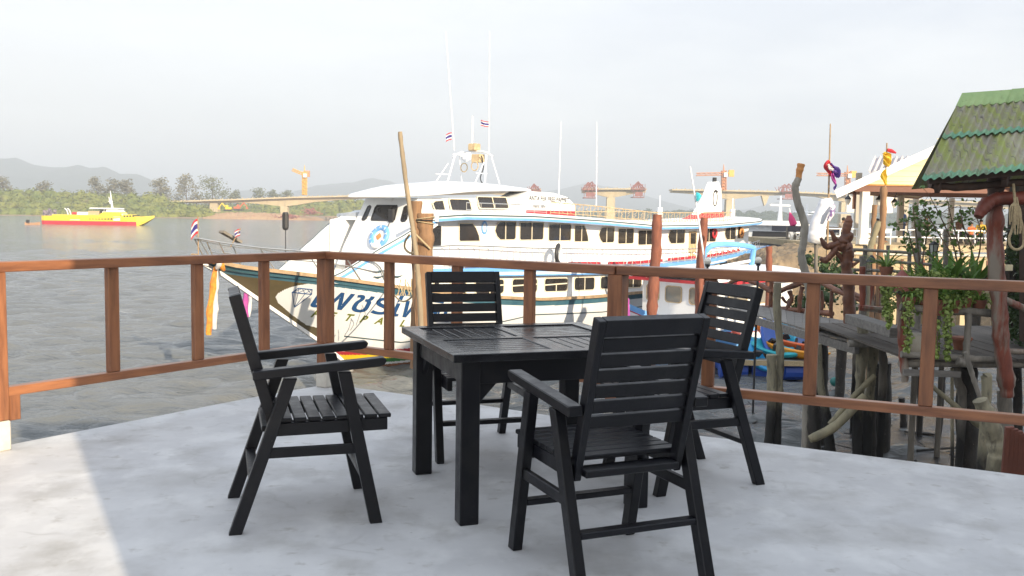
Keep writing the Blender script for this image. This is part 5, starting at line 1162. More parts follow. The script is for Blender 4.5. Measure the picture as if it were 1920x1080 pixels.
for nm, pts, r, Y, mt, lab in (
    ('stilt', [(1458, 530), (1457, 580), (1463, 658), (1460, 725), (1455, 829)], [7, 7, 9, 9], 18.2, m_pale, 'pale crooked stilt rising past the walkway rail, right one of a close pair'),
    ('stilt', [(1447, 665), (1447, 700), (1446, 767), (1441, 828)], [9, 9, 9, 10], 18.1, m_pale, 'pale short stilt, left one of a close pair'),
    ('stilt', [(1526, 690), (1526, 748), (1528, 838)], [12, 13, 14], 18.4, m_wetpile, 'dark wet stilt below the second railing baluster'),
    ('stilt', [(1533, 645), (1541, 735), (1548, 770), (1556, 845)], [7, 7, 9, 11], 18.0, m_pale, 'bent pale stilt crusted with oysters at its foot'),
    ('stilt', [(1542, 627), (1541, 722), (1541, 760)], [11, 12, 12], 20.5, m_wetpile, 'thick dark stilt behind the bent oyster crusted one'),
    ('stilt', [(1578, 630), (1578, 665)], [9, 9], 26, m_wetpile, 'dark stilt far back under the walkway planks'),
    ('stilt', [(1603, 637), (1603, 690)], [5, 5], 21.5, m_drift, 'thin grey stilt under the end of the walkway edge'),
    ('stilt', [(1616, 605), (1618, 650), (1613, 700), (1612, 730)], [10, 10, 9, 9], 17.6, m_pale, 'pale forked stilt, left of three under the grey bench plank'),
    ('stilt', [(1639, 610), (1638, 660), (1633, 712)], [9, 9, 8], 17.8, m_pale, 'pale stilt, middle of three under the grey bench plank'),
    ('stilt', [(1652, 620), (1654, 660), (1656, 700)], [8, 8, 8], 18.4, m_drift, 'grey stilt, right of three under the grey bench plank'),
    ('stilt', [(1650, 680), (1649, 760), (1647, 850)], [20, 22, 21], 19.4, m_wetpile, 'thickest black stilt, square cut and standing in dark water'),
    ('stilt', [(1615, 740), (1615, 800), (1612, 850)], [6, 7, 7], 17.9, m_wetpile, 'thin black stilt left of the thickest one'),
    ('stilt', [(1634, 725), (1634, 800), (1635, 850)], [8, 9, 9], 18.0, m_wetpile, 'black stilt just in front of the thickest one'),
    ('stump', [(1690, 746), (1692, 768), (1694, 788)], [6, 5.5, 7], 22.0, m_wetpile, 'short black stump alone in the mud'),
    ('stilt', [(1723, 700), (1726, 760)], [6, 6], 21, m_wetpile, 'black stilt behind the thin railing baluster on the right'),
    ('stilt', [(1768, 697), (1766, 725)], [6, 6], 21.5, m_wetpile, 'short black stilt under the middle of the hut floor'),
    ('stilt', [(1785, 690), (1785, 880)], [3.2, 3.2], 15.0, m_pale, 'thin greenish pole left of the black hut stilt'),
    ('stilt', [(1792, 688), (1797, 720), (1804, 760)], [8, 8, 8], 15.4, m_drift, 'grey log end leaning on the black hut stilt'),
    ('stilt', [(1814, 690), (1813, 780), (1812, 880)], [19, 19, 18], 15.6, m_wetpile, 'thick black stilt under the corner of the hut floor'),
    ('stilt', [(1838, 750), (1850, 780), (1864, 815), (1868, 850), (1864, 890)], [14, 17, 17, 16, 16], 13.3, m_pale, 'pale bulging tree trunk carrying the big red post'),
    ('stilt', [(1848, 705), (1849, 745)], [9, 9], 14.2, m_pale, 'short pale block on top of the bulging trunk'),
    ('stilt', [(1884, 735), (1884, 800)], [14, 13], 14.6, m_drift, 'brown stilt directly below the big red post'),
    ('stilt', [(1906, 690), (1908, 800)], [8, 8], 17, m_wetpile, 'black stilt at the right edge behind the red boards')):
    mt = {m_pale: m_pale_stilt, m_drift: m_drift_stilt}.get(mt, mt)
    stilt(nm, pts, r, Y, mt, lab, 'stump' if nm == 'stump' else 'stilt')
for pts, r, Y, lab in (([(1640, 704), (1602, 742), (1556, 796)], [5, 5, 5], 17.5, 'thin diagonal log braced between the pale stilts'), ([(1622, 742), (1566, 799), (1518, 824)], [8, 9, 8], 17.4, 'thick diagonal log sinking into the mud between the stilts'), ([(1746, 723), (1790, 760), (1838, 800)], [4, 5, 5], 14.4, 'long diagonal brace under the hut floor'), ([(1810, 660), (1822, 700), (1838, 748), (1852, 790)], [4, 5, 4, 3], 13.9, 'split grey branch hanging down beside the big red post')):
    q = MB(); q.log([P(x, y, Y) for x, y in pts], [a / FOC * Y for a in r], pts[0][0]); solo('brace_log', q, m_pale if 'split' not in lab else m_drift, lab, 'log', 'diagonal logs under the stilt walk', smooth=R(60))
q = MB(); a, b = P(1598, 597, 17.2), P(1684, 624, 15.6); q.bar(a, b, .3, .17); solo('bench_plank', q, m_plank, 'wide grey weathered plank on the stilts left of the hut', 'plank', bevel=.01)
# mud litter
q = MB(); rg = random.Random(11)
for i in range(150):
    x, y = rg.uniform(4, 12), rg.uniform(9, 26); z = mudz(x, y) + .015; g = rg.uniform(0, 3.1); l = rg.uniform(.05, .45) * (1 if rg.random() < .8 else 3)
    q.tube([(x, y, z), (x + l * math.cos(g), y + l * math.sin(g) * .6, z + rg.uniform(-.02, .05))], rg.uniform(.008, .03), 5)
setting('mud_litter', q, m_wetpile, 'stuff', 'dark sticks and scraps lying on the wet mud')
a = G(1565, 722, MZ); q = MB(); q.ball(a + Vector((0, 0, .1)), .14, 12, 8); solo('float_ball', q, mat('teal_float', (.02, .16, .15), .5), 'teal net float lying on the mud between the stilts', 'float', smooth=True)
# ================================================================== hut with the green corrugated roof
ZH = -.80
m_rf = mat('mossy_corrugated_sheet', (.36, .34, .26), .9, (.26, .245, .20), 2.6, (1, 1, 1), .35, .65, detail=8, bump=.004, bscale=40, rnd=.12,
           spots=[((.30, .34, .11), 2.6, .44, .62, (3.5, .45, .45)), ((.38, .41, .17), 4, .58, .74, (4, .5, .5)), ((.085, .078, .065), 6, .58, .72, (3.5, .5, .5))])
m_rft = mat('green_painted_sheet_end', (.15, .36, .25), .7, (.22, .38, .22), 3, spots=[((.16, .16, .11), 4, .55, .7, (1, 1, 1))], rnd=.1)
m_ridge = mat('green_ridge_tile', (.24, .36, .15), .75, (.30, .41, .18), 3, spots=[((.14, .16, .08), 4, .60, .72, (1, 1, 1))], rnd=.1)
E0, E1 = P(1727, 339, 13.6), P(1935, 319, 13.75); T0, T1 = P(1801, 186, 15.2), P(1955, 175, 15.35)
eu = (E1 - E0).normalized(); UL = (E1 - E0).length
hut = thing('hut', 'open timber hut with a mossy green corrugated roof and a thick red corner post', 'hut', G(1880, 700, ZH))
def rp(u, v):          # u metres along the eave, v 0 at the eave .. 1 at the ridge
    a = E0 + eu * u; b = T0 + (T1 - T0).normalized() * u; return a.lerp(b, v)
rn = (T0 - E0).cross(eu).normalized(); rn = -rn if rn.z < 0 else rn
WL = .135
def sheet_piece(u0, u1, v0, v1, lift, mats, split):
    q = MB(); nu = int((u1 - u0) / WL * 8)
    def f(u, v):
        uu, vv = u0 + (u1 - u0) * u, v0 + (v1 - v0) * v; sag = .012 * noise.noise(Vector((uu * 1.3, vv * 3, lift * 40)))
        return rp(uu, vv) + rn * (.024 * math.cos(2 * math.pi * uu / WL) + lift + .015 * (1 - v) + sag)
    q.cm = 1; q.sheet(lambda u, v: f(u, v * split), nu, 2, .008, -rn); q.cm = 0; q.sheet(lambda u, v: f(u, split + (1 - split) * v), nu, 8, .008, -rn)
    return part('roof_sheet', q, mats, hut, smooth=R(50))
k = 0
for u0 in (0, .945, 1.89, 2.835):
    sheet_piece(u0, u0 + .985, .0, .52, .012 * (k % 2), [m_rf, m_rft], .12); sheet_piece(u0, u0 + .985, .47, 1.0, .03 + .012 * (k % 2), [m_rf, m_rft], .10); k += 1
for u0, u1 in ((-.02, .88), (.84, 1.78), (1.74, 2.7)):
    q = MB(); nu = 24
    q.sheet(lambda u, v: rp(u0 + (u1 - u0) * u, 1.04 - .17 * v) + rn * (.065 + .012 * (u0 > 0) - .02 * v + .018 * v * math.cos(2 * math.pi * (u0 + (u1 - u0) * u) / WL)), nu, 4, .012, -rn); part('ridge_tile', q, m_ridge, hut, smooth=R(50))
q = MB(); dn = Vector((0, .9, -.75)).normalized()
q.sheet(lambda u, v: rp(u * 3.8, 1.0) + dn * 2.2 * v + Vector((0, 0, .02)), 4, 2, .02, (0, 0, -1)); part('rear_roof_slope', q, m_rf, hut)
m_darkwood = mat('dark_rafter_wood', (.085, .05, .035), .8, (.05, .032, .026), 4, (1, 1, 1), bump=.004, bscale=10)
for v in (.06, .5, .94): q = MB(); q.bar(rp(.1, v) - rn * .11, rp(3.7, v) - rn * .11, .07, .10); part('purlin', q, m_darkwood, hut)
for u in (.3, 1.35, 2.4, 3.4): q = MB(); q.bar(rp(u, .0) - rn * .2, rp(u, 1.0) - rn * .2, .07, .12); part('rafter', q, m_darkwood, hut)
q = MB(); q.log([P(1726 + 18, 345, 13.9), P(1790, 351, 13.95), P(1860, 346, 14.1), P(1960, 338, 14.2)], .06, 3); part('eave_log', q, m_darkwood, hut, smooth=R(60))
q = MB(); q.log([P(1866, 318, 14.3), P(1866, 345, 14.3), P(1865, 375, 14.3)], .115, 4); part('upper_post', q, m_darkwood, hut, smooth=R(60))
rl('corner_post', [(1864, 372), (1865, 420), (1866, 480), (1872, 560), (1878, 640), (1886, 710), (1889, 744)], [15, 15, 15, 15, 14.5, 14, 11], 14.3, mt=m_redlog, par=hut)
rl('bent_beam', [(1834, 407), (1842, 392), (1856, 379), (1880, 372), (1930, 372), (1975, 374)], [9, 12, 13, 12, 12], 14.05, 14.2, mt=mat('red_stained_beam', (.22, .052, .032), .55, (.14, .04, .026), 4, bump=.006, bscale=9), par=hut)
q = MB(); q.bar(P(1925, 345, 15.3), P(1925, 640, 15.3), .16, .16); part('inner_post', q, m_darkwood, hut)
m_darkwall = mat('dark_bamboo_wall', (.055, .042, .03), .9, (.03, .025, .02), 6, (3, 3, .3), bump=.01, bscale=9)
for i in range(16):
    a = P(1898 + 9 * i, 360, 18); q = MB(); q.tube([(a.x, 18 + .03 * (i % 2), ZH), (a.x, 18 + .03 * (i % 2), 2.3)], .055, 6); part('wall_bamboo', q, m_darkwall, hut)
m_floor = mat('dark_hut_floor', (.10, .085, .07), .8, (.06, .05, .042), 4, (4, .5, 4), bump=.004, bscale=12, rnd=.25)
hx0 = P(1694, 690, 14.6).x
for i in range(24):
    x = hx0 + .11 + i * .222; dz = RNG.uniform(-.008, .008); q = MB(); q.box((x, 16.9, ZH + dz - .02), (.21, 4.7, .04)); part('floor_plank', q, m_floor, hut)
for y in (14.65, 16.9, 19.1): q = MB(); q.log([(hx0 - .05, y, ZH - .11), (hx0 + 2.6, y, ZH - .10), (hx0 + 5.3, y, ZH - .12)], .065, int(y * 3)); part('floor_joist', q, m_drift, hut, smooth=R(60))
q = MB(); q.bar(P(1694, 698, 14.5), P(1800, 702, 14.5), .05, .10); part('front_board', q, m_plank, hut)
rl('lower_rail_log', [(1690, 664), (1760, 669), (1812, 672), (1866, 675)], [6.5, 6, 6.5, 6], 14.5, mt=m_drift, par=hut)
rl('upper_rail_log', [(1688, 575), (1740, 580), (1810, 584), (1866, 588)], [6, 7, 7.5, 7], 14.5, mt=m_drift, par=hut)
rl('rail_post', [(1816, 586), (1814, 625), (1811, 665)], [6.5, 6, 6.5], 14.45, mt=m_drift, par=hut)
rl('right_rail_log', [(1884, 562), (1905, 572), (1950, 592)], [7, 7, 7], 14.4, mt=m_redlog, par=hut); rl('right_rail_log', [(1888, 658), (1920, 660), (1960, 661)], [5.5, 5.5, 5.5], 14.4, mt=m_redlog, par=hut)
rl('beam_end', [(1795, 677), (1801, 679), (1812, 682)], [7, 7, 7], 14.4, mt=m_drift, par=hut, k=3)
# red post with a little roof cap
t = thing('capped_post', 'red post with a pointed cap standing left of the orchids', 'post', P(1692, 700, 14.6))
rl('shaft', [(1688, 545), (1690, 580), (1691, 630), (1695, 680), (1697, 716)], [8, 7.5, 8, 7.5, 6], 14.6, mt=m_redlog, par=t)
c = P(1691, 527, 14.6); q = MB(); q.lathe([(.02, .17), (.05, .14), (.15, .04), (.15, .0), (.10, -.005)], c, 8); part('cap', q, mat('brick_red_cap', (.22, .065, .055), .7), t)
q = MB(); q.lathe([(.10, 0), (.10, -.12), (.115, -.13), (.115, -.17), (.08, -.18)], c, 8); part('neck', q, mat('brick_red_neck', (.24, .08, .06), .75), t)
c = P(1690, 547, 14.6); q = MB(); q.box(c, (.20, .20, .03)); part('collar', q, m_dark, t)
t = thing('red_stand', 'low red wooden stand between the driftwood figure and the capped post', 'stand', P(1632, 578, 17.5))
for x, y0, r in ((1617, 500, 5.5), (1636, 526, 4), (1652, 527, 4)): rl('stand_leg', [(x, y0), (x, 573)], [r, r], 17.5, mt=m_redlog, par=t)
q = MB(); q.bar(P(1611, 574, 17.5), P(1658, 579, 17.5), .34, .05); q.bar(P(1611, 577, 17.4), P(1658, 583, 17.4), .05, .10); part('tray', q, m_redlog, t)
def lantern(px, y0, y1, Y, lab, foot):
    a, b = P(px, y0, Y), P(px, y1, Y); H = a.z - b.z; t = thing('garden_lantern', lab, 'lantern', (b.x, b.y, P(px, foot, Y).z)); r = H * .30
    q = MB(); q.lathe([(.01, H), (r * .5, H * .92), (r * 1.15, H * .80), (r * 1.15, H * .77)], b, 6); q.lathe([(r * .6, 0), (r * .75, .01), (r * .75, H * .06), (r * .6, H * .07)], b, 6)
    for i in range(6): g = i * math.pi / 3; q.tube([b + Vector((r * .68 * math.cos(g), r * .68 * math.sin(g), H * .05)), b + Vector((r * 1.02 * math.cos(g), r * 1.02 * math.sin(g), H * .78))], .008, 4)
    part('lantern_frame', q, m_dark, t); q = MB(); q.lathe([(r * .58, H * .07), (r * .92, H * .76)], b, 6); part('lantern_glass', q, mat('lantern_glass', (.45, .48, .46), .2), t)
    q = MB(); q.tube([P(px, foot, Y), b], .018, 6); part('lantern_post', q, m_dark, t)
lantern(1750, 452, 481, 16.2, 'black six sided garden lantern above the orchid leaves', 560)
q = MB(); a = P(1634, 488, 17.6); q.lathe([(.01, .10), (.03, .09), (.11, -.03), (.09, -.04)], a, 8); q.tube([a, P(1637, 560, 17.6)], .01, 5); solo('spot_lamp', q, m_dark, 'small black hooded path lamp left of the spider plant', 'lamp')
# rope hanging from the beam
t = thing('rope_coil', 'pale thick rope knotted and looped from the hut beam beside the red post', 'rope', P(1903, 470, 13.9))
q = MB(); q.tube(spline([P(1900, 345, 14), P(1903, 385, 13.9), P(1899, 425, 13.9), P(1892, 447, 13.9), P(1896, 463, 13.9), P(1908, 468, 13.9), P(1919, 458, 13.9), P(1918, 430, 13.9), P(1911, 400, 13.9), P(1906, 370, 14)], 5), .021, 6); part('loop', q, m_rope, t)
q = MB(); rg = random.Random(2)
for i in range(16):
    x = rg.uniform(1893, 1914); q.tube(spline([P(1902, 380, 13.88), P(x, rg.uniform(390, 405), 13.84), P(x + rg.uniform(-4, 4), rg.uniform(412, 440), 13.86)], 4), .011, 5)
part('tangle', q, m_rope, t)['kind'] = 'stuff'
q = MB(); q.box(P(1892, 502, 14.1), (.10, .04, .095)); solo('junction_box', q, mat('cream_plastic', (.62, .55, .36), .5), 'small cream plastic box on the right side of the red post', 'box', bevel=.006)
m_redboard = mat('dark_red_board', (.15, .05, .033), .7, (.09, .035, .025), 5, (2, 2, .4), bump=.004, bscale=14, rnd=.2)
for i in range(5):
    q = MB(); q.bar(P(1893 + 8 * i, 800 + 4 * i, 9.2), P(1884 + 9 * i, 905, 9.3), .085, .035, up=(0, 1, 0)); solo('board', q, m_redboard, ('red brown board leaning at the right edge, %s of five' % ('first from the left', 'second from the left', 'third from the left', 'fourth from the left', 'last on the right')[i]), 'board', 'red brown boards leaning at the right edge', bevel=.004)

# ------------------------------------------------------------------ plants around the hut
m_strap = mat('strap_leaf_green', (.11, .22, .04), .42, (.15, .27, .055), 3, rnd=.3, trans=.22)
m_spider = mat('bright_spider_leaf', (.13, .24, .04), .45, (.20, .30, .07), 4, rnd=.25, trans=.25)
m_trail = mat('yellow_green_trailing_leaf', (.22, .31, .06), .55, (.31, .39, .11), 9, rnd=.2, trans=.25)
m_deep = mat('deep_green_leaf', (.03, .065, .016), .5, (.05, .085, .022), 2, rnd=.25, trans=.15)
m_stem = mat('thin_brown_stem', (.16, .11, .07), .8)
m_pot = mat('terracotta_pot', (.30, .12, .07), .85, (.22, .09, .06), 6); m_palepot = mat('pale_clay_pot', (.42, .38, .31), .85, (.33, .29, .23), 6)
def blade(mb_, base, dv, L, w, droop, n=6):
    dv = Vector(dv).normalized(); sd = dv.cross(Vector((0, 0, 1)))
    if sd.length < .05: sd = Vector((1, 0, 0))
    sd.normalize(); p = Vector(base); k0 = len(mb_.v); d_ = dv.copy()
    for i in range(n + 1):
        f = i / n; ww = w * (math.sin(math.pi * min(f * .86 + .14, 1)) ** .8) * .5 + .001; up_ = sd.cross(d_).normalized() * ww * .35
        mb_.v += [p - sd * ww + up_, p, p + sd * ww + up_]; p = p + d_ * (L / n); d_ = (d_ + Vector((0, 0, -droop / n))).normalized()
    for i in range(n):
        for j in (0, 1): mb_.f.append((k0 + 3 * i + j, k0 + 3 * i + 3 + j, k0 + 3 * i + 4 + j, k0 + 3 * i + 1 + j)); mb_.mi.append(0)
def strap_plant(px, py, Y, n, L, w, spread, droop, mt, label, pot=None, seed=0, name='strap_leaf_plant'):
    b = P(px, py, Y); t = thing(name, label, 'plant', b); rg = random.Random(seed)
    for i in range(n):
        g = i * 2.4 + rg.uniform(-.4, .4); sp = spread * rg.uniform(.35, 1.1); q = MB()
        blade(q, b + Vector((.04 * math.cos(g), .04 * math.sin(g), 0)), (math.cos(g) * sp, math.sin(g) * sp, 1), L * rg.uniform(.65, 1.12), w * rg.uniform(.8, 1.2), droop * rg.uniform(.6, 1.3)); part('leaf', q, mt, t, smooth=True)
    if pot: r, mtp = pot; q = MB(); q.lathe([(r * .7, -r * 1.7), (r * .95, -r * .5), (r * 1.08, -.02), (r * 1.08, .03), (r * .9, .03)], b, 14); part('pot', q, mtp, t, smooth=R(40))
    return t
strap_plant(1662, 503, 16.4, 40, .50, .032, 1.2, 1.5, m_spider, 'bright green spider plant with arching thin leaves above the capped post', (.11, m_pot), 1, 'spider_plant')
for i, (px, py, Y, n, L, w, lab) in enumerate(((1746, 535, 15.1, 20, .62, .075, 'broad leaved dark green plant below the black lantern'), (1782, 535, 14.9, 18, .70, .085, 'tall broad leaved plant between the lantern and the red post'), (1825, 540, 15.0, 16, .72, .10, 'widest leaved green plant next to the red post'), (1716, 538, 15.0, 24, .48, .040, 'narrow leaved green plant at the left end of the orchid row'), (1765, 565, 14.5, 26, .55, .045, 'arching orchid leaves spilling over the upper rail log'), (1806, 560, 14.6, 16, .6, .06, 'arching strap leaves just left of the red post'))):
    strap_plant(px, py, Y, n, L, w, .95, .9, m_strap if i % 2 == 0 or i == 5 else m_spider if i == 3 else m_strap, lab, (.13, m_pot), 10 + i)
for i, (px, py, Y, lab) in enumerate(((1704, 560, 14.5, 'fine leaved bright plant at the left end of the upper rail log'), (1735, 562, 14.55, 'fine leaved bright plant second from the left on the upper rail log'), (1790, 566, 14.5, 'fine leaved bright plant left of the rail post top'), (1836, 566, 14.6, 'fine leaved bright plant squeezed against the red post'))):
    strap_plant(px, py, Y, 34, .46, .026, 1.3, 1.8, m_spider, lab, (.10, m_pot), 40 + i, 'grassy_plant')
def trailing(px, y0, y1, Y, wpx, label, seed, n=260, mt=m_trail):
    a, b = P(px, y0, Y), P(px, y1, Y); t = thing('trailing_plant', label, 'plant', b, 0, 'yellow green trailing plants hung on the rail'); rg = np.random.default_rng(seed); w = wpx / FOC * Y / 2
    q = MB()
    for i in range(5): x = rg.uniform(-w, w) * .6; q.tube(spline([a + Vector((x * .3, 0, 0)), a.lerp(b, .5) + Vector((x, rg.uniform(-.05, .05), 0)), b + Vector((x * .6, 0, rg.uniform(0, .1)))], 4), .005, 4)
    part('stems', q, m_stem, t)['kind'] = 'stuff'
    q = MB(); k = 12
    for i in range(k): f = i / (k - 1); leaf_cloud(q, a.lerp(b, f) + Vector((.02 * math.sin(i * 1.7), 0, 0)), (w * (1.0 - .45 * f), w * .9 * (1 - .45 * f), .055), n // k, .052, rg, core=0, shell=.15, flat=1.5)
    part('leaves', q, mt, t)['kind'] = 'stuff'
trailing(1661, 528, 590, 14.4, 20, 'long yellow green trailing plant hanging left of the capped post', 1, 420); trailing(1668, 580, 612, 14.35, 16, 'lower tuft of trailing leaves beside the capped post shaft', 2, 160)
trailing(1703, 570, 655, 14.3, 26, 'loose yellow green trailer hanging over the round pale pot', 3, 320); trailing(1777, 555, 672, 14.3, 24, 'longest yellow green trailer, hanging in front of the rail post', 4, 520); trailing(1757, 600, 668, 14.4, 18, 'thin trailer left of the longest one', 5, 160)
q = MB(); rg = np.random.default_rng(8)
for i in range(64):
    c = P(rg.uniform(1672, 1850), rg.uniform(512, 582), rg.uniform(14.45, 15.3)); leaf_cloud(q, c, (.16, .16, .10), 75, .055, rg, core=0, shell=.1, flat=1.4)
setting('orchid_foliage', q, m_trail, 'stuff', 'mass of small yellow green orchid leaves behind the upper rail log')
q = MB(); q.lathe([(.12, -.30), (.24, -.2), (.29, -.02), (.26, .14), (.20, .19), (.17, .19)], P(1720, 648, 14.8), 16); solo('clay_pot', q, m_palepot, 'big round pale clay pot on the hut floor under the trailing plants', 'pot', smooth=R(40))
for i, (px, py, Y, lab) in enumerate(((1846, 512, 15.6, 'small terracotta pot left of the red post at leaf height'), (1803, 636, 15.5, 'dark terracotta pot in the shade on the hut floor'))):
    q = MB(); q.lathe([(.10, -.2), (.15, -.02), (.17, 0), (.17, .04), (.13, .04)], P(px, py, Y), 12); solo('clay_pot', q, m_pot, lab, 'pot', smooth=R(40))
def twig_shrub(label, stems, mt, seed, nleaf, size, Y):
    rg = np.random.default_rng(seed); b = P(stems[0][0][0], stems[0][0][1], Y); t = thing('twiggy_shrub', label, 'shrub', b); q = MB(); lv = MB()
    for st in stems:
        ps = spline([P(x, y, Y + rg.uniform(-.2, .2)) for x, y in st], 4); q.tube(ps, [.018, .006], 5)
        for p in ps[len(ps) // 3:]:
            for k in range(2):
                e = p + Vector((rg.normal() * .16, rg.normal() * .16, rg.normal() * .10)); q.tube([p, e], .004, 4); leaf_cloud(lv, e, (.10, .10, .05), nleaf, size, rg, core=0, shell=.1, flat=1.1)
    part('stems', q, m_stem, t)['kind'] = 'stuff'; part('leaves', lv, mt, t)['kind'] = 'stuff'
twig_shrub('thin twiggy shrub with sparse small leaves in front of the pavilion', [[(1800, 530), (1785, 480), (1755, 430), (1730, 385)], [(1800, 530), (1790, 470), (1770, 420), (1742, 365)], [(1810, 530), (1822, 470), (1805, 420), (1800, 385)], [(1805, 530), (1800, 470), (1785, 415), (1775, 370)], [(1815, 530), (1835, 480), (1838, 430), (1825, 395)]], m_strap, 3, 3, .07, 15.8)
twig_shrub('feathery green shrub beside the grey pole in front of the pavilion columns', [[(1725, 520), (1722, 470), (1715, 420), (1712, 385)], [(1727, 520), (1732, 470), (1740, 425), (1728, 395)], [(1722, 520), (1712, 470), (1702, 430), (1706, 400)]], m_strap, 5, 8, .075, 17.5)
q = MB(); rg = np.random.default_rng(12)
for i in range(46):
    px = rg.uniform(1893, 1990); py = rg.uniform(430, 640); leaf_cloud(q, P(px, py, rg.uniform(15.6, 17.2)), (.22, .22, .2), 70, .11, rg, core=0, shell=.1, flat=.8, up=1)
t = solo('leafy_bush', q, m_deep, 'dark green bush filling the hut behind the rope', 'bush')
for i, (px, py, Y, lab) in enumerate(((1552, 575, 23.5, 'dark bush behind the walkway balustrade'), (1565, 505, 26, 'low bush at the foot of the driftwood figure'))):
    q = MB(); rg = np.random.default_rng(20 + i); b = P(px, py, Y)
    for k in range(10): leaf_cloud(q, b + Vector((rg.normal() * .35, rg.normal() * .3, rg.normal() * .3)), (.3, .3, .28), 60, .12, rg, core=.5, shell=.2)
    solo('leafy_bush', q, m_deep, lab, 'bush')

# ================================================================== pier, pavilion and embankment
m_pier = mat('cream_pier_wall', (.52, .42, .26), .85, (.42, .34, .22), 2.5, bump=.004, bscale=20, spots=[((.24, .19, .13), 1.2, .58, .7, (1, 1, .5))])
m_stone = mat('tan_embankment_rock', (.30, .225, .14), .95, (.19, .15, .105), .9, detail=8, bump=.10, bscale=1.8, spots=[((.13, .105, .08), 2.2, .55, .66, (1, 1, 1))])
Yp = 42; zp = .28
q = MB()
def fn(u, v):
    k_ = u * 4.4; x = P(1432, 480, 38).x + k_; y = 36.5 + v * 8; top = ip(k_, [(0, -.8), (.9, -.25), (2.3, .05), (3.5, .12), (4.4, -1.2)])
    z = MZ - .3 + (top - MZ + .3) * min(1, (v * 3.2)) ** .7; return Vector((x, y, z + .22 * noise.fractal(Vector((x * .8, y * .8, z)), .8, 2, 4)))
q.grid(fn, 70, 40); setting('rock_embankment', q, m_stone)
pier_t = thing('pier', 'cream walled pier with a white tube railing carrying the pavilion', 'pier', (P(1700, 470, Yp + 5).x, Yp + 5, WZ))
x0, x1 = P(1545, 460, Yp).x, P(2150, 460, Yp).x
q = MB(); q.box(((x0 + x1) / 2, Yp + 7, zp - .14), (x1 - x0, 14, .28)); part('pier_slab', q, m_pier, pier_t)
q = MB(); q.box(((x0 + x1) / 2, Yp - .06, zp - .42), (x1 - x0, .1, .10)); part('ledge', q, m_plinth, pier_t)
n = 9; w = (x1 - x0) / n
for i in range(n):
    for j, zz in enumerate((-.62,)):
        q = MB(); q.box((x0 + w * (i + .5), Yp + .1, zz), (w * .94, .2, .8)); part('wall_panel', q, m_pier, pier_t)
        for k in range(4): q = MB(); q.box((x0 + w * (i + .2 + .2 * k), Yp - .01, zz + .0), (w * .07, .06, .5)); part('wall_slot', q, m_rustpile, pier_t)
for i in range(n + 1): q = MB(); q.box((x0 + w * i, Yp + .15, (WZ + zp) / 2 - .3), (.34, .34, zp - WZ)); part('pier_column', q, m_pier, pier_t)
q = MB(); q.box(((x0 + x1) / 2, Yp + 1.2, (WZ - 1.0) / 2 - .2), (x1 - x0, .2, -.9 - WZ)); part('lower_wall', q, m_wetpile, pier_t)
for zz in (.34, .68): q = MB(); q.tube([(x0, Yp + .2, zp + zz), (x1, Yp + .2, zp + zz)], .035, 6); part('rail_tube', q, m_white, pier_t)
for i in range(20): x = x0 + (x1 - x0) * i / 19; q = MB(); q.tube([(x, Yp + .2, zp), (x, Yp + .2, zp + .7)], .03, 5); part('rail_upright', q, m_white, pier_t)
# pavilion
pav = thing('pavilion', 'open pavilion with white columns, white gable edge and yellow gable wall', 'pavilion', (P(1760, 455, Yp).x, Yp + 5, zp))
m_ygable = mat('yellow_gable_paint', (.80, .74, .46), .7, (.74, .68, .42), 1.5); m_bbeam = mat('red_brown_beam', (.17, .07, .045), .6); m_wcol = mat('white_column_paint', (.78, .77, .72), .6, (.70, .69, .64), 1.5); m_gcol = mat('grey_beige_column', (.40, .36, .30), .7)
GL, GA = P(1567, 357, Yp - .6), P(1775, 264, Yp - .6); hw_p = GA.x - GL.x; GR = Vector((GA.x + hw_p, GA.y, GL.z)); D = 8; SH = .9
sl = (GA - GL).normalized(); slr = (GA - GR).normalized()
for a, b, nm in ((GL, GA, 'barge_board'), (GR, GA, 'barge_board')):
    q = MB(); q.bar(a + Vector((0, 0, -.17)), b + Vector((0, 0, -.17)), .07, .36); part(nm, q, m_white, pav)
for a, b in ((GL, GA), (GR, GA)):
    q = MB(); q.add([a + Vector((0, .02, .03)), b + Vector((0, .02, .03)), b + Vector((SH * D, D, .03)), a + Vector((SH * D, D, .03)), a + Vector((0, .02, -.06)), b + Vector((0, .02, -.06)), b + Vector((SH * D, D, -.06)), a + Vector((SH * D, D, -.06))], [(0, 1, 2, 3), (7, 6, 5, 4), (0, 4, 5, 1), (1, 5, 6, 2), (2, 6, 7, 3), (3, 7, 4, 0)]); part('roof_slope', q, m_gcol, pav)
zb_ = P(1700, 349, Yp).z
xl, xr = P(1607, 349, Yp).x, GR.x - (P(1607, 349, Yp).x - GL.x)
tt = (xl - GL.x) / hw_p
q = MB(); g0 = GL.lerp(GA, tt); y = Yp + .05
q.add([(xl, y, zb_), (xr, y, zb_), (xr, y, g0.z - .2), (GA.x, y, GA.z - .22), (xl, y, g0.z - .2), (xl, y + .12, zb_), (xr, y + .12, zb_), (xr, y + .12, g0.z - .2), (GA.x, y + .12, GA.z - .22), (xl, y + .12, g0.z - .2)], [(0, 1, 2, 3, 4), (9, 8, 7, 6, 5)] + [(i, (i + 1) % 5, 5 + (i + 1) % 5, 5 + i) for i in range(5)]); part('gable_wall', q, m_ygable, pav)
for k in range(9): zz = zb_ + .22 + k * .24; q = MB(); q.box((GA.x, y - .015, zz), (max(.3, (xr - xl) * (1 - (zz - zb_) / (GA.z - .2 - zb_)) - .3), .02, .03)); part('gable_batten', q, m_ygable, pav)
q = MB(); q.box(((xl + xr) / 2, Yp, zb_ - .14), (xr - xl + .3, .28, .28)); part('front_beam', q, m_bbeam, pav)
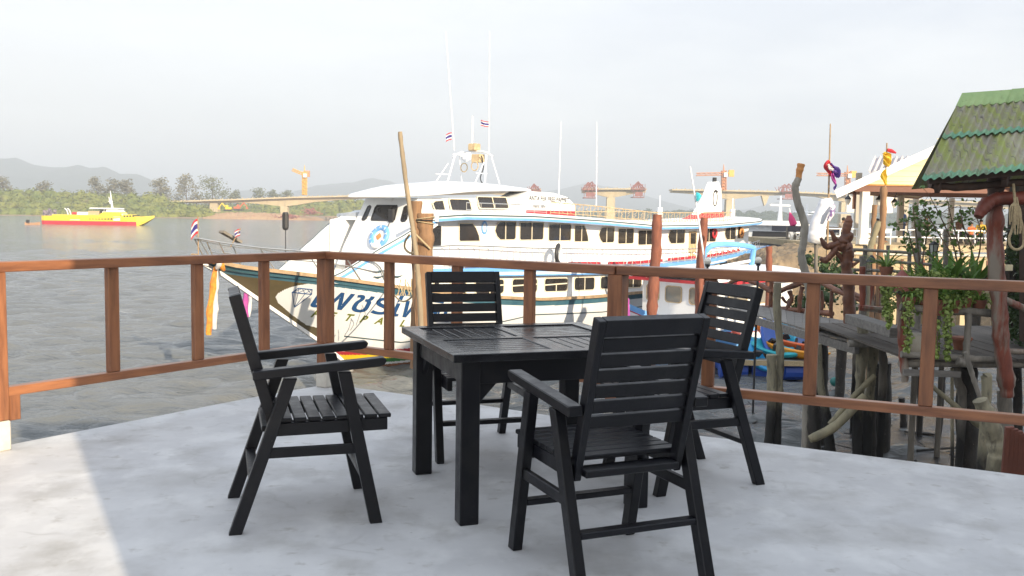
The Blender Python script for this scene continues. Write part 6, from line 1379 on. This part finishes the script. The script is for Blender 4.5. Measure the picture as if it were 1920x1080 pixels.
q = MB(); q.box(((xl + xr) / 2, Yp - .02, zb_ + .03), (xr - xl + .34, .34, .07)); part('beam_moulding', q, m_orangecut, pav)
for x in (xl, xr): q = MB(); q.bar((x + .3, Yp + .3, zb_ - .14), (x + .1 + SH * (D - 1), Yp + D - 1, zb_ - .14), .28, .28); part('side_beam', q, m_bbeam, pav)
q = MB(); q.box(((xl + xr) / 2 + SH * (D - 1), Yp + D - .8, zb_ - .14), (xr - xl, .28, .28)); part('rear_beam', q, m_bbeam, pav)
q = MB(); q.add([(GL.x + .2, Yp - .4, GL.z - .12), (xl + .1, Yp - .4, zb_ - .01), (xl + .1 + SH * D, Yp + D, zb_ - .01), (GL.x + .2 + SH * D, Yp + D, GL.z - .12)], [(0, 1, 2, 3)]); part('eave_soffit', q, m_bbeam, pav)
def colm(px, Y, wpx, mt, z1=None):
    x = P(px, 400, Y).x; w = wpx / FOC * Y; q = MB(); q.box((x, Y, (zp + zb_ - .28) / 2), (w, w, zb_ - .28 - zp)); part('column', q, mt, pav, bevel=.02)
    q = MB(); q.box((x, Y, zp + .12), (w * 1.25, w * 1.25, .24)); part('column_base', q, mt, pav)
colm(1620, Yp, 14.5, m_wcol); colm(1688, Yp + 5, 9.5, m_gcol); colm(1716, Yp + 9, 8.5, m_gcol); colm(1783, Yp + 9, 8.5, m_gcol); colm(1950, Yp, 14, m_wcol)
q = MB(); x = P(1606, 380, Yp).x; q.box((x, Yp + .3, P(1606, 371, Yp).z), (.12, .12, 1.0)); part('hanging_strut', q, m_bbeam, pav)
for i, (px, py) in enumerate(((1590, 375), (1648, 376), (1677, 381))):
    a = P(px, py, Yp + 1); l = thing('wall_lantern', ('white lantern under the left eave of the pavilion', 'dark capped lantern right of the white front column', 'white lantern between the two columns of the pavilion')[i], 'lantern', a)
    q = MB(); q.lathe([(.05, -.22), (.13, -.05), (.14, .04)], a, 8); part('lantern_glass', q, m_wcol, l); q = MB(); q.lathe([(.16, .03), (.14, .08), (.03, .22)], a, 8); q.tube([a + Vector((0, 0, .2)), a + Vector((.1, 0, .55))], .02, 5); part('lantern_cap', q, m_dark, l)
# second roof behind
t = thing('pier_shed', 'shed with a pale corrugated roof showing behind the pavilion', 'shed', P(1690, 440, 58))
a, b, c, e = P(1628, 322, 57), P(1720, 322, 57), P(1640, 294, 60), P(1732, 294, 60)
q = MB(); nn = (b - a).cross(c - a).normalized(); q.sheet(lambda u, v: a.lerp(b, u).lerp(c.lerp(e, u), v) + nn * .09 * math.cos(u * 2 * math.pi * 9), 108, 3, .05, -nn); part('corrugated_roof', q, mat('pale_roof_sheet', (.52, .50, .52), .7, (.42, .40, .42), 1), t, smooth=R(50))
for p in (a, b): q = MB(); q.box((p.x, 58.5, (p.z + zp) / 2), (.3, .3, p.z - zp)); part('shed_post', q, m_gcol, t)
q = MB(); q.box(((a.x + b.x) / 2, 60.5, (c.z + zp) / 2 - .4), (b.x - a.x, .2, 1.2)); part('shed_gable', q, m_wcol, t)
q = MB(); q.box(((a.x + b.x) / 2, 59, zp - .2), (b.x - a.x + 1.5, 6, .3)); part('shed_floor', q, m_pier, t)
for x in (a.x, b.x): q = MB(); q.box((x, 59, (zp + WZ) / 2 - .4), (.4, .4, zp - WZ)); part('shed_pile', q, m_pier, t)
# poles and posts between the walkway and the pavilion
for nm, pts, r, Y, mt, lab in (
    ('wooden_post', [(1657, 350), (1656, 400), (1653, 440), (1650, 480), (1648, 560)], [6, 6, 6, 6], 26, m_pile, 'brown tall post in front of the pavilion, right of its white column'),
    ('wooden_post', [(1640, 384), (1638, 420), (1637, 470), (1636, 540)], [4.5, 5, 5], 28, m_pile, 'short brown post between white column and tall brown post'),
    ('wooden_post', [(1648, 415), (1640, 440), (1631, 470), (1626, 520)], [5, 6, 6], 24, m_pale, 'leaning pale post behind the driftwood figure'),
    ('wooden_post', [(1723, 408), (1722, 440), (1721, 480), (1722, 560)], [5, 6, 6.5], 18.5, m_drift, 'grey pole rising through the feathery shrub'),
    ('wooden_post', [(1774, 430), (1773, 480), (1772, 560)], [5, 5, 5], 19, m_drift, 'grey pole behind the black lantern'),
    ('wooden_post', [(1617, 480), (1618, 530), (1617, 575)], [5.5, 6, 6], 19.2, m_drift, 'grey post between the driftwood figure and the spider plant')):
    q = MB(); ps = [P(x, y, Y) for x, y in pts]; ps.append(Vector((ps[-1].x, ps[-1].y, MZ - .4))); q.log(ps, [k / FOC * Y for k in r], pts[0][0]); solo(nm, q, mt, lab, 'post', smooth=R(60))
t = thing('rustic_fence', 'grey rustic rail fence between the driftwood figure and the orchids', 'fence', P(1650, 520, 19.5))
for pts in ([(1600, 468), (1660, 471), (1740, 476)], [(1600, 487), (1670, 491), (1760, 497)], [(1600, 506), (1660, 508), (1700, 510)]): rl('rail_branch', pts, [3, 3, 3], 19.4, mt=m_drift, par=t)
for x in (1622, 1665, 1705, 1745): rl('fence_post', [(x, 460), (x, 540), (x, 590)], [3.5, 3.5, 3.5], 19.5, mt=m_drift, par=t)
# flags near the pavilion
def ribbon(q, pts, rs):
    """a rumpled strip of cloth along pts"""
    ps = spline(pts, 6); n = len(ps); ws = np.interp(np.linspace(0, 1, n), np.linspace(0, 1, len(rs)), rs); m_ = 10
    def f(u, v):
        i = int(round(u * (n - 1))); a = (v * 2 - 1); w = ws[i]; t_ = ps[min(i + 1, n - 1)] - ps[max(i - 1, 0)]; sd = Vector((t_.z, 0, -t_.x)).normalized()
        return ps[i] + sd * w * a * .75 + Vector((0, .5 * w * math.sin(a * 5 + u * 6) + .05 * noise.noise(ps[i] * 6 + Vector((a * 2, 0, 0))), .04 * noise.noise(ps[i] * 7 + Vector((0, a * 3, 0)))))
    q.grid(f, n - 1, m_)
t = thing('flag_pole', 'bamboo pole with a tangled red white and purple flag left of the pavilion', 'flag', P(1552, 460, 27))
q = MB(); q.tube([P(1557, 232, 27), P(1554, 350, 27), P(1551, 470, 27), P(1550, 560, 27)], [.018, .028, .035, .04], 6); part('pole', q, m_tan, t)
for k, (pts, rs, mt_) in enumerate((([(1556, 302), (1551, 310), (1556, 320), (1560, 330)], [.05, .14, .12, .05], m_fr), ([(1557, 306), (1562, 316), (1569, 324), (1572, 333)], [.06, .13, .15, .06], m_fpu), ([(1560, 325), (1564, 338), (1568, 347)], [.07, .06, .03], m_fp), ([(1568, 346), (1565, 352), (1564, 357)], [.03, .05, .02], m_fpu), ([(1553, 308), (1557, 315), (1563, 318)], [.04, .07, .04], m_fw))):
    q = MB(); ribbon(q, [P(x, y, 26.9 - .04 * k) for x, y in pts], rs); part('flag_cloth', q, mt_, t)
t = thing('yellow_flag', 'yellow flag wrapped round a thin pole in front of the pavilion gable', 'flag', P(1661, 350, 27))
q = MB(); q.tube([P(1663, 268, 27), P(1660, 350, 27), P(1657, 420, 26.6)], .022, 6); part('pole', q, m_tan, t)
for k, (pts, rs) in enumerate((([(1656, 287), (1663, 293), (1671, 302)], [.05, .16, .04]), ([(1661, 297), (1664, 306), (1667, 312)], [.14, .12, .06]), ([(1660, 318), (1657, 330), (1662, 347)], [.06, .11, .03]))):
    q = MB(); ribbon(q, [P(x, y, 26.9) for x, y in pts], rs); part('flag_cloth', q, m_fy, t)
q = MB(); q.tube(spline([P(1664, 281, 26.9), P(1671, 283, 26.9), P(1680, 287, 26.9)], 3), [.05, .06, .02], 6); part('red_tail', q, m_fr, t)
# white tarpaulin bundle
t = thing('tarpaulin_bundle', 'tall white tarpaulin bundle leaning above the rock embankment', 'bundle', P(1528, 455, 25))
ax = [(1548, 372, 9), (1548, 384, 14), (1540, 405, 14), (1533, 425, 15), (1530, 440, 17), (1527, 450, 15), (1525, 456, 8)]
q = MB(); ps = spline([P(x, y, 25) for x, y, r in ax], 4); q.tube(ps, [r / FOC * 25 for x, y, r in ax], 14)
for i, v in enumerate(q.v): q.v[i] = v + Vector((1, .5, .3)) * .05 * noise.noise(v * 3.2) + Vector((.5, 1, 0)) * .03 * noise.noise(v * 8)
part('tarpaulin', q, mat('white_tarpaulin', (.78, .79, .82), .6, (.70, .71, .75), 3), t, smooth=True)
q = MB(); q.tube(spline([P(1564, 384, 24.7), P(1559, 400, 24.6), P(1553, 414, 24.6)], 4), [.03, .08, .05], 7); part('patterned_ribbon', q, mat('purple_white_ribbon', (.16, .10, .26), .8, (.75, .72, .75), 9, (1, 1, 1), .45, .55), t)
q = MB(); q.tube([P(1530, 440, 25.2), P(1530, 560, 25.2)], .05, 6); part('support_post', q, m_drift, t)

# ================================================================== people on the pier
def person(px, py_head, Y, label, shirt, pants=(.05, .05, .07), skin=(.30, .17, .10), stand=False, face=0, hair=(.015, .012, .01)):
    h = P(px, py_head, Y); zf_ = zp; t = thing('person', label, 'person', (h.x, h.y, zf_), face)
    H = h.z - zf_; k = H / (1.68 if stand else 1.28); V = []; E = []; Rr = []
    def v(x, y, z, r): V.append((x * k, y * k, z * k)); Rr.append(r * k); return len(V) - 1
    o = .82 if stand else .47
    pel = v(0, 0, o + .08, .13); wst = v(0, 0, o + .28, .115); ch = v(0, -.01, o + .48, .145); nk = v(0, 0, o + .60, .055); hd = v(0, -.01, o + .70, .085); tp_ = v(0, -.01, o + .79, .075)
    E += [(pel, wst), (wst, ch), (ch, nk), (nk, hd), (hd, tp_)]
    for s in (-1, 1):
        sh = v(s * .19, 0, o + .52, .06); el = v(s * .25, -.02 if stand else -.06, o + .26, .045); wr_ = v(s * .2, -.06 if stand else -.25, o + .04 if stand else o + .14, .035); hn = v(s * .19, -.08 if stand else -.33, o - .04 if stand else o + .13, .04)
        E += [(ch, sh), (sh, el), (el, wr_), (wr_, hn)]
        hp = v(s * .09, 0, o, .10); kn = v(s * .10, -.02 if stand else -.42, .46, .065); an = v(s * .10, 0 if stand else -.42, .09, .045); ft = v(s * .11, -.14 if stand else -.56, .04, .04)
        E += [(pel, hp), (hp, kn), (kn, an), (an, ft)]
    me = bpy.data.meshes.new('person_body'); me.from_pydata(V, E, []); ob = bpy.data.objects.new('body', me); COL.objects.link(ob); ob.parent = t
    sk = ob.modifiers.new('skin', 'SKIN'); sub = ob.modifiers.new('sub', 'SUBSURF'); sub.levels = sub.render_levels = 1
    for i, r in enumerate(Rr): me.skin_vertices[0].data[i].radius = (r, r)
    me.skin_vertices[0].data[0].use_root = True
    # skin, shirt and trousers by height
    dg = bpy.context.evaluated_depsgraph_get(); m2 = bpy.data.meshes.new_from_object(ob.evaluated_get(dg)); ob.modifiers.clear(); ob.data = m2
    m2.materials.clear()
    for c_, nm in ((skin, 'skin'), (shirt, 'shirt'), (pants, 'trousers')): m2.materials.append(mat('person_' + nm, c_, .8))
    for p in m2.polygons:
        z = p.center.z / k; p.material_index = 2 if (z < o + .12 and z > .12 and abs(p.center.x) < .17 * k) else (1 if o + .1 < z < o + .585 and abs(p.center.x) < .26 * k and not (abs(p.center.x) > .21 * k and z < o + .3) else 0); p.use_smooth = True
    q = MB(); q.ball((0, .012 * k, (o + .765) * k), .098 * k, 10, 7, (1, 1.1, .95))
    for i, vv in enumerate(q.v):
        if vv.z < (o + .74) * k and vv.y < .03 * k: q.v[i] = Vector((vv.x, max(vv.y, .03 * k), vv.z))
    part('hair', q, mat('person_hair', hair, .6), t, world=False, smooth=True)
    if not stand: q = MB(); q.box((0, .06 * k, .22 * k), (.42 * k, .36 * k, .42 * k)); s = solo('stool', q, m_drift, 'low block seat under the person ' + label.split('person ', 1)[-1][:40], 'stool'); s.location = Vector((h.x, h.y, zf_)) + Matrix.Rotation(face, 3, 'Z') @ Vector((0, .06 * k, .01)); s.rotation_euler = (0, 0, face)
    return t
person(1646, 411, 45.5, 'person in a dark green shirt sitting behind the white column', (.03, .14, .07), face=.8)
person(1582, 409, 44, 'person in a cream top sitting left of the white column', (.55, .45, .33), face=2.4)
person(1737, 406, 44.5, 'person in an olive shirt sitting right of the grey columns', (.20, .17, .10), face=-1.2)
person(1799, 406, 46, 'person in a brown top sitting behind the twiggy shrub', (.22, .10, .06), face=.5)
person(1822, 418, 44, 'small person in an orange shirt at the railing behind the shrub', (.70, .17, .06), face=.1)
person(1840, 413, 45, 'person in a yellow shirt next to the orange shirt', (.65, .45, .06), face=-.4)
person(1693, 391, 50, 'person standing in blue behind the first grey column', (.10, .16, .34), (.08, .12, .25), stand=True, face=.4)

# ================================================================== other boats
yf = thing('yellow_ferry', 'long yellow and white ferry with a red waterline crossing the river', 'ferry boat', P(86, 418, 290))
Ys = G(180, 421.5, WZ).y; Sx = P(290, 420, Ys).x - P(85, 420, Ys).x; X0 = P(85, 420, Ys).x
def yb(u, w, z): return Vector((X0 + u * Sx, Ys - w, WZ + z))
KZ = Ys / 1735
m_y2 = mat('bright_yellow_hull', (.74, .58, .03), .45); m_r2 = mat('ferry_red', (.55, .03, .05), .5)
q = MB(); us = [0, .03, .2, .5, .78, .86, .92, .96, 1.0]; wb = [2.2, 2.6, 3, 3, 2.8, 2.3, 1.5, .8, .08]; zt2 = [2.6, 2.6, 2.6, 2.45, 2.5, 2.6, 2.75, 2.9, 3.1]; zb3 = [-.4, -.4, -.4, -.4, -.4, -.3, .7, 1.6, 2.5]
for u, w, a, b in zip(us, wb, zt2, zb3):
    for f, z in ((1, a), (1, min(a - .02, max(b, 1.15))), (.95, b), (-.95, b), (-1, min(a - .02, max(b, 1.15))), (-1, a)): q.v.append(yb(u, f * w, z))
for i in range(8):
    for j in range(5): q.f.append((i * 6 + j, (i + 1) * 6 + j, (i + 1) * 6 + j + 1, i * 6 + j + 1)); q.mi.append(1 if j in (1, 2, 3) and i < 5 else 0)
q.f += [(0, 1, 2, 3, 4, 5)]; q.mi += [0]
part('hull', q, [m_y2, m_r2], yf)
q = MB(); q.add([yb(u, f * w, a - .05) for u, w, a in zip(us, wb, zt2) for f in (1, -1)], [(2 * i, 2 * i + 1, 2 * i + 3, 2 * i + 2) for i in range(8)]); part('deck', q, m_wcol, yf)
def ybox(nm, u0, u1, z0, z1, w, mt, s0=0, s1=0, par=None):
    q = MB(); q.add([yb(u0, f * w, z0) for f in (1, -1)] + [yb(u1, f * w, z0) for f in (1, -1)] + [yb(u1 + s1, f * w * .92, z1) for f in (1, -1)] + [yb(u0 + s0, f * w * .92, z1) for f in (1, -1)], [(0, 1, 3, 2), (2, 3, 5, 4), (4, 5, 7, 6), (6, 7, 1, 0), (0, 2, 4, 6), (1, 7, 5, 3)]); return part(nm, q, mt, par or yf)
ybox('yellow_cabin', .10, .72, 2.3, 3.0, 2.6, m_y2, 0, -.01); ybox('white_panel', .27, .36, 1.4, 2.3, 3.04, m_white); ybox('white_panel', .66, .72, 1.4, 2.6, 3.0, m_white)
ybox('fore_cabin', .72, .86, 2.4, 3.35, 2.2, m_y2, 0, -.05); ybox('wheelhouse', .55, .74, 3.0, 5.1, 2.2, m_white, .0, -.06); ybox('wheelhouse_side', .52, .73, 3.0, 4.0, 2.3, m_y2, .04, -.01)
ybox('roof', .44, .70, 4.9, 5.25, 2.5, m_white, 0, -.01); ybox('life_rafts', .31, .42, 3.0, 3.9, 1.4, m_white); ybox('red_crate', .26, .30, 3.0, 3.8, 1, m_r2); ybox('yellow_rail_house', .42, .52, 3.0, 4.2, 2, m_rustrail)
for i in range(8): ybox('window', .44 + .028 * i, .457 + .028 * i, 1.7, 2.25, 3.08, m_dark)
for i in range(4): ybox('fore_window', .745 + .026 * i, .760 + .026 * i, 2.5 + .05 * i, 3.0 + .05 * i, 2.42 - .06 * i, m_dark)
for i in range(3): ybox('wheelhouse_window', .53 + .02 * i, .545 + .02 * i, 4.15, 4.8, 2.24, m_dark)
q = MB(); q.tube([yb(.615, 0, 5.1), yb(.60, 0, 10.4)], [.35, .12], 6); q.tube([yb(.60, 0, 6.5), yb(.585, 0, 8.6)], [.25, .12], 5); q.bar(yb(.58, 0, 7.2), yb(.62, 0, 7.2), .3, .2); part('mast', q, m_white, yf)
q = MB(); rg = random.Random(5)
for i in range(26): u = rg.uniform(.0, .10); q.ball(yb(u, rg.uniform(-2, 2), rg.uniform(2.4, 4.2)), rg.uniform(.3, .55), 6, 4, (1, 1, 1.5))
part('motorbikes_and_cargo', q, mat('dark_mixed_cargo', (.05, .05, .09), .7, (.3, .25, .28), 1.2), yf)['kind'] = 'stuff'
q = MB(); 
for u in (.19, .215): q.tube(spline([yb(u + .02, 0, 3.0), yb(u + .01, 0, 4.2), yb(u - .01, 0, 4.9)], 3), .18, 5)
part('davits', q, m_white, yf)['kind'] = 'stuff'
dg_ = thing('dinghy', 'small wooden dinghy towed behind the yellow ferry', 'dinghy', G(61, 421.8, WZ))
a, b = G(47, 421.8, WZ), G(75, 421.8, WZ); q = MB(); rows = []
for i in range(9):
    u = i / 8; p = a.lerp(b, u); w = .7 * math.sin(math.pi * (u * .86 + .07)) + .05; lift = .5 * abs(u - .5) * 2
    for f, z in ((1, .6 + lift * .5), (.7, -.1), (-.7, -.1), (-1, .6 + lift * .5)): q.v.append(Vector((p.x, p.y - w * f, WZ + z)))
q.f = [(i * 4 + j, (i + 1) * 4 + j, (i + 1) * 4 + j + 1, i * 4 + j + 1) for i in range(8) for j in range(3)] + [(i * 4, i * 4 + 3, i * 4 + 7, i * 4 + 4) for i in range(8)]; q.mi = [0] * len(q.f); part('dinghy_hull', q, mat('tan_dinghy', (.45, .26, .15), .7), dg_)
q = MB(); q.box(a + Vector((.8, 0, 1.1)), (.8, .5, .8)); part('outboard', q, m_dark, dg_)

def small_ferry(px, py_roof, Y, W_, label, ang=0, col=m_white, name='moored_boat'):
    """a white cabin boat seen beyond the ferry: hull, cabin, windows with panes, roof, mast"""
    a = P(px, py_roof, Y); t = thing(name, label, 'boat', (a.x, a.y, WZ), ang); H = a.z - WZ
    def bb(nm, x0, x1, z0, z1, w, mt, s0=0, s1=0, par=None):
        q = MB(); q.add([(x0, -w, z0), (x0, w, z0), (x1, -w, z0), (x1, w, z0), (x1 + s1, -w, z1), (x1 + s1, w, z1), (x0 + s0, -w, z1), (x0 + s0, w, z1)], [(0, 1, 3, 2), (2, 3, 5, 4), (4, 5, 7, 6), (6, 7, 1, 0), (0, 2, 4, 6), (1, 7, 5, 3)]); return part(nm, q, mt, par or t, world=False)
    bb('hull', -W_ * .62, W_ * .62, -.4, H * .42, 1.9, col, -1.2, 1.0); bb('blue_band', -W_ * .64, W_ * .64, H * .34, H * .40, 1.97, m_blue, -.1, .1)
    bb('cabin', -W_ * .5, W_ * .5, H * .42, H * .94, 1.6, col, .35, -.2); bb('roof', -W_ * .56, W_ * .56, H * .94, H * 1.0, 1.9, col, .1, -.1)
    n = 4
    for i in range(n):
        x = -W_ * .40 + W_ * .8 * (i + .5) / n; f = bb('window', x - W_ * .08, x + W_ * .08, H * .58, H * .84, 1.62, m_dark); bb('pane', x - W_ * .07, x + W_ * .07, H * .6, H * .82, 1.63, m_glass, 0, 0, f)
    for s in (-1,): bb('front_window', -W_ * .5 + .05, -W_ * .5 + .12, H * .6, H * .86, 1.2, m_dark, .24, .24)
    q = MB(); q.tube([(0, 0, H), (0, 0, H + 1.6)], [.16, .05], 6); q.tube([(-1.6, 0, H + 1.0), (1.6, 0, H + 1.0)], .06, 5); part('mast', q, col, t, world=False)
    return t
small_ferry(1462, 414, 60, 3.4, 'small white cabin boat moored just beyond the ferry stern', .9)
small_ferry(1512, 424, 66, 3.6, 'white cabin boat half hidden by the grey trunk and the bundle', .6)
small_ferry(1596, 428, 62, 3.0, 'white boat moored left of the pavilion column', .5)
q = MB(); a = P(1518, 411, 52); q.box(a, (.36, .36, .55)); solo('water_tank', q, m_white, 'white upright tank beside the pink folded parasol', 'tank', bevel=.04)
t = thing('folded_parasol', 'pink folded parasol standing behind the grey trunk', 'parasol', P(1486, 430, 50))
q = MB(); q.tube([P(1481, 398, 50), P(1484, 410, 50), P(1488, 421, 50), P(1489, 424, 50)], [.03, .17, .2, .08], 8); part('canopy', q, mat('pink_canopy', (.65, .05, .20), .7), t)
q = MB(); q.tube([P(1480, 390, 50), P(1490, 445, 50)], .03, 5); part('pole', q, m_white, t)
# landing stage below the parasol so that tank and parasol stand on something
t = thing('landing_stage', 'dark landing stage with a crossed white rail behind the rock embankment', 'landing stage', P(1500, 450, 50))
q = MB(); a, b = P(1462, 436, 51), P(1560, 436, 51); q.box(((a.x + b.x) / 2, 51, P(1500, 425, 51).z - .12), (b.x - a.x, 3.2, .3)); part('stage_deck', q, mat('dark_stage_deck', (.07, .07, .09), .7), t)
for i in range(8): x = a.x + (b.x - a.x) * i / 7; q = MB(); q.tube([(x, 49.6, WZ - .5), (x, 49.6, P(1500, 425, 51).z)], .07, 6); part('stage_pile', q, m_drift, t)
q = MB()
for i in range(9):
    x, x2 = a.x + (b.x - a.x) * i / 9, a.x + (b.x - a.x) * (i + 1) / 9; z0, z1 = P(1500, 456, 49).z, P(1500, 436, 49).z; q.tube([(x, 49.3, z0), (x2, 49.3, z1)], .035, 4); q.tube([(x2, 49.3, z0), (x, 49.3, z1)], .035, 4)
part('crossed_rail', q, m_wcol, t)
